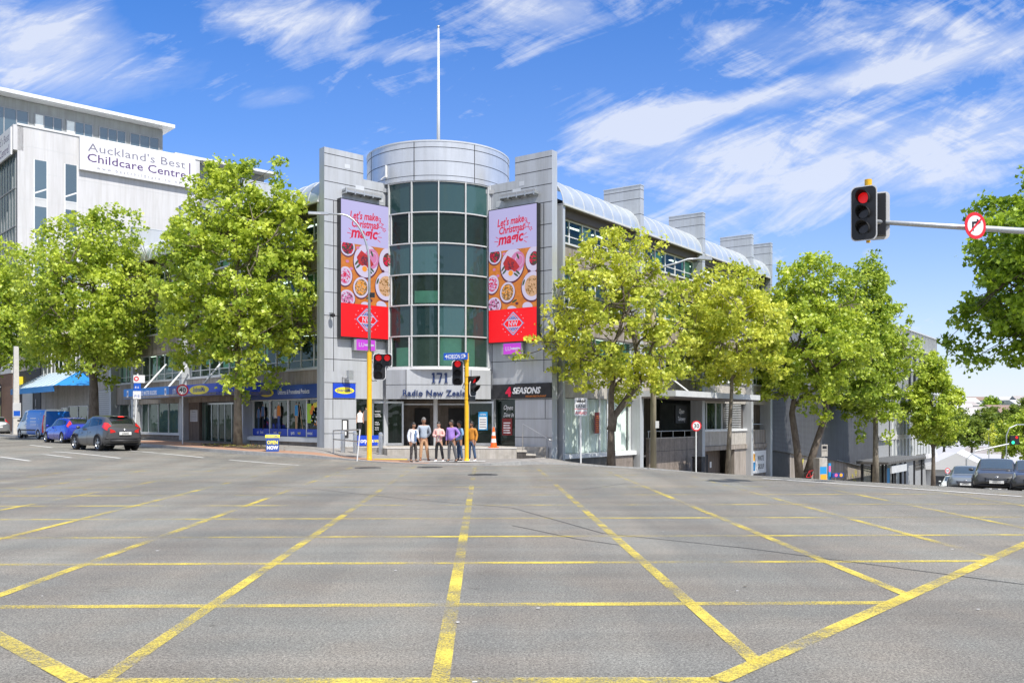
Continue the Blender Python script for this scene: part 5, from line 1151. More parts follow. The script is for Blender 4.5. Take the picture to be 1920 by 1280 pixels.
    for i, c in enumerate(CC):
        if i % 2 == 0:
            j = int(np.argmin(((A-c)**2).sum(1)+(A[:, 2] > c[2])*1.5)); s_ = Vector(A[j]); e = Vector(c)
            if (e-s_).length < rx*1.2: b.tube([s_, s_.lerp(e, .5)+Vector((0, 0, -.06)), e], [.028, .018, .007], bark, 4, cap=False)
    b.build('trunk', T, local=True, smooth='all')
    n = len(CC)*per; idx = np.repeat(np.arange(len(CC)), per); size = rs.uniform(.65, 1.25, len(CC))[idx]*cs
    d = rs.normal(size=(n, 3)); d /= np.linalg.norm(d, axis=1)[:, None]; rad = rs.uniform(0, 1, n)**.45
    an = rs.uniform(.6, 1.5, len(CC))**1.2; an[-14:] = rs.uniform(1.3, 2.0, 14); sc3 = np.stack([1.12/np.sqrt(an), 1.12/np.sqrt(an), .85*an], 1)
    Pn = CC[idx]+d*(rad*size)[:, None]*sc3[idx]; Pn[:, 2] -= (rad*size*.25)*(rs.uniform(0, 1, n))
    S = ls*rs.uniform(.65, 1.3, n); leaves_mesh('crown', Pn, S, np.array([cx, 0, zc]), [leaf], T, rs); return T
def on_pave(F, t, off): p = F.p(t, off, 0); return Vector((p.x, p.y, pave_z(p.x, p.y)))
def px_depth(px, y): x = (px-960)/F0*y; return Vector((x, y, pave_z(x, y)))
def crown(y, base, top, bot, lft, rgt, px):      # crown numbers surveyed from the photograph at depth y
    zt, zb = zat(top, y)-base.z, zat(bot, y)-base.z; return dict(H=zt, zc=(zt+zb)/2, rz=(zt-zb)/2*.93, rx=(rgt-lft)/2/F0*y*.94, cx=((lft+rgt)/2-px)/F0*y)
p = px_depth(446, 44.1); c = crown(44.1, p, 300, 750, 268, 632, 446)
tree('plane_tree', 'big bright green tree before the uniform shop windows, its trunk in a soil bed', p, c['H'], c['zc'], c['rx'], c['rz'], .185, 11, 'leaf_green', 'bark_pale', 330, 85, .19, cx=c['cx'], low=.30, spire=.25, cs=.62, ry=3.0)
p = px_depth(176, 59.3); c = crown(59.3, p, 400, 735, 25, 320, 176)
tree('plane_tree', 'broad dark trunked tree behind the parked blue and black cars', p, c['H'], c['zc'], c['rx'], c['rz'], .33, 12, 'leaf_green', 'bark', 330, 85, .21, cx=c['cx'], low=.22, cs=.75)
p = px_depth(-15, 74); c = crown(74, p, 445, 720, -120, 90, -15)
tree('plane_tree', 'leafy tree cut by the left edge of the photo', p, c['H'], c['zc'], c['rx'], c['rz'], .4, 13, 'leaf_green', 'bark', 230, 90, .24, cx=c['cx'], cs=.9)
p = px_depth(1146, 42.8); c = crown(42.8, p, 425, 790, 990, 1322, 1146)
tree('plane_tree', 'yellow green open crowned tree in front of the curtained window', p, c['H'], c['zc'], c['rx'], c['rz'], .165, 24, 'leaf_yellow', 'bark', 190, 70, .175, cx=c['cx'], low=.30, cs=.52, spire=.3, forks=2, vfork=True)
p = px_depth(1364, 54.5); c = crown(54.5, p, 500, 745, 1245, 1495, 1364)
tree('plane_tree', 'small yellow green tree with slender leaning pale trunk by the garage wall', p, c['H'], c['zc'], c['rx'], c['rz'], .13, 15, 'leaf_yellow', 'bark_pale', 190, 75, .20, cx=c['cx'], low=.42, lean=(.05, 0), cs=.6)
p = px_depth(1505, 65.3); c = crown(65.3, p, 480, 790, 1392, 1645, 1505)
tree('plane_tree', 'dense green tree with a forked double trunk before the grey wall', p, c['H'], c['zc'], c['rx'], c['rz'], .27, 16, 'leaf_green', 'bark', 300, 85, .23, forks=2, cx=c['cx'], low=.3, cs=.75, spire=.2)
p = px_depth(1642, 80); c = crown(80, p, 492, 830, 1535, 1715, 1642)
tree('plane_tree', 'tall dark green tree left of the bus shelter', p, c['H'], c['zc'], c['rx'], c['rz'], .25, 17, 'leaf_mid', 'bark_pale', 280, 90, .26, cx=c['cx'], low=.3, cs=.8, spire=.3)
p = px_depth(1750, 100); c = crown(100, p, 665, 850, 1690, 1808, 1750)
tree('plane_tree', 'slim open tree rising from the right end of the bus shelter', p, c['H'], c['zc'], c['rx'], c['rz'], .22, 18, 'leaf_green', 'bark', 200, 80, .27, cx=c['cx'], low=.3, cs=.8, spire=.5)
p = Vector((18.6, 28.5, terr(18.6, 28.5))); c = crown(28.5, p, 285, 760, 1812, 2260, 2080)
tree('plane_tree', 'dark green tree reaching in from the right edge of the photo', p, c['H'], c['zc'], c['rx'], c['rz'], .28, 19, 'leaf_deep', 'bark', 470, 100, .15, cx=c['cx'], low=.3, cs=.50)
# middle distance trees
midt = [(1822, 842, 150, 62, 'leaf_far', 'rounded green tree behind the white gable roofs'), (1770, 838, 170, 60, 'leaf_far', 'green tree mass just right of the slim open tree'), (1880, 848, 120, 60, 'leaf_yellow', 'sunlit bushy tree behind the distant traffic light'), (1925, 862, 105, 95, 'leaf_mid', 'bushy tree at the right edge behind the black car'), (1845, 808, 260, 46, 'leaf_far', 'small green tree in the valley below the hill houses'), (1800, 812, 250, 50, 'leaf_far', 'rounded valley tree under the pale hill roofs'), (1900, 812, 240, 56, 'leaf_far', 'wide valley tree above the distant traffic light'), (1930, 800, 300, 60, 'leaf_far', 'far tree at the right edge below the hill'), (1860, 792, 330, 36, 'leaf_far', 'dark valley tree beneath the big domed tree')]
for i, (px, by, y, wd, lf, lab) in enumerate(midt):
    x = (px-960)/F0*y; z = zat(by, y); r_ = wd/2/F0*y
    tree('valley_tree', lab, (x, y, min(z, 0)-r_*.3), r_*2.0, r_*1.15, r_, r_*.85, r_*.07, 40+i, lf, 'bark', 80, 60, r_*.11, cs=r_*.27, group='trees in the valley', low=.2)
for i, (px, by, y, wd, hh, lab) in enumerate([(1858, 792, 470, 44, 48, 'big domed dark tree standing among the hill houses'), (1780, 768, 560, 16, 26, 'small dark tree on the hill skyline above the pale roofs'), (1800, 775, 500, 26, 24, 'dark bush between the left hill houses'), (1762, 780, 430, 30, 22, 'dark tree at the left end of the hill'), (1880, 800, 420, 46, 26, 'dark tree on the lower slope right of the domed tree'), (1905, 785, 480, 30, 22, 'dark tree on the slope at the right side'), (1828, 798, 400, 40, 22, 'dark tree at the foot of the domed tree')]):
    x = (px-960)/F0*y; z = zat(by, y); r_ = wd/2/F0*y; h_ = hh/F0*y
    tree('hill_tree', lab, (x, y, z-1), h_, h_*.55, r_, h_*.45, r_*.08, 60+i, 'leaf_deep', 'bark', 70, 50, r_*.14, cs=r_*.3, group='trees on the far hillside', low=.15)
# gabled white buildings in the valley
def shed(x, y, z, w_, d, h, rot, lab, wall='far_white', roof='far_roof_light'):
    t = thing('valley_building', lab, 'building', (x, y, z), rot, group='pale buildings in the valley'); b = MB(); b.box(ID, -w_/2, w_/2, -d/2, d/2, -4, h, wall); b.build('wall', t, local=True)
    b = MB(); b.mesh([(-w_/2-.6, -d/2-.6, h), (w_/2+.6, -d/2-.6, h), (w_/2+.6, d/2+.6, h), (-w_/2-.6, d/2+.6, h), (0, -d/2-.6, h+w_*.3), (0, d/2+.6, h+w_*.3)], [(0, 4, 5, 3), (1, 2, 5, 4), (0, 1, 4), (2, 3, 5)], roof); b.build('roof', t, local=True)
    b = MB()
    for k in range(int(w_/2.5)): b.rect(Fr((0, -d/2), (1, 0)), -w_/2+.6+k*2.5, -w_/2+2.2+k*2.5, h-2.2, h-.8, .06, 'far_win')
    b.build('window', t, local=True)
for i, (px, ty, y, w_, d, rot, lab, wl_, rf) in enumerate([(1800, 845, 118, 7, 14, -.5, 'white gabled roof building right of the bus shelter', 'far_white', 'sign_white'), (1845, 850, 135, 10, 14, .35, 'pale gabled building behind the silver car', 'far_white', 'far_roof_light'), (1825, 826, 190, 20, 14, .1, 'long beige flat building beyond the gabled roofs', 'far_white', 'far_roof_light'), (1870, 838, 160, 12, 10, .5, 'low pale building left of the distant traffic light', 'far_white', 'far_roof')]):
    x = (px-960)/F0*y; zt = zat(ty, y); shed(x, y, zt-3.5-w_*.3, w_, d, 3.5, rot, lab, wl_, rf)

# ================================================================== SIGNAL POLES, LAMPS
def rrect(u0, u1, z0, z1, r, k=5):
    P = []
    for cx, cz, a0 in ((u1-r, z1-r, 0), (u0+r, z1-r, 90), (u0+r, z0+r, 180), (u1-r, z0+r, 270)):
        for i in range(k+1): a = R(a0+90*i/k); P.append((cx+r*math.cos(a), cz+r*math.sin(a)))
    return P
def signal(F, uc, zc, par, aspects=('red_lamp', 'lens_dark', 'lens_dark'), extra=None, W=.56, H=1.32, rr_=.12, nm='signal_head'):
    b = MB(); b.prism(F, rrect(uc-W/2, uc+W/2, zc-H/2, zc+H/2, rr_), .0, .02, 'sign_white'); b.prism(F, rrect(uc-W/2+.022, uc+W/2-.022, zc-H/2+.022, zc+H/2-.022, rr_), .021, .035, 'black_plastic'); b.box(F, uc-.17, uc+.17, -.2, 0, zc-.5, zc+.5, 'black_plastic')
    if extra: b.prism(F, rrect(uc+.1, uc+W/2+.26, zc+.0, zc+H/2, .1), .002, .019, 'sign_white'); b.prism(F, rrect(uc+.1, uc+W/2+.24, zc+.02, zc+H/2-.022, .1), .022, .0345, 'black_plastic')
    h = b.build(nm, par)
    pos = [(uc-(.04 if extra else 0), zc+.36-i*.36, m) for i, m in enumerate(aspects)]
    if extra: pos.append((uc+.31, zc+.36, extra))
    for u, z, m in pos:
        b = MB(); K = 18; c = F.p(u, .045, z)
        b.prism(F, [(u+.125*math.cos(2*math.pi*k/K), z+.125*math.sin(2*math.pi*k/K)) for k in range(K)], .035, .055, m); b.build('lamp', h)
        b = MB(); V = []; Fc = []
        for k in range(K+1):
            a = R(-50+280*k/K); r_ = .15; L_ = .30*max(.15, (math.sin(a)+1)/2)+.03
            for (q, n_) in ((r_, .035), (r_, .035+L_), (r_-.012, .035+L_), (r_-.012, .035)): V.append(F.p(u+q*math.cos(a), n_, z+q*math.sin(a)))
        for k in range(K):
            for q in range(3): Fc.append((4*k+q, 4*k+4+q, 4*k+5+q, 4*k+1+q))
        b.mesh(V, Fc, 'black_matte'); b.build('hood', h, smooth=True)
    return h
# left yellow pole with the curved lamp
q = px_depth(692.5, 37.6); zb = q.z; F_ = Fr((q.x, q.y), (.985, .17))
t = thing('traffic_light', 'yellow signal pole left of the entrance carrying a tall curved street lamp', 'traffic light', q)
b = MB(); b.tube([F_.p(0, 0, zb), F_.p(0, 0, zb+.02), F_.p(0, 0, zat(660, 37.6))], [.115, .105, .10], 'yellow_pole', 16); b.lathe(F_.p(0, 0, zb), [(.115, 0), (.115, .12), (.1, .14)], 'yellow_pole', 16); b.build('pole', t, smooth=True)
zt = zat(660, 37.6); b = MB(); P = [F_.p(0, 0, zt-.05), F_.p(0, 0, zat(500, 37.6))]
for k in range(1, 11): a = R(90*k/10); P.append(F_.p(-1.15*(1-math.cos(a)), 0, zat(500, 37.6)+2.1*math.sin(a)))
P.append(F_.p(-1.75, 0, P[-1].z+.0)); b.tube(P, [.065, .052]+[.046-.0012*k for k in range(10)]+[.03], 'galv', 12); b.build('lamp_mast', t, smooth='all')
b = MB(); e = P[-1]; b.box(Fr((e.x-.15, e.y), (1, .17)), -.55, .25, -.09, .09, e.z-.04, e.z+.06, 'galv'); b.rect(Fr((e.x-.15, e.y), (1, .17)), -.5, -.05, e.z-.03, e.z+.0, .1, 'sign_white'); b.build('luminaire', t)
b = MB(); b.box(F_, .04, .22, .02, .12, zat(558, 37.6), zat(549, 37.6), 'black_plastic'); b.build('sensor', t)
signal(F_, .41, zat(687, 37.6), t, ('red_lamp', 'lens_dark', 'lens_dark'), 'red_lamp', W=.52, H=1.08)
b = MB(); b.tube([F_.p(.3, -.05, zat(700, 37.6)-.3), F_.p(.25, -.03, zat(713, 37.6)), F_.p(.12, -.02, zat(714, 37.6)), F_.p(.05, 0, zat(706, 37.6))], .018, 'black_plastic', 6); b.box(F_, .05, .3, -.12, -.04, zat(680, 37.6), zat(678, 37.6), 'galv'); b.build('cable', t)
# right yellow pole
y_ = 36.9; q = px_depth(875, y_); zb = q.z; F_ = Fr((q.x, q.y), (.995, .02))
t = thing('traffic_light', 'yellow signal pole with the blue street name sign, right of the waiting group', 'traffic light', q)
b = MB(); b.tube([F_.p(0, 0, zb), F_.p(0, 0, zat(662, y_))], .085, 'yellow_pole', 16); b.lathe(F_.p(0, 0, zb), [(.11, 0), (.11, .1), (.086, .13)], 'yellow_pole', 16)
for zz in (676, 705, 719, 747): b.lathe(F_.p(0, 0, zat(zz, y_)), [(.086, -.03), (.1, -.025), (.1, .025), (.086, .03)], 'yellow_pole', 16)
b.build('pole', t, smooth=True)
signal(F_, -.36, zat(699, y_), t, W=.47, H=1.02); 
F2 = Fr(F_.p(.24, .0, 0).xy, (.62, .78)); h2 = signal(F2, .0, zat(736, y_)+.16, t, ('red_lamp', 'lens_dark'), W=.40, H=.62, nm='pedestrian_signal')
b = MB(); b.tube([F_.p(-.2, -.1, zat(690, y_)), F_.p(0, 0, zat(690, y_))], .03, 'black_plastic', 8); b.tube([F_.p(.0, 0, zat(735, y_)), F_.p(.3, 0, zat(735, y_))], .03, 'black_plastic', 8); b.tube([F_.p(-.1, .03, zat(718, y_)), F_.p(-.16, .05, zat(727, y_)), F_.p(-.05, .03, zat(730, y_))], .016, 'black_plastic', 6); b.build('bracket', t)
F3 = Fr((q.x, q.y-.12), (.93, -.36)); st = thing('street_sign', 'blue HOBSON street name sign on top of the right yellow pole', 'street sign', F3.p(-.4, 0, zat(660, y_)))
b = MB(); b.box(F3, -1.0, .06, .0, .03, 4.12, 4.40, 'sign_blue'); b.build('blade', st)
b = MB(); b.text(F3, 'HOBSON ST', -.47, 4.165, .25, .034, 'letter_white', bold=.012, sx=.60)
for u, s in ((-.9, -1), (-.05, 1)): b.shape(F3, [(u-.05*s, 4.2), (u-.05*s, 4.32), (u+.05*s, 4.26)][::-s], .034, 'letter_white')
b.build('lettering', st)
# mast arm signal at the right
y_ = 22.0; F_ = Fr(((1628-960)/F0*y_, y_), (.97, .24)); PO = Vector((14.2, 23.4, terr(14.2, 23.4)))
t = thing('traffic_light', 'overhead signal pair on a long grey mast arm against the sky', 'traffic light', PO)
za = zat(415, 22); b = MB(); b.tube([PO, (PO.x, PO.y, 3.2), (PO.x, PO.y, za-1.0), (PO.x-.15, PO.y-.03, za-.35), (PO.x-.7, PO.y-.2, za-.02), (F_.o.x, F_.o.y, za)], [.13, .12, .10, .095, .085, .055], 'galv', 14); b.build('mast_arm', t, smooth='all')
F4 = Fr(F_.p(-.20, .12, 0).xy, (.82, -.57)); signal(F4, .0, zat(403, y_), t, W=.60, H=1.30); 
F5 = Fr(F_.p(.40, -.16, 0).xy, (-.90, .43)); signal(F5, .0, zat(402, y_)+.02, t, ('lens_dark', 'lens_dark', 'lens_dark'), W=.50, H=1.16)
b = MB(); b.tube([F_.p(.0, 0, zat(455, 22)), F_.p(.0, 0, zat(338, 22))], .05, 'yellow_pole', 10); b.lathe(F_.p(0, 0, zat(337, 22)), [(.055, -.28), (.085, -.26), (.085, 0), (.001, .01)], 'yellow_pole', 12); b.tube([F_.p(.05, .05, zat(372, 22)), F_.p(.12, .05, zat(395, 22)), F_.p(.06, .05, zat(414, 22))], .015, 'grey_paint', 6); b.build('bracket', t)
def roundsign(F, cz, r, n, par, txt=None, m_txt='sign_black', k=36, size=.36):
    b = MB(); b.prism(F, [(r*math.cos(2*math.pi*i/k), cz+r*math.sin(2*math.pi*i/k)) for i in range(k)], n, n+.012, 'sign_red'); o = b.build('disc', par)
    b = MB(); b.ell(F, 0, cz, r*.75, r*.75, n+.015, 'sign_white', k); b.build('white_face', o)
    b = MB()
    if txt: b.text(F, txt, 0, cz-size*.35, size, n+.019, m_txt, bold=.012)
    else:
        b.line(F, -.5*r+.25*r, cz-.42*r, -.5*r+.25*r, cz+.12*r, .17*r, n+.018, 'sign_black'); b.line(F, -.34*r, cz+.18*r, .2*r, cz+.26*r, .17*r, n+.019, 'sign_black'); b.shape(F, [(.12*r, cz+.02*r), (.52*r, cz+.28*r), (.12*r, cz+.52*r)], n+.020, 'sign_black'); b.line(F, -.54*r, cz-.54*r, .54*r, cz+.54*r, .15*r, n+.023, 'sign_red')
    b.build('symbol', o); return o
yS = 22.5; F6 = Fr(((1819.5-960)/F0*yS, yS-.1), (.95, .31)); t = thing('no_right_turn_sign', 'round red ringed no right turn sign clamped to the grey mast arm', 'road sign', F6.p(0, 0, zat(426, yS))); roundsign(F6, zat(426, yS), .325, .08, t); b = MB(); b.box(F6, -.05, .05, -.08, .08, zat(426, yS)-.1, zat(426, yS)+.1, 'galv'); b.build('clamp', t)
def postsign(px, ybase, depth, lab, r, cpy, txt, rot=(.98, .2), nm='speed_limit_sign', pm='white_paint'):
    q = px_depth(px, depth); F = Fr((q.x, q.y), rot); cz = zat(cpy, depth); t = thing(nm, lab, 'road sign', q); b = MB(); b.tube([F.p(0, 0, q.z-.3), F.p(0, 0, cz+r*.6)], .035, pm, 10); b.build('post', t); roundsign(F, cz, r, .04, t, txt, size=r*1.15); return t
postsign(342.5, 838, 47.5, 'round 40 speed limit sign on a white post in front of the blue canopy', .30, 731, '40')
postsign(1305, 883, 47.0, 'round 30 speed limit sign on a white post by the terrace wall', .27, 798, '30')
postsign(1776, 905, 88, 'small distant round 50 sign beside the bus shelter', .28, 882, '50')
q = px_depth(1089, 42.0); F_ = Fr((q.x, q.y), (.99, .1)); t = thing('lane_sign', 'white BUS LANE AHEAD sign on a white post before the curtained window', 'road sign', q)
b = MB(); b.tube([F_.p(0, 0, q.z-.3), F_.p(0, 0, zat(745, 42))], .035, 'white_paint', 10); b.build('post', t)
z1, z0 = zat(746, 42), zat(779.5, 42); b = MB(); b.prism(F_, rrect(-.29, .29, z0, z1, .03), .04, .055, 'sign_white'); b.prism(F_, rrect(-.26, .26, z0-.005+(z1-z0)*.35, z1-.03, .03), .0555, .057, 'sign_white')
b.box(F_, -.2, .2, .058, .064, z1-.19, z1-.06, 'sign_black')
for k in range(4): b.box(F_, -.18+k*.09, -.115+k*.09, .0645, .067, z1-.12, z1-.08, 'sign_white')
b.text(F_, 'LANE', 0, z1-.44, .20, .06, 'sign_black', bold=.01); b.line(F_, -.29, z1-.50, .29, z1-.50, .02, .06, 'sign_red'); b.text(F_, 'AHEAD', 0, z0+.08, .18, .06, 'sign_red', bold=.01, sx=.9); b.build('panel', t)
q = px_depth(254, 50); F_ = Fr((q.x, q.y), (.95, .3)); t = thing('parking_sign', 'leaning white post with red and blue parking plates left of the blue canopy', 'road sign', q)
b = MB(); b.tube([F_.p(-.05, 0, q.z), F_.p(.12, 0, zat(700, 50))], .04, 'white_paint', 10); b.build('post', t)
b = MB(); z = zat(703, 50); b.box(F_, -.1, .48, .05, .06, z-.42, z, 'sign_white'); b.ring(F_, .05, z-.2, .07, .13, .065, 'sign_red', 16); b.box(F_, -.08, .28, .05, .061, z-.85, z-.44, 'sign_blue'); b.box(F_, -.12, .28, .05, .06, z-1.3, z-.87, 'sign_white'); b.text(F_, 'P15', .08, z-1.2, .18, .063, 'sign_blue', bold=.01); b.text(F_, '8-6', .08, z-.72, .16, .063, 'letter_white'); b.build('plate', t)
# bus lane sign further down
q = px_depth(1545, 66); F_ = Fr((q.x, q.y), (.9, .4)); t = thing('lane_sign', 'dark backed bus lane sign beside the forked tree', 'road sign', q)
b = MB(); b.tube([F_.p(0, 0, q.z), F_.p(0, 0, zat(832, 66))], .035, 'galv', 8); b.build('post', t); b = MB(); z = zat(833, 66); b.box(F_, -.28, .28, .04, .06, z-.85, z, 'concrete_pale'); b.box(F_, -.2, .2, .061, .065, z-.3, z-.1, 'sign_black'); b.text(F_, 'LANE', 0, z-.5, .18, .062, 'sign_black'); b.build('panel', t)
# wooden lamp pole
q = px_depth(1225, 45.5); t = thing('street_lamp', 'straight tan pole with curved lamp arm rising through the trees', 'street lamp', q); b = MB(); ztop = zat(520, 45.5); b.tube([(q.x, q.y, q.z-.2), (q.x, q.y, ztop)], [.16, .11], 'wood_pole', 14); b.build('pole', t, smooth='all')
b = MB(); b.tube([(q.x, q.y, ztop-.1), (q.x+.35, q.y, ztop+.5), (q.x+1.1, q.y, zat(494, 45.5)), (q.x+1.7, q.y, zat(486, 45.5)), (q.x+2.3, q.y, zat(484.5, 45.5))], [.06, .055, .05, .045, .04], 'galv', 8); b.build('lamp_arm', t, smooth='all')
b = MB(); b.prism(Fr((q.x, q.y), (1, 0)), [(2.15, zat(486, 45.5)), (2.9, zat(488, 45.5)), (2.85, zat(481.5, 45.5)), (2.3, zat(480, 45.5))], -.14, .14, 'galv'); b.build('luminaire', t)
b = MB(); b.box(Fr((q.x, q.y), (1, .1)), .06, .24, .15, .18, 1.3, 1.65, 'pale_grey'); b.build('notice', t)
# distant signal on mast arm and lamp
q = at(1836, 72); t = thing('traffic_light', 'distant signal showing red and green on an arched mast arm', 'traffic light', q)
b = MB(); z = zat(838, 72); p0 = q; F_ = Fr((q.x-.9, q.y), (1, 0)); b.tube([(q.x-1.0, q.y, q.z), (q.x-1.0, q.y, zat(860, 72)), (q.x-.3, q.y, zat(845, 72)), (q.x+2.7, q.y, zat(830, 72))], .06, 'galv', 8); b.build('mast_arm', t)
Fd = Fr(((1901-960)/F0*72, 71.9), (1, 0)); b = MB(); b.box(Fd, -.35, .35, -.1, .05, zat(833, 72), zat(816, 72), 'black_plastic'); h = b.build('signal_head', t); b = MB(); b.ell(Fd, .14, zat(819.5, 72), .1, .1, .055, 'red_lamp', 14); b.build('lamp', h); b = MB(); b.ell(Fd, -.14, zat(829, 72), .12, .12, .055, 'green_lamp', 14); b.build('lamp', h)
for i, (px, y, ty, lab) in enumerate(((1887, 95, 795, 'slim grey street lamp above the distant traffic light'), (1854, 120, 795, 'thin bare lamp column left of the distant traffic light'))):
    q = at(px, y); t = thing('street_lamp', lab, 'street lamp', q); zt = zat(ty, y); b = MB(); b.tube([q, (q.x, q.y, zt-1.2), (q.x+.3, q.y, zt-.4), (q.x+1.2, q.y, zt)][:4 if i == 0 else 2], .06, 'galv', 8); b.build('pole', t)
    if i == 0: b = MB(); b.box(Fr((q.x+1.4, q.y), (1, 0)), -.3, .4, -.1, .1, zt-.08, zt+.04, 'galv'); b.build('luminaire', t)

# ================================================================== STREET FURNITURE
t = thing('bus_shelter', 'dark flat roofed bus shelter between the two far trees', 'bus shelter', RF.p(59, 2.4, terr(*RF.p(59, 2.4, 0).xy)))
zz = terr(*RF.p(59, 2.4, 0).xy)
b = MB(); b.box(RF, 50, 66, .6, 3.4, zz+3.0, zz+3.2, 'shelter_roof')
for k in range(20): b.box(RF, 50.2+k*.8, 50.3+k*.8, .5, 3.5, zz+3.2, zz+3.3, 'grey_paint')
b.build('roof', t); b = MB()
for u in (50.5, 54, 58, 62, 65.5):
    b = MB(); b.box(RF, u-.12, u+.12, .9, 1.1, zz-1.5, zz+3.0, 'black_wall'); b.build('post', t); b = MB(); b.box(RF, u-.1, u+.1, 3.0, 3.15, zz-1.5, zz+3, 'black_wall'); b.build('post', t)
b = MB(); b.box(RF, 52, 58, 3.1, 3.25, zz+2.1, zz+2.8, 'pale_grey'); b.build('fascia', t); b = MB(); b.rect(RF, 51, 65, zz-.5, zz+2.5, 1.0, 'glass_clear'); b.build('pane', t)
b = MB(); b.rect(RF, 59.3, 60.6, zz+.3, zz+2.2, 1.05, 'poster_blue'); b.build('poster', t)
t = thing('trellis', 'slanted dark lattice screen at the right end of the bus shelter', 'trellis', RF.p(70, 2, -4)); b = MB()
for k in range(9): b.tube([RF.p(67+k*.55, 2, zz+3.1), RF.p(68.2+k*.55, 2, zz+1.6)], .04, 'shelter_roof', 4); b.tube([RF.p(68.2+k*.55, 2, zz+3.3), RF.p(67+k*.55, 2, zz+1.6)], .04, 'shelter_roof', 4)
b.build('lattice', t)
# street clutter by the forked tree
def pos(px, y): q = px_depth(px, y); return q, Fr((q.x, q.y), (.9, .4))
q, F_ = pos(1538, 64); t = thing('utility_cabinet', 'tan cabinet with blue and orange posters beside the forked tree', 'cabinet', q); zt = zat(858, 64); b = MB(); b.box(F_, -.35, .35, -.3, .3, q.z, zt, 'concrete_pale'); b.build('cabinet_body', t); b = MB(); b.rect(F_, -.3, .3, zt-1.1, zt-.6, .304, 'poster_blue'); b.rect(F_, -.25, .3, zt-1.6, zt-1.15, .304, 'poster_orange'); b.build('poster', t)
q, F_ = pos(1555, 64.5); t = thing('advert_board', 'narrow blue and pink upright board right of the tan cabinet', 'sign', q); zt = zat(868, 64.5); b = MB(); b.box(F_, -.1, .12, -.03, .03, q.z, zt, 'poster_blue'); b.build('board', t); b = MB(); b.rect(F_, -.08, .1, zt-.6, zt-.2, .034, 'pink'); b.build('poster', t)
q, F_ = pos(1571, 64.5); t = thing('scooter', 'small pink and orange machine parked against the board', 'scooter', q); zt = q.z+.95; b = MB(); b.box(F_, -.55, .5, -.05, .05, zt-.35, zt-.05, 'navy'); b.ell(F_, -.2, zt-.2, .14, .12, .055, 'pink', 14); b.ell(F_, .25, zt-.2, .14, .12, .055, 'poster_orange', 14); b.build('panel', t)
for u in (-.4, .4): b = MB(); b.tube([F_.p(u, .04, q.z+.22+.2*math.sin(0))]+[F_.p(u+.22*math.cos(a), 0, q.z+.22+.22*math.sin(a)) for a in [i*.5236 for i in range(13)]][1:], .035, 'rubber', 6); b.build('wheel', t)
q, F_ = pos(1522, 64); t = thing('bicycle', 'bicycle leaning between the forked tree and the tan cabinet', 'bicycle', q); b = MB()
for u in (-.5, .5): b.tube([F_.p(u+.33*math.cos(a), 0, q.z+.34+.33*math.sin(a)) for a in [i*.4488 for i in range(15)]], .025, 'rubber', 5)
b.build('wheel', t); b = MB(); zq = q.z+.34
for a, c in (((-.5, 0), (-.1, -.02)), ((-.5, 0), (-.2, .45)), ((-.2, .5), (-.1, -.02)), ((-.1, -.02), (.38, .42)), ((-.18, .42), (.38, .5)), ((.38, .62), (.5, 0))): b.tube([F_.p(a[0], 0, zq+a[1]), F_.p(c[0], 0, zq+c[1])], .02, 'sign_red', 5)
b.tube([F_.p(.38, -.25, zq+.66), F_.p(.38, .25, zq+.66)], .015, 'black_plastic', 5); b.box(F_, -.3, -.1, -.06, .06, zq+.5, zq+.55, 'black_plastic'); b.build('bicycle_frame', t)
# bollards, barrier rail, handrail, cones, A-frame
for i, (px, lab) in enumerate(((643, 'steel bollard nearest the cash machine'), (666, 'steel bollard in front of the blank grey wall panel'), (714, 'steel bollard just right of the left yellow pole'))):
    y = 41.6; q = px_depth(px, y); zb_ = q.z; t = thing('bollard', lab, 'bollard', q, group='steel bollards'); b = MB(); b.lathe(q, [(.1, 0), (.1, .92), (.085, .99), (.001, 1.02)], 'steel', 16); b.build('post', t, smooth=True); b = MB(); b.lathe(q, [(.102, .84), (.106, .86), (.106, .89), (.102, .91)], 'grey_paint', 16); b.build('collar', t)
q1, q2 = px_depth(625, 40.6), px_depth(675, 37.4); t = thing('barrier_rail', 'low galvanised pedestrian rail left of the left yellow pole', 'railing', q1)
za, zb_ = q1.z, q2.z; b = MB()
for f in (1.0, .62): b.tube([Vector((q1.x, q1.y, za+f*1.0)), Vector((q2.x, q2.y, zb_+f*1.28))], .028, 'steel', 8)
b.build('rail', t); b = MB(); b.tube([q1, (q1.x, q1.y, za+1.0)], .028, 'steel', 8); b.tube([(q2.x-.12, q2.y, zb_), (q2.x, q2.y, zb_+1.28)], .028, 'white_paint', 8); b.build('post', t)
t = thing('stair_handrail', 'sloping steel handrail beside the entrance steps', 'handrail', (1.2, 42.3, 0)); b = MB(); b.tube([(.5, 42.6, .3), (.5, 42.6, 1.52), (1.75, 42.6, .78), (1.95, 42.6, .74)], .025, 'steel', 8); b.tube([(1.62, 42.6, -.4), (1.62, 42.6, .85)], .03, 'grey_paint', 8); b.build('rail', t, smooth='all')
def cone(x, y, z, lab):
    t = thing('traffic_cone', lab, 'traffic cone', (x, y, z), group='orange traffic cones'); b = MB(); b.box(Fr((x, y), (.9, .3)), -.2, .2, -.2, .2, z, z+.04, 'orange_cone'); b.lathe((x, y, z), [(.15, .04), (.125, .24)], 'orange_cone', 18); b.lathe((x, y, z), [(.105, .42), (.088, .56)], 'orange_cone', 18); b.lathe((x, y, z), [(.068, .72), (.035, .94), (.02, .95)], 'orange_cone', 18); b.build('cone_body', t, smooth=True)
    b = MB(); b.lathe((x, y, z), [(.126, .24), (.105, .42)], 'sign_white', 18); b.lathe((x, y, z), [(.089, .56), (.068, .72)], 'sign_white', 18); b.build('reflective_band', t, smooth=True)
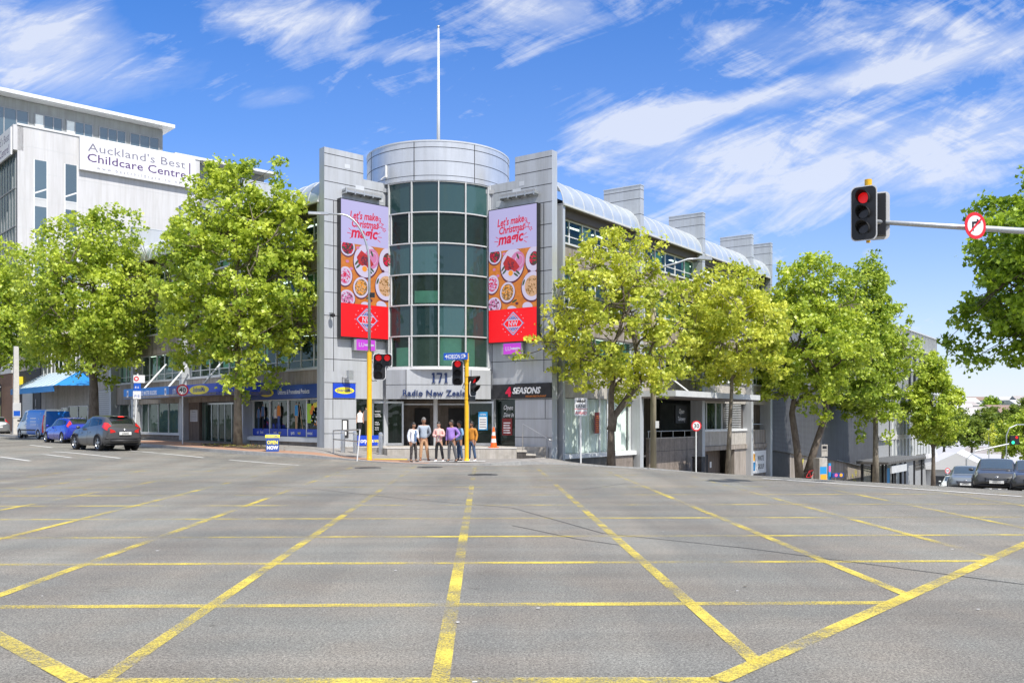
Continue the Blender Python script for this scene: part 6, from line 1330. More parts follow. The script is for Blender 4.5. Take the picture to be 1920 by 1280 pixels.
cone((925.5-960)/F0*42.3, 42.3, .42, 'orange cone with white bands standing outside at the platform edge'); cone((938.5-960)/F0*46.2, 46.2, .42, 'orange cone behind the shop glass right of the outer cone')
q = px_depth(511, 40.3); F_ = Fr((q.x, q.y), (.97, .22)); t = thing('sandwich_board', 'blue and yellow OPEN NOW pavement board by the kerb', 'sign', q); b = MB(); zb_ = q.z
V = []; 
for n_, s in ((.22, 1), (-.22, 1)): V += [F_.p(-.27, n_, zb_), F_.p(.27, n_, zb_), F_.p(.27, n_*.12, zb_+.78), F_.p(-.27, n_*.12, zb_+.78)]
b.mesh(V, [(0, 1, 2, 3), (4, 7, 6, 5), (3, 2, 6, 7)], 'navy'); b.build('board', t)
class Tilt(Fr):
    def p(s, u, n, z): return Fr.p(s, u, n+.22-(z-zb_)*.248, z)
T_ = Tilt((q.x, q.y), (.97, .22)); b = MB(); b.rect(T_, -.31, .31, zb_+.60, zb_+.73, .006, 'yellow'); b.text(T_, 'EmbroidMe', 0, zb_+.63, .10, .01, 'navy', bold=.01); b.text(T_, 'OPEN', 0, zb_+.33, .21, .01, 'yellow', bold=.03, sx=.85); b.text(T_, 'NOW', 0, zb_+.10, .21, .01, 'letter_white', bold=.03, sx=.85); b.build('lettering', t)
t = thing('rubbish_bin', 'dark green wheelie bin at the foot of the terrace wall', 'bin', RF.p(14.6, .8, 0)); q = RF.p(14.6, .8, 0); q.z = pave_z(q.x, q.y); b = MB(); b.box(Fr((q.x, q.y), DR.xy), -.3, .3, -.3, .3, q.z+.05, q.z+.95, 'black_wall'); b.build('bin_body', t); b = MB(); b.box(Fr((q.x, q.y), DR.xy), -.33, .33, -.33, .33, q.z+.951, q.z+1.02, 'black_plastic'); b.build('lid', t)
# ================================================================== VEHICLES
def cr(P, t):
    i = max(0, min(len(P)-2, int(t))); f = t-i; a = P[max(i-1, 0)]; b = P[i]; c = P[i+1]; d = P[min(i+2, len(P)-1)]
    return [.5*((2*b[k])+(-a[k]+c[k])*f+(2*a[k]-5*b[k]+4*c[k]-d[k])*f*f+(-a[k]+3*b[k]-3*c[k]+d[k])*f**3)*.55+.45*(b[k]+(c[k]-b[k])*f) for k in range(len(b))]
class Body:
    def __init__(s, rows, edge=.06):
        s.rows = rows; s.edge = edge; s.x0 = rows[0][0]; s.x1 = rows[-1][0]
    def row(s, x):
        R_ = s.rows
        for i in range(len(R_)-1):
            if x <= R_[i+1][0] or i == len(R_)-2:
                f = max(0, min(1, (x-R_[i][0])/(R_[i+1][0]-R_[i][0]))); a = R_[max(0, i-1)]; b = R_[i]; c = R_[i+1]; d = R_[min(i+2, len(R_)-1)]
                o = []
                for k in range(1, 7):
                    lin = b[k]+(c[k]-b[k])*f; ca = .5*(2*b[k]+(-a[k]+c[k])*f+(2*a[k]-5*b[k]+4*c[k]-d[k])*f*f+(-a[k]+3*b[k]-3*c[k]+d[k])*f**3); o.append(.5*lin+.5*ca)
                return o
    def S(s, x, v, off=0):
        zs, w_, zb, wb, zt, wt = s.row(x); sg = 1 if v >= 0 else -1; v = abs(v); e = min(s.edge, max(.004, (zt-zb)*.3))
        P = [(w_*.90, zs), (w_*.985, zs+.14*(zb-zs)), (w_*1.0, zs+.5*(zb-zs)), (wb, zb), (wt, zt-e), (wt*.60, zt-e*.16), (0, zt)]
        y, z = cr(P, v); 
        if off:
            y2, z2 = cr(P, min(6, v+.03)); y1, z1 = cr(P, max(0, v-.03)); ty, tz = y2-y1, z2-z1; L = math.hypot(ty, tz) or 1; y += off*tz/L; z += -off*ty/L
        return Vector((x, y*sg, z))
    def C(s, end, y, z, off=0):      # dome shaped end caps
        x = s.x0 if end < 0 else s.x1; zs, w_, zb, wb, zt, wt = s.row(x); zc = (zs+zt)/2; hh = (zt-zs)/2; k = min(1, max(abs(y)/w_, abs(z-zc)/hh)); return Vector((x+end*(.09*(1-k*k)+off), y, z))
    def patch(s, b, q, m, off=.006, nu=8, nv=4, side=1):
        V = []
        for j in range(nv+1):
            for i in range(nu+1):
                a, c = i/nu, j/nv; x = (q[0][0]*(1-a)+q[1][0]*a)*(1-c)+(q[3][0]*(1-a)+q[2][0]*a)*c; v = (q[0][1]*(1-a)+q[1][1]*a)*(1-c)+(q[3][1]*(1-a)+q[2][1]*a)*c
                V.append(s.S(x, v*side if side else v, off))
        b.mesh(V, [(j*(nu+1)+i, j*(nu+1)+i+1, (j+1)*(nu+1)+i+1, (j+1)*(nu+1)+i) for j in range(nv) for i in range(nu)], m)
    def cpatch(s, b, end, q, m, off=.008, n=6):
        V = []
        for j in range(n+1):
            for i in range(n+1):
                a, c = i/n, j/n; y = (q[0][0]*(1-a)+q[1][0]*a)*(1-c)+(q[3][0]*(1-a)+q[2][0]*a)*c; z = (q[0][1]*(1-a)+q[1][1]*a)*(1-c)+(q[3][1]*(1-a)+q[2][1]*a)*c
                V.append(s.C(end, y, z, off))
        b.mesh(V, [(j*(n+1)+i, j*(n+1)+i+1, (j+1)*(n+1)+i+1, (j+1)*(n+1)+i) for j in range(n) for i in range(n)], m)
def vehicle(name, label, cat, loc, head, rows, paint, wheels, wr, glass='carglass', arch='trim', archr=None, side_glass=(), extra=None, track=None, cladding=False, rimm='rim', plate=None, mirror=None, group='cars'):
    B = Body(rows); archr = archr or wr+.055; t = thing(name, label, cat, loc, head, group); b = MB(); nx = int((B.x1-B.x0)/.04); nv = 42
    xs_ = [B.x0+(B.x1-B.x0)*i/nx for i in range(nx+1)]; vs_ = [-6+12*j/nv for j in range(nv+1)]
    V = [B.S(x, v) for x in xs_ for v in vs_]; Fc = []
    for i in range(nx):
        for j in range(nv):
            c = (V[i*(nv+1)+j]+V[(i+1)*(nv+1)+j+1])/2
            if abs(vs_[j]+6/nv) < 3.1 and any((c.x-wx)**2+(c.z-wr)**2 < archr**2 for wx in wheels): continue
            Fc.append((i*(nv+1)+j, i*(nv+1)+j+1, (i+1)*(nv+1)+j+1, (i+1)*(nv+1)+j))
    b.mesh(V, Fc, paint)
    for end, i in ((-1, 0), (1, nx)):
        base = [V[i*(nv+1)+j] for j in range(nv+1)]; zc = (B.row(xs_[i])[0]+B.row(xs_[i])[4])/2; V2 = []
        for k in (1, .92, .8, .6, .35, .08):
            for p in base: V2.append(Vector((p.x+end*.09*(1-k*k), p.y*k, zc+(p.z-zc)*k)))
        n1_ = nv+1; F2_ = [(a*n1_+j, a*n1_+(j+1) % n1_, (a+1)*n1_+(j+1) % n1_, (a+1)*n1_+j) for a in range(5) for j in range(n1_)]; b.mesh(V2, F2_, paint)
    body = b.build('body', t, local=True, recalc=True, smooth=True)
    b = MB(); zs = min(r_[1] for r_ in rows)+.03; wm_ = max(r_[2] for r_ in rows); b.box(ID, B.x0+.1, B.x1-.1, -wm_*.86, wm_*.86, zs, zs+.05, 'black_matte')
    for wx in wheels:
        for sg in (-1, 1):
            b.mesh([Vector((wx+(archr+.01)*math.cos(R(a)), sg*wm_*yy_, wr+(archr+.01)*math.sin(R(a)))) for a in range(-20, 201, 20) for yy_ in (.55, .97)], [(2*i, 2*i+1, 2*i+3, 2*i+2) for i in range(11)], 'black_matte'); b.mesh([Vector((wx+(archr+.02)*math.cos(R(a)), sg*wm_*.55, wr+(archr+.02)*math.sin(R(a)))) for a in range(0, 360, 30)], [tuple(range(12))], 'black_matte')
    b.build('underbody', t, local=True)
    b = MB()
    for wx in wheels:
        for sg in (-1, 1):
            P = []
            for a in range(-14, 195, 8):
                x = wx+archr*math.cos(R(a)); z = wr+archr*math.sin(R(a)); w_ = B.row(min(max(x, B.x0+.02), B.x1-.02))[1]; P.append(Vector((x, sg*(w_-.012), z)))
            b.tube(P, .045 if cladding else .026, arch if cladding else paint, 6)
    b.build('wheel_arch', t, local=True, smooth='all')
    g = MB()
    for q in side_glass:
        for sg in (1, -1): B.patch(g, q, glass, .007, side=sg)
    g.build('side_window', t, local=True, smooth='all')
    tr_ = track or wm_-.11
    for wx in wheels:
        for sg in (-1, 1):
            y0 = sg*(tr_+.02); w_ = MB(); K = 28; pr = [(wr*.66, -.11), (wr*.93, -.11), (wr, -.075), (wr, .075), (wr*.93, .105), (wr*.66, .10)]; V = []
            for r_, h_ in pr:
                for k in range(K): a = 2*math.pi*k/K; V.append((wx+r_*math.cos(a), y0+sg*h_, wr+r_*math.sin(a)))
            w_.mesh(V, [(i*K+k, i*K+(k+1) % K, (i+1)*K+(k+1) % K, (i+1)*K+k) for i in range(5) for k in range(K)], 'rubber'); wo = w_.build('wheel', t, local=True, smooth=True, recalc=True)
            rm = MB(); V = [(wx+wr*.67*math.cos(2*math.pi*k/K), y0+sg*.02, wr+wr*.67*math.sin(2*math.pi*k/K)) for k in range(K)]; rm.mesh(V, [tuple(range(K))], 'black_matte')
            V = []
            for r_, h_ in ((wr*.67, .095), (wr*.60, .09), (wr*.58, .06)):
                for k in range(K): a = 2*math.pi*k/K; V.append((wx+r_*math.cos(a), y0+sg*h_, wr+r_*math.sin(a)))
            rm.mesh(V, [(i*K+k, i*K+(k+1) % K, (i+1)*K+(k+1) % K, (i+1)*K+k) for i in range(2) for k in range(K)], rimm)
            for k in range(5):
                a = 2*math.pi*k/5+.3; ca, sa = math.cos(a), math.sin(a); s1, s2 = .055, .035
                rm.mesh([(wx+ca*wr*.1-sa*s1, y0+sg*.085, wr+sa*wr*.1+ca*s1), (wx+ca*wr*.63-sa*s2, y0+sg*.075, wr+sa*wr*.63+ca*s2), (wx+ca*wr*.63+sa*s2, y0+sg*.075, wr+sa*wr*.63-ca*s2), (wx+ca*wr*.1+sa*s1, y0+sg*.085, wr+sa*wr*.1-ca*s1)], [(0, 1, 2, 3)], rimm)
            rm.sph((wx, y0+sg*.08, wr), (.06, .02, .06), rimm, 10, 6); rm.build('rim', wo, local=True)
    if mirror:
        for sg in (-1, 1): b = MB(); b.sph((mirror[0], sg*(mirror[1]+.09), mirror[2]), (.07, .10, .065), mirror[3] if len(mirror) > 3 else paint, 12, 8); b.build('mirror', t, local=True, smooth='all')
    if extra: extra(B, t)
    return t
def lamp(B, t, nm, m, fn): b = MB(); fn(b); o = b.build(nm, t, local=True, smooth='all'); return o
hl = math.atan2(DL.y, DL.x)
def seams(B, t, xs_, v0, v1, hnd=()):
    b = MB()
    for sg in (-1, 1):
        for x in xs_: B.patch(b, [(x-.006, v0), (x+.006, v0), (x+.006, v1), (x-.006, v1)], 'black_matte', .003, 1, 12, sg)
        B.patch(b, [(min(xs_), v0-.0), (max(xs_), v0-.0), (max(xs_), v0+.06), (min(xs_), v0+.06)], 'black_matte', .003, 10, 1, sg)
    b.build('door_seam', t, local=True); b = MB()
    for sg in (-1, 1):
        for x in hnd: p = B.S(x, 2.55*sg, .02); b.sph(tuple(p), (.09, .018, .018), 'rim', 10, 6)
    if hnd: b.build('door_handle', t, local=True)
# black crossover (rear three-quarter)
rows_suv = [(-2.02, .48, .70, .98, .66, 1.03, .58), (-1.95, .36, .80, 1.0, .74, 1.10, .56), (-1.80, .26, .87, 1.06, .80, 1.30, .58), (-1.52, .22, .885, 1.06, .81, 1.52, .60), (-1.0, .22, .885, 1.05, .81, 1.59, .63), (-.3, .22, .88, 1.02, .81, 1.60, .64), (.25, .22, .88, .98, .80, 1.53, .60), (.62, .22, .885, .97, .80, 1.30, .62), (1.0, .22, .885, .96, .78, 1.04, .66), (1.5, .24, .88, .93, .74, .97, .64), (1.85, .30, .82, .84, .68, .90, .56), (2.02, .42, .68, .72, .56, .76, .46)]
def ex_suv(B, t):
    b = MB(); V = []; B.patch(b, [(-1.86, 4.45), (-1.43, 4.3), (-1.43, 6), (-1.86, 6)], 'carglass', .008, 6, 8, 1); B.patch(b, [(-1.86, 4.45), (-1.43, 4.3), (-1.43, 6), (-1.86, 6)], 'carglass', .008, 6, 8, -1); b.build('rear_window', t, local=True, smooth='all')
    b = MB(); B.patch(b, [(.98, 4.3), (.32, 4.2), (.32, 6), (.98, 6)], 'carglass', .008, 6, 8, 1); B.patch(b, [(.98, 4.3), (.32, 4.2), (.32, 6), (.98, 6)], 'carglass', .008, 6, 8, -1); b.build('windscreen', t, local=True, smooth='all')
    for sg in (-1, 1):
        b = MB(); B.patch(b, [(-1.99, 2.7), (-1.60, 3.0), (-1.58, 3.5), (-1.93, 4.1)], 'tail', .022, 8, 6, sg); B.cpatch(b, -1, [(sg*.64, .80), (sg*.42, .84), (sg*.46, .92), (sg*.66, 1.0)], 'tail', .02); o = b.build('tail_light', t, local=True, smooth='all'); o['label'] = 'red boomerang shaped tail light'
        b = MB(); B.patch(b, [(1.55, 3.1), (1.95, 2.6), (1.97, 3.0), (1.6, 3.7)], 'head_lens', .02, 6, 4, sg); b.build('headlight', t, local=True, smooth='all')
    b = MB(); b.sph((-1.54, 0, 1.545), (.13, .46, .03), 'p_black', 16, 6); b.build('spoiler', t, local=True, smooth='all'); b = MB(); b.sph((-1.68, 0, 1.53), (.03, .16, .022), 'tail_lit', 12, 6); b.build('brake_light', t, local=True)
    b = MB(); b.sph((-1.93, 0, .56), (.17, .84, .13), 'trim', 24, 10); b.box(ID, -2.1, -1.95, -.6, .6, .40, .50, 'trim'); b.build('rear_bumper', t, local=True, smooth='all')
    b = MB(); b.mesh([(-2.145, -.27, .72), (-2.145, .27, .72), (-2.135, .27, .85), (-2.135, -.27, .85)], [(0, 3, 2, 1)], 'plate'); b.text(Fr((-2.15, 0), (0, -1)), 'JKM482', 0, .75, .10, .004, 'sign_black', bold=.008); b.build('number_plate', t, local=True)
    b = MB(); b.sph((-2.12, 0, .93), (.02, .07, .05), 'rim', 10, 6); b.build('badge', t, local=True)
    seams(B, t, (-1.15, -.12, .85), .5, 3.0, (-.35, .55))
sg_suv = [[(-1.05, 3.2), (-.16, 3.15), (-.16, 3.86), (-.95, 3.80)], [(-.08, 3.15), (.80, 3.15), (.38, 3.84), (-.08, 3.86)], [(-1.42, 3.35), (-1.12, 3.22), (-1.02, 3.78), (-1.30, 3.75)]]
vehicle('parked_car', 'black crossover with red boomerang tail lights, nearest car on the left street', 'car', (-18.9, 42.6, terr(-18.9, 42.6)), hl+R(5), rows_suv, 'p_black', (-1.28, 1.25), .345, side_glass=sg_suv, extra=ex_suv, cladding=True, mirror=(.72, .84, 1.05))
# blue hatch
rows_h = [(-1.92, .44, .66, .90, .62, .95, .54), (-1.85, .32, .78, .93, .72, 1.04, .52), (-1.70, .24, .83, .95, .74, 1.18, .52), (-1.40, .20, .845, .95, .75, 1.38, .54), (-.9, .20, .845, .94, .75, 1.46, .57), (-.2, .20, .845, .92, .75, 1.475, .58), (.25, .20, .845, .91, .75, 1.43, .57), (.65, .20, .845, .90, .74, 1.20, .60), (1.02, .20, .84, .88, .72, .97, .62), (1.5, .22, .83, .84, .68, .88, .60), (1.82, .28, .76, .74, .62, .79, .52), (1.95, .38, .62, .62, .5, .66, .42)]
def ex_h(B, t):
    b = MB()
    for sg in (1, -1): B.patch(b, [(-1.80, 4.4), (-1.36, 4.3), (-1.36, 6), (-1.80, 6)], 'carglass', .008, 6, 8, sg)
    b.build('rear_window', t, local=True, smooth='all'); b = MB()
    for sg in (1, -1): B.patch(b, [(1.0, 4.3), (.33, 4.2), (.33, 6), (1.0, 6)], 'carglass', .008, 6, 8, sg)
    b.build('windscreen', t, local=True, smooth='all')
    for sg in (-1, 1):
        b = MB(); B.patch(b, [(-1.88, 2.9), (-1.62, 3.1), (-1.52, 4.2), (-1.76, 4.2)], 'tail', .018, 6, 8, sg); b.build('tail_light', t, local=True, smooth='all')
        b = MB(); B.patch(b, [(1.42, 3.0), (1.86, 2.5), (1.88, 3.0), (1.5, 3.6)], 'head_lens', .018, 6, 4, sg); b.build('headlight', t, local=True, smooth='all')
    b = MB(); b.mesh([(-2.025, -.26, .6), (-2.025, .26, .6), (-2.02, .26, .72), (-2.02, -.26, .72)], [(0, 3, 2, 1)], 'plate'); b.build('number_plate', t, local=True); seams(B, t, (-.95, -.05, .95), .5, 3.0, (-.25, .7))
sg_h = [[(-1.05, 3.2), (-.12, 3.15), (-.12, 3.86), (-.92, 3.82)], [(-.04, 3.15), (.88, 3.15), (.42, 3.84), (-.04, 3.86)], [(-1.40, 3.35), (-1.12, 3.22), (-1.0, 3.78), (-1.28, 3.75)]]
vehicle('parked_car', 'bright blue hatchback parked between the black car and the van', 'car', (-25.9, 53.6, terr(-25.9, 53.6)), hl+R(4), rows_h, 'p_blue', (-1.22, 1.25), .31, side_glass=sg_h, extra=ex_h, mirror=(.82, .80, .98))
vehicle('parked_car', 'silver saloon cut by the left edge of the photo', 'car', (-40.9, 72.5, terr(-40.9, 72.5)), hl-R(4), rows_h, 'p_silver', (-1.22, 1.25), .31, side_glass=sg_h, extra=ex_h, mirror=(.82, .80, .98))
# van
rows_v = [(-2.55, .45, .86, 1.1, .88, 1.88, .72), (-2.48, .32, .93, 1.1, .92, 1.95, .76), (-2.2, .26, .96, 1.1, .93, 1.98, .77), (-.6, .26, .97, 1.1, .94, 1.99, .78), (.6, .26, .97, 1.1, .94, 1.98, .77), (1.15, .26, .97, 1.1, .93, 1.93, .74), (1.60, .27, .965, 1.08, .90, 1.55, .76), (1.98, .28, .95, 1.04, .86, 1.18, .78), (2.3, .30, .90, .98, .80, 1.04, .72), (2.5, .36, .80, .86, .70, .92, .60)]
def ex_v(B, t):
    b = MB()
    for sg in (1, -1): B.patch(b, [(1.95, 4.3), (1.22, 4.2), (1.22, 6), (1.95, 6)], 'carglass', .008, 6, 8, sg)
    b.build('windscreen', t, local=True, smooth='all')
    for sg in (-1, 1):
        b = MB(); B.patch(b, [(-2.53, .9), (-2.40, .9), (-2.40, 3.6), (-2.53, 3.6)], 'tail', .016, 3, 16, sg); b.build('tail_light', t, local=True, smooth='all')
        b = MB(); B.patch(b, [(2.0, 2.7), (2.44, 2.4), (2.46, 2.9), (2.1, 3.4)], 'head_lens', .018, 6, 4, sg); b.build('headlight', t, local=True, smooth='all')
        b = MB()      # blue wrap on the rear two thirds
        B.patch(b, [(-2.50, .35), (.20, .35), (.42, 4.3), (-2.50, 4.3)], 'p_vblue', .004, 30, 24, sg)
        wrap = b.build('blue_wrap', t, local=True, smooth='all'); b = MB(); rr = random.Random(3+sg)
        for k in range(9): z = 3.9-k*.36; x = .36-.03*k; B.patch(b, [(x, z-.13), (x+rr.uniform(.12, .3), z-.13), (x+rr.uniform(.12, .3), z+.05), (x, z+.05)], 'p_vblue', .006, 2, 2, sg)
        for k in range(4): x = -.2-.05*k; B.patch(b, [(-1.2-.1*k, 3.3-.25*k), (x, 3.3-.25*k), (x, 3.36-.25*k), (-1.2-.1*k, 3.36-.25*k)], 'letter_white', .008, 6, 2, sg)
        for k in range(60): x = -1.9+rr.gauss(0, .35); v = 3.0+rr.uniform(-.9, 1.0); s_ = rr.uniform(.03, .14); B.patch(b, [(x, v), (x+s_, v+.02), (x+s_*.8, v+s_), (x, v+s_*.7)], rr.choice(['awning_pale', 'sign_blue', 'p_vblue', 'blue_banner']), .009, 1, 1, sg)
        b.build('livery', wrap, local=True)
    b = MB(); 
    for sg in (1, -1): B.patch(b, [(-1.3, 1.6), (1.5, 1.6), (1.5, 1.85), (-1.3, 1.85)], 'trim', .02, 20, 2, sg)
    b.build('side_moulding', t, local=True); seams(B, t, (-.62, .45, 1.5), .5, 3.9, (.62,))
    b = MB(); B.cpatch(b, -1, [(-.78, .36), (.78, .36), (.82, .62), (-.82, .62)], 'trim', .03); b.build('rear_bumper', t, local=True); b = MB(); B.cpatch(b, -1, [(-.80, .66), (.80, .66), (.74, 1.85), (-.74, 1.85)], 'p_vblue', .01, 10); b.build('rear_door', t, local=True)
sg_v = [[(.62, 3.15), (1.72, 3.1), (1.22, 3.84), (.62, 3.84)]]
vehicle('delivery_van', 'white cabbed van with bright blue printed rear body', 'van', (-32.2, 63.0, terr(-32.2, 63.0)), hl+R(5), rows_v, 'p_white', (-1.75, 1.62), .33, side_glass=sg_v, extra=ex_v, mirror=(1.55, .95, 1.22, 'trim'), track=.86)
# cars coming up the right street (front views)
hr = math.atan2(-DR.y, -DR.x)
def ex_front(grille=True, pl='KFB213', bright='head_lens'):
    def f(B, t):
        ex_b = MB()
        for sg in (1, -1): B.patch(ex_b, [(1.0, 4.3), (.33, 4.2), (.33, 6), (1.0, 6)], 'carglass_blue', .008, 6, 8, sg)
        ex_b.build('windscreen', t, local=True, smooth='all'); b = MB()
        for sg in (1, -1): B.patch(b, [(-1.80, 4.4), (-1.36, 4.3), (-1.36, 6), (-1.80, 6)], 'carglass', .008, 6, 8, sg)
        b.build('rear_window', t, local=True, smooth='all')
        for sg in (-1, 1):
            b = MB(); B.patch(b, [(1.45, 2.9), (1.93, 2.35), (1.94, 2.95), (1.5, 3.45)], bright, .018, 8, 4, sg); b.build('headlight', t, local=True, smooth='all')
            b = MB(); b.sph((1.86, sg*.60, .42), (.06, .08, .05), 'head_lens', 10, 6); b.build('fog_lamp', t, local=True)
        b = MB(); 
        gr = [(-.34, .36), (.34, .36), (.44, .60), (-.44, .60)]; B.cpatch(b, 1, gr, 'black_plastic', .012)
        for k in range(4): z = .40+.055*k; B.cpatch(b, 1, [(-.37, z), (.37, z), (.38, z+.014), (-.38, z+.014)], 'rim', .02)
        b.build('grille', t, local=True); b = MB(); b.sph((1.95, 0, .30), (.12, .74, .08), 'black_plastic', 20, 8); b.build('lower_bumper', t, local=True, smooth='all')
        b = MB(); P = B.C(1, 0, .44, .035); b.mesh([(P.x, -.26, .38), (P.x, .26, .38), (P.x, .26, .50), (P.x, -.26, .50)], [(0, 1, 2, 3)], 'plate'); b.text(Fr((P.x, 0), (0, 1)), pl, 0, .405, .09, .005, 'sign_black', bold=.006); b.build('number_plate', t, local=True)
        b = MB(); b.sph((P.x-.02, 0, .62), (.02, .08, .045), 'rim', 12, 6); b.build('badge', t, local=True); seams(B, t, (-.95, -.05, .95), .5, 3.0, (-.25, .7))
    return f
rows_f = [tuple([r_[0]*1.06, r_[1], r_[2]*1.06, r_[3], r_[4]*1.06, r_[5], r_[6]*1.06]) for r_ in rows_h]
def carat(px, pyb, y, lab, paint, pl, dh_=0):
    x = (px-960)/F0*y; z = terr(x, y); nrm = math.atan(-.085)
    t = vehicle('parked_car', lab, 'car', (x, y, z), hr+dh_, rows_f, paint, (-1.28, 1.32), .32, side_glass=sg_h, glass='carglass_blue', extra=ex_front(pl=pl), mirror=(.86, .84, .96))
    t.rotation_euler = (0, 0, 0); d = Vector((math.cos(hr+dh_), math.sin(hr+dh_), 0)); g = (terr(x+d.x*1.3, y+d.y*1.3)-terr(x-d.x*1.3, y-d.y*1.3))/2.6
    f = Vector((d.x, d.y, g)).normalized(); l = Vector((0, 0, 1)).cross(f).normalized(); u = f.cross(l); t.rotation_euler = Matrix((f, l, u)).transposed().to_euler(); return t
carat(1868, 915, 38.5, 'dark grey hatchback with chrome barred grille facing up the right street', 'p_gun', 'KFB213', R(8))
carat(1812, 908, 49.5, 'slate blue silver car behind the dark grey hatchback', 'p_slate', 'HTR907', R(8))
carat(1938, 920, 37.5, 'black car cut by the right edge of the photo', 'p_black', 'LMN554', R(8))
carat(1788, 905, 74, 'small white van like car farther down between the post sign and the slate car', 'p_white', 'GHK310', R(4))

# ================================================================== PEOPLE
def skin_mesh(joints, edges, radii, m, root=0, sub=1):
    me = bpy.data.meshes.new('sk'); me.from_pydata(joints, edges, []); o = bpy.data.objects.new('sk', me); COL.objects.link(o)
    md = o.modifiers.new('s', 'SKIN'); md.use_smooth_shade = True; md.branch_smoothing = .6
    for i, r_ in enumerate(radii): me.skin_vertices[0].data[i].radius = (r_, r_) if not isinstance(r_, tuple) else r_; me.skin_vertices[0].data[i].use_root = (i == root)
    s = o.modifiers.new('b', 'SUBSURF'); s.levels = sub; dg = bpy.context.evaluated_depsgraph_get(); dg.update(); m2 = bpy.data.meshes.new_from_object(o.evaluated_get(dg))
    V = [tuple(v.co) for v in m2.vertices]; Fc = [tuple(p.vertices) for p in m2.polygons]; bpy.data.objects.remove(o); bpy.data.meshes.remove(me); bpy.data.meshes.remove(m2); return V, Fc
def person(label, px, y, H, rot, top, legs, shoes, skin='skin_a', hair='hair', pose='down', long_hair=False, jacket=None, belly=0, stance=.10, coat_len=0, headturn=0, watch=False, under=None):
    q = px_depth(px, y); t = thing('person', label, 'person', q, R(rot), 'people waiting at the crossing'); h = H
    # joints in local space; facing -Y
    pel = (0, 0, .53*h); wa = (0, 0, .60*h); ch = (0, .005, .73*h); nb = (0, .01, .815*h); nk = (0, .0, .86*h); hb = (0, -.008, .895*h); ht = (0, .0, .955*h)
    J = [pel, wa, ch, nb, nk, hb, ht]; E = [(0, 1), (1, 2), (2, 3), (3, 4), (4, 5), (5, 6)]; Rr = [(.085*h*.98, .062*h), (.078*h, .056*h), (.088*h, .060*h), (.042*h, .036*h), .028*h, (.036*h, .042*h), (.040*h, .048*h)]
    poses = {'down': [(.112, 0, .805, .135, .03, .645, .130, -.02, .485), (.112, 0, .805, .130, .01, .645, .120, -.05, .49)], 'hold': [(.105, 0, .80, .140, .0, .655, .045, -.13, .655), (.105, 0, .80, .140, .0, .65, .02, -.14, .635)], 'fold': [(.112, 0, .80, .14, .02, .65, .05, -.115, .615), (.112, 0, .805, .135, .02, .645, .125, -.03, .485)], 'back': [(.115, 0, .805, .15, .04, .65, .07, .095, .54), (.115, 0, .805, .145, .03, .65, .12, -.05, .50)], 'hips': [(.115, 0, .80, .185, .05, .66, .10, -.03, .56), (.112, 0, .80, .13, .02, .645, .125, -.03, .485)]}
    A = {}; pr = poses[pose]
    for s, k in ((1, 0), (-1, 1)):
        a = pr[k]; sh = (s*a[0]*h, a[1]*h, a[2]*h); el = (s*a[3]*h, a[4]*h, a[5]*h); wr_ = (s*a[6]*h, a[7]*h, a[8]*h); A[s] = (sh, el, wr_)
        i = len(J); J += [sh, el, wr_]; E += [(3, i), (i, i+1), (i+1, i+2)]; Rr += [.028*h, .024*h, .016*h]
        d = (Vector(wr_)-Vector(el)).normalized(); pal = Vector(wr_)+d*.045*h; side = d.cross(Vector((0, 1, 0))); side = side.normalized() if side.length > .1 else Vector((1, 0, 0)); fw = Vector((0, -1, 0)) if abs(d.z) > .5 else Vector((0, 0, 1))
        ip = len(J); J.append(tuple(pal)); E.append((i+2, ip)); Rr.append((.020*h, .011*h))
        for f in range(4):
            o_ = fw*(f-1.5)*.0115*h; L_ = (.040, .046, .043, .034)[f]*h; c1 = pal+o_+d*L_*.55; c2 = c1+(d*.6-side*s*.5).normalized()*L_*.5; k2 = len(J); J += [tuple(c1), tuple(c2)]; E += [(ip, k2), (k2, k2+1)]; Rr += [.0052*h, .0042*h]
        th = Vector(wr_)+d*.02*h+fw*.022*h; k2 = len(J); J += [tuple(th), tuple(th+d*.025*h+fw*.004*h)]; E += [(i+2, k2), (k2, k2+1)]; Rr += [.0065*h, .005*h]
    lg = {}
    for s in (1, -1):
        st = stance*(.5 if s > 0 else .2); hp = (s*.052*h, 0, .50*h); kn = (s*(.055+st*.35)*h, -.012*h, .285*h); an = (s*(.055+st)*h, .01*h, .045*h); bl = (s*(.065+st)*h, -.06*h, .022*h); to = (s*(.07+st)*h, -.095*h, .017*h); lg[s] = (hp, kn, an, bl, to)
        i = len(J); J += [hp, kn, an, bl, to]; E += [(0, i), (i, i+1), (i+1, i+2), (i+2, i+3), (i+3, i+4)]; Rr += [.052*h, .034*h, .022*h, .020*h, .016*h]
    V, Fc = skin_mesh(J, E, Rr, skin); b = MB(); b.mesh(V, Fc, skin)
    # head shape with face
    hc = Vector((0, -.008*h, .932*h)); ct, s_t = math.cos(headturn), math.sin(headturn)
    def hd(x, y_, z): x *= 1.12; y_ *= 1.12; z *= 1.08; return (hc.x+(x*ct-y_*s_t)*h, hc.y+(x*s_t+y_*ct)*h, hc.z+z*h)
    hv = []; K, L_ = 16, 12
    for i in range(L_+1):
        a = math.pi*i/L_; zz_ = -.066*math.cos(a); r_ = math.sin(a); w_ = .044*(1-.20*max(0, math.cos(a)))
        for k in range(K):
            c = 2*math.pi*k/K; x = w_*r_*math.cos(c); y_ = .052*r_*math.sin(c)*(1 if math.sin(c) > 0 else .95)
            hv.append(hd(x, y_-(.006 if zz_ < -.02 and math.sin(c) < 0 else 0), zz_))
    b.mesh(hv, [(i*K+k, i*K+(k+1) % K, (i+1)*K+(k+1) % K, (i+1)*K+k) for i in range(L_) for k in range(K)], skin)
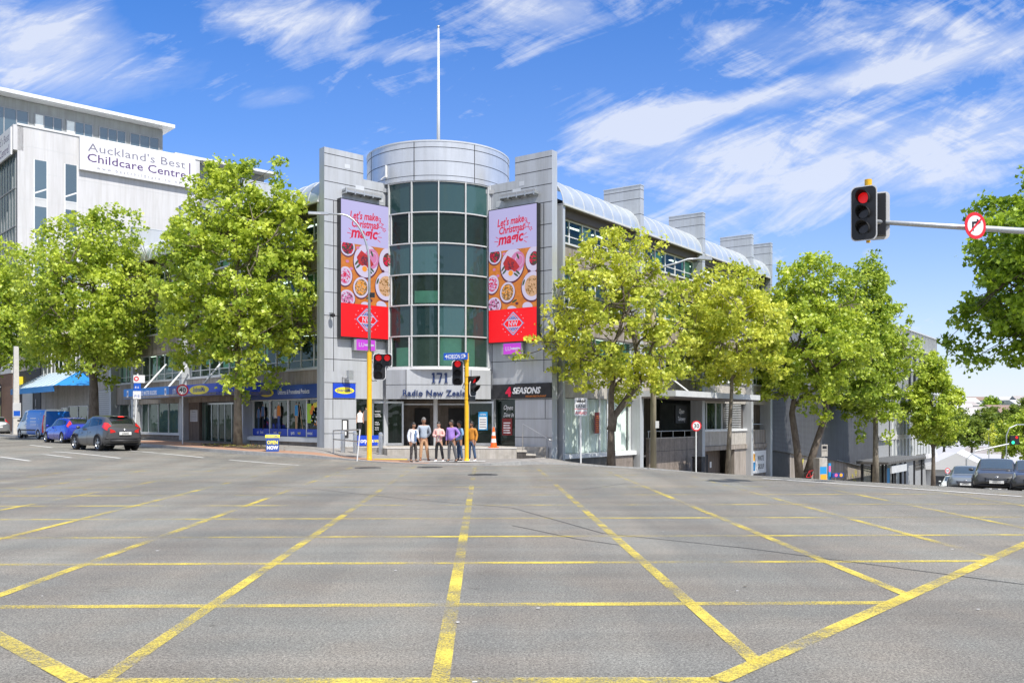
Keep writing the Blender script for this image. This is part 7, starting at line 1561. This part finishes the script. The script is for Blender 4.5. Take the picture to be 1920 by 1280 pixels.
    b.mesh([hd(-.008, -.048, -.012), hd(.008, -.048, -.012), hd(0, -.064, -.014), hd(0, -.049, .014)], [(0, 1, 2), (0, 2, 3), (1, 3, 2)], skin)
    for s in (-1, 1): b.sph(hd(s*.046, .004, -.002), (.006*h, .010*h, .016*h), skin, 8, 6); b.sph(hd(s*.017, -.0455, .006), (.0065*h, .004*h, .004*h), 'letter_white', 8, 6); b.sph(hd(s*.017, -.049, .006), (.003*h, .002*h, .003*h), 'black_matte', 6, 4)
    b.sph(hd(0, -.048, -.034), (.014*h, .004*h, .0035*h), 'maroon', 8, 4)
    b.build('body', t, local=True, smooth='all')
    b = MB(); V = []; lo = 0.0
    for i in range(9):
        a = (math.pi*.5)*i/8
        for k in range(K):
            c = 2*math.pi*k/K; front = math.sin(c) < -.35; zmin = .020 if front else (-.035 if math.sin(c) > .3 else -.006)
            zz_ = zmin+(.074-zmin)*math.sin(a); r_ = math.sqrt(max(0, 1-max(0, zz_)**2/.0745**2)); V.append(hd(.0485*r_*math.cos(c), .0565*r_*math.sin(c)+.001, zz_))
    b.mesh(V, [(i*K+k, i*K+(k+1) % K, (i+1)*K+(k+1) % K, (i+1)*K+k) for i in range(8) for k in range(K)], hair)
    if long_hair: b.sph(hd(0, .042, -.035), (.040*h, .026*h, .075*h), hair, 12, 8)
    b.build('hair', t, local=True, smooth='all')
    # shirt / jacket
    def clothes(nm, mt, grow, hem, sleeve=1.0, bel=0):
        J2 = [(0, 0, hem*h), (0, -bel*.5, .60*h), (0, -bel*.2, .70*h), (0, .006, .765*h), (0, .004, .842*h)]; E2 = [(0, 1), (1, 2), (2, 3), (3, 4)]; g = grow
        R2 = [(.092*h+g, .066*h+g+bel*.6), (.084*h+g, .062*h+g+bel), (.088*h+g, .064*h+g+bel*.4), (.080*h+g, .056*h+g), (.042*h+g, .038*h+g)]
        for s in (1, -1):
            sh, el, wr_ = A[s]; i = len(J2); w2 = Vector(el).lerp(Vector(wr_), .90*sleeve); J2 += [(sh[0]*.92, sh[1], sh[2]-.004*h), el, tuple(w2)]; E2 += [(3, i), (i, i+1), (i+1, i+2)]; R2 += [.037*h+g, .029*h+g, .021*h+g]
        V, Fc = skin_mesh(J2, E2, R2, mt, sub=2); b = MB(); b.mesh(V, Fc, mt); return b.build(nm, t, local=True, smooth='all')
    if under: clothes('shirt', under, .006, .53, .3, belly); 
    clothes('jacket' if under else 'shirt', top, .012 if not under else .014, .50 if not coat_len else coat_len, 1.0, belly)
    if under:
        b = MB(); b.shape(Fr((0, -.098*h*.99-belly), (1, 0)), [(-.028*h, .52*h), (.034*h, .52*h), (.024*h, .80*h), (-.018*h, .80*h)], .018, under); b.build('shirt_front', t, local=True)
    J3 = [(0, 0, .545*h), (0, 0, .50*h)]; E3 = [(0, 1)]; R3 = [(.083*h, .062*h), (.085*h, .064*h)]
    for s in (1, -1):
        hp, kn, an, bl, to = lg[s]; i = len(J3); J3 += [(hp[0], hp[1], .475*h), kn, (an[0], an[1], .06*h)]; E3 += [(1, i), (i, i+1), (i+1, i+2)]; R3 += [.056*h, .041*h, .034*h]
    V, Fc = skin_mesh(J3, E3, R3, legs, sub=2); b = MB(); b.mesh(V, Fc, legs); b.build('trousers', t, local=True, smooth='all')
    for s in (1, -1):
        hp, kn, an, bl, to = lg[s]; V, Fc = skin_mesh([(an[0], an[1]+.012*h, .03*h), bl, (to[0], to[1]-.008*h, .018*h), (an[0], an[1], .055*h)], [(0, 1), (1, 2), (0, 3)], [(.026*h, .024*h), (.029*h, .02*h), (.022*h, .016*h), .022*h], shoes); V = [(v[0], v[1], max(v[2], .002)) for v in V]; b = MB(); b.mesh(V, Fc, shoes); b.build('shoe', t, local=True, smooth='all')
    if pose == 'hold': b = MB(); b.box(ID, -.03*h, .05*h, .145*h, .165*h, .62*h, .66*h, 'navy'); b.build('phone', t, local=True)
    return t
person('person in a white jacket over a blue top, leftmost of the group', 775, 36.6, 1.58, 35, 'cl_white', 'cl_camo', 'hair', 'skin_b', pose='fold', coat_len=.44, under='cl_blue', headturn=.7, long_hair=True, belly=.02, stance=.05)
person('tall grey haired person in a light blue grey shirt and tan trousers', 794.5, 37.3, 1.77, 12, 'cl_shirt', 'cl_tan', 'leather', 'skin_b', 'hair_grey', pose='back', headturn=.5)
person('person in a pink cardigan and black leggings holding a phone, hair tied back', 823, 36.9, 1.60, -8, 'cl_pink', 'cl_black', 'cl_white', 'skin_a', pose='hold', long_hair=True, under='cl_cream', headturn=-.6, coat_len=.46)
person('person in a purple shirt and grey trousers', 847, 36.6, 1.68, -25, 'cl_purple', 'cl_grey', 'hair', 'skin_b', pose='hips', belly=.055, headturn=-.9, stance=.14)
person('person in a light blue shirt and jeans behind the purple shirt', 862, 37.6, 1.64, -60, 'cl_lblue', 'cl_jean', 'hair', 'skin_b', pose='fold', headturn=-.4)
person('person in a mustard sweater and dark jeans behind the right yellow pole', 884.5, 37.5, 1.62, -30, 'cl_must', 'cl_jean', 'cl_white', 'skin_b', pose='down', headturn=-.7)
# two life size printed figures on the glass beside the left yellow pole
t = thing('window_cutout', 'two life size printed figures in white and grey shirts on the corner window', 'poster', WL.p(2.3, -.1, .9)); b = MB(); printed(b, WL, 2.05, .95, 1.28, 'paper', 'cl_black', n=-.135); printed(b, WL, 2.42, .95, 1.42, 'cl_grey', 'cl_black', n=-.13); b.build('print', t)
print('objects', len(bpy.data.objects))
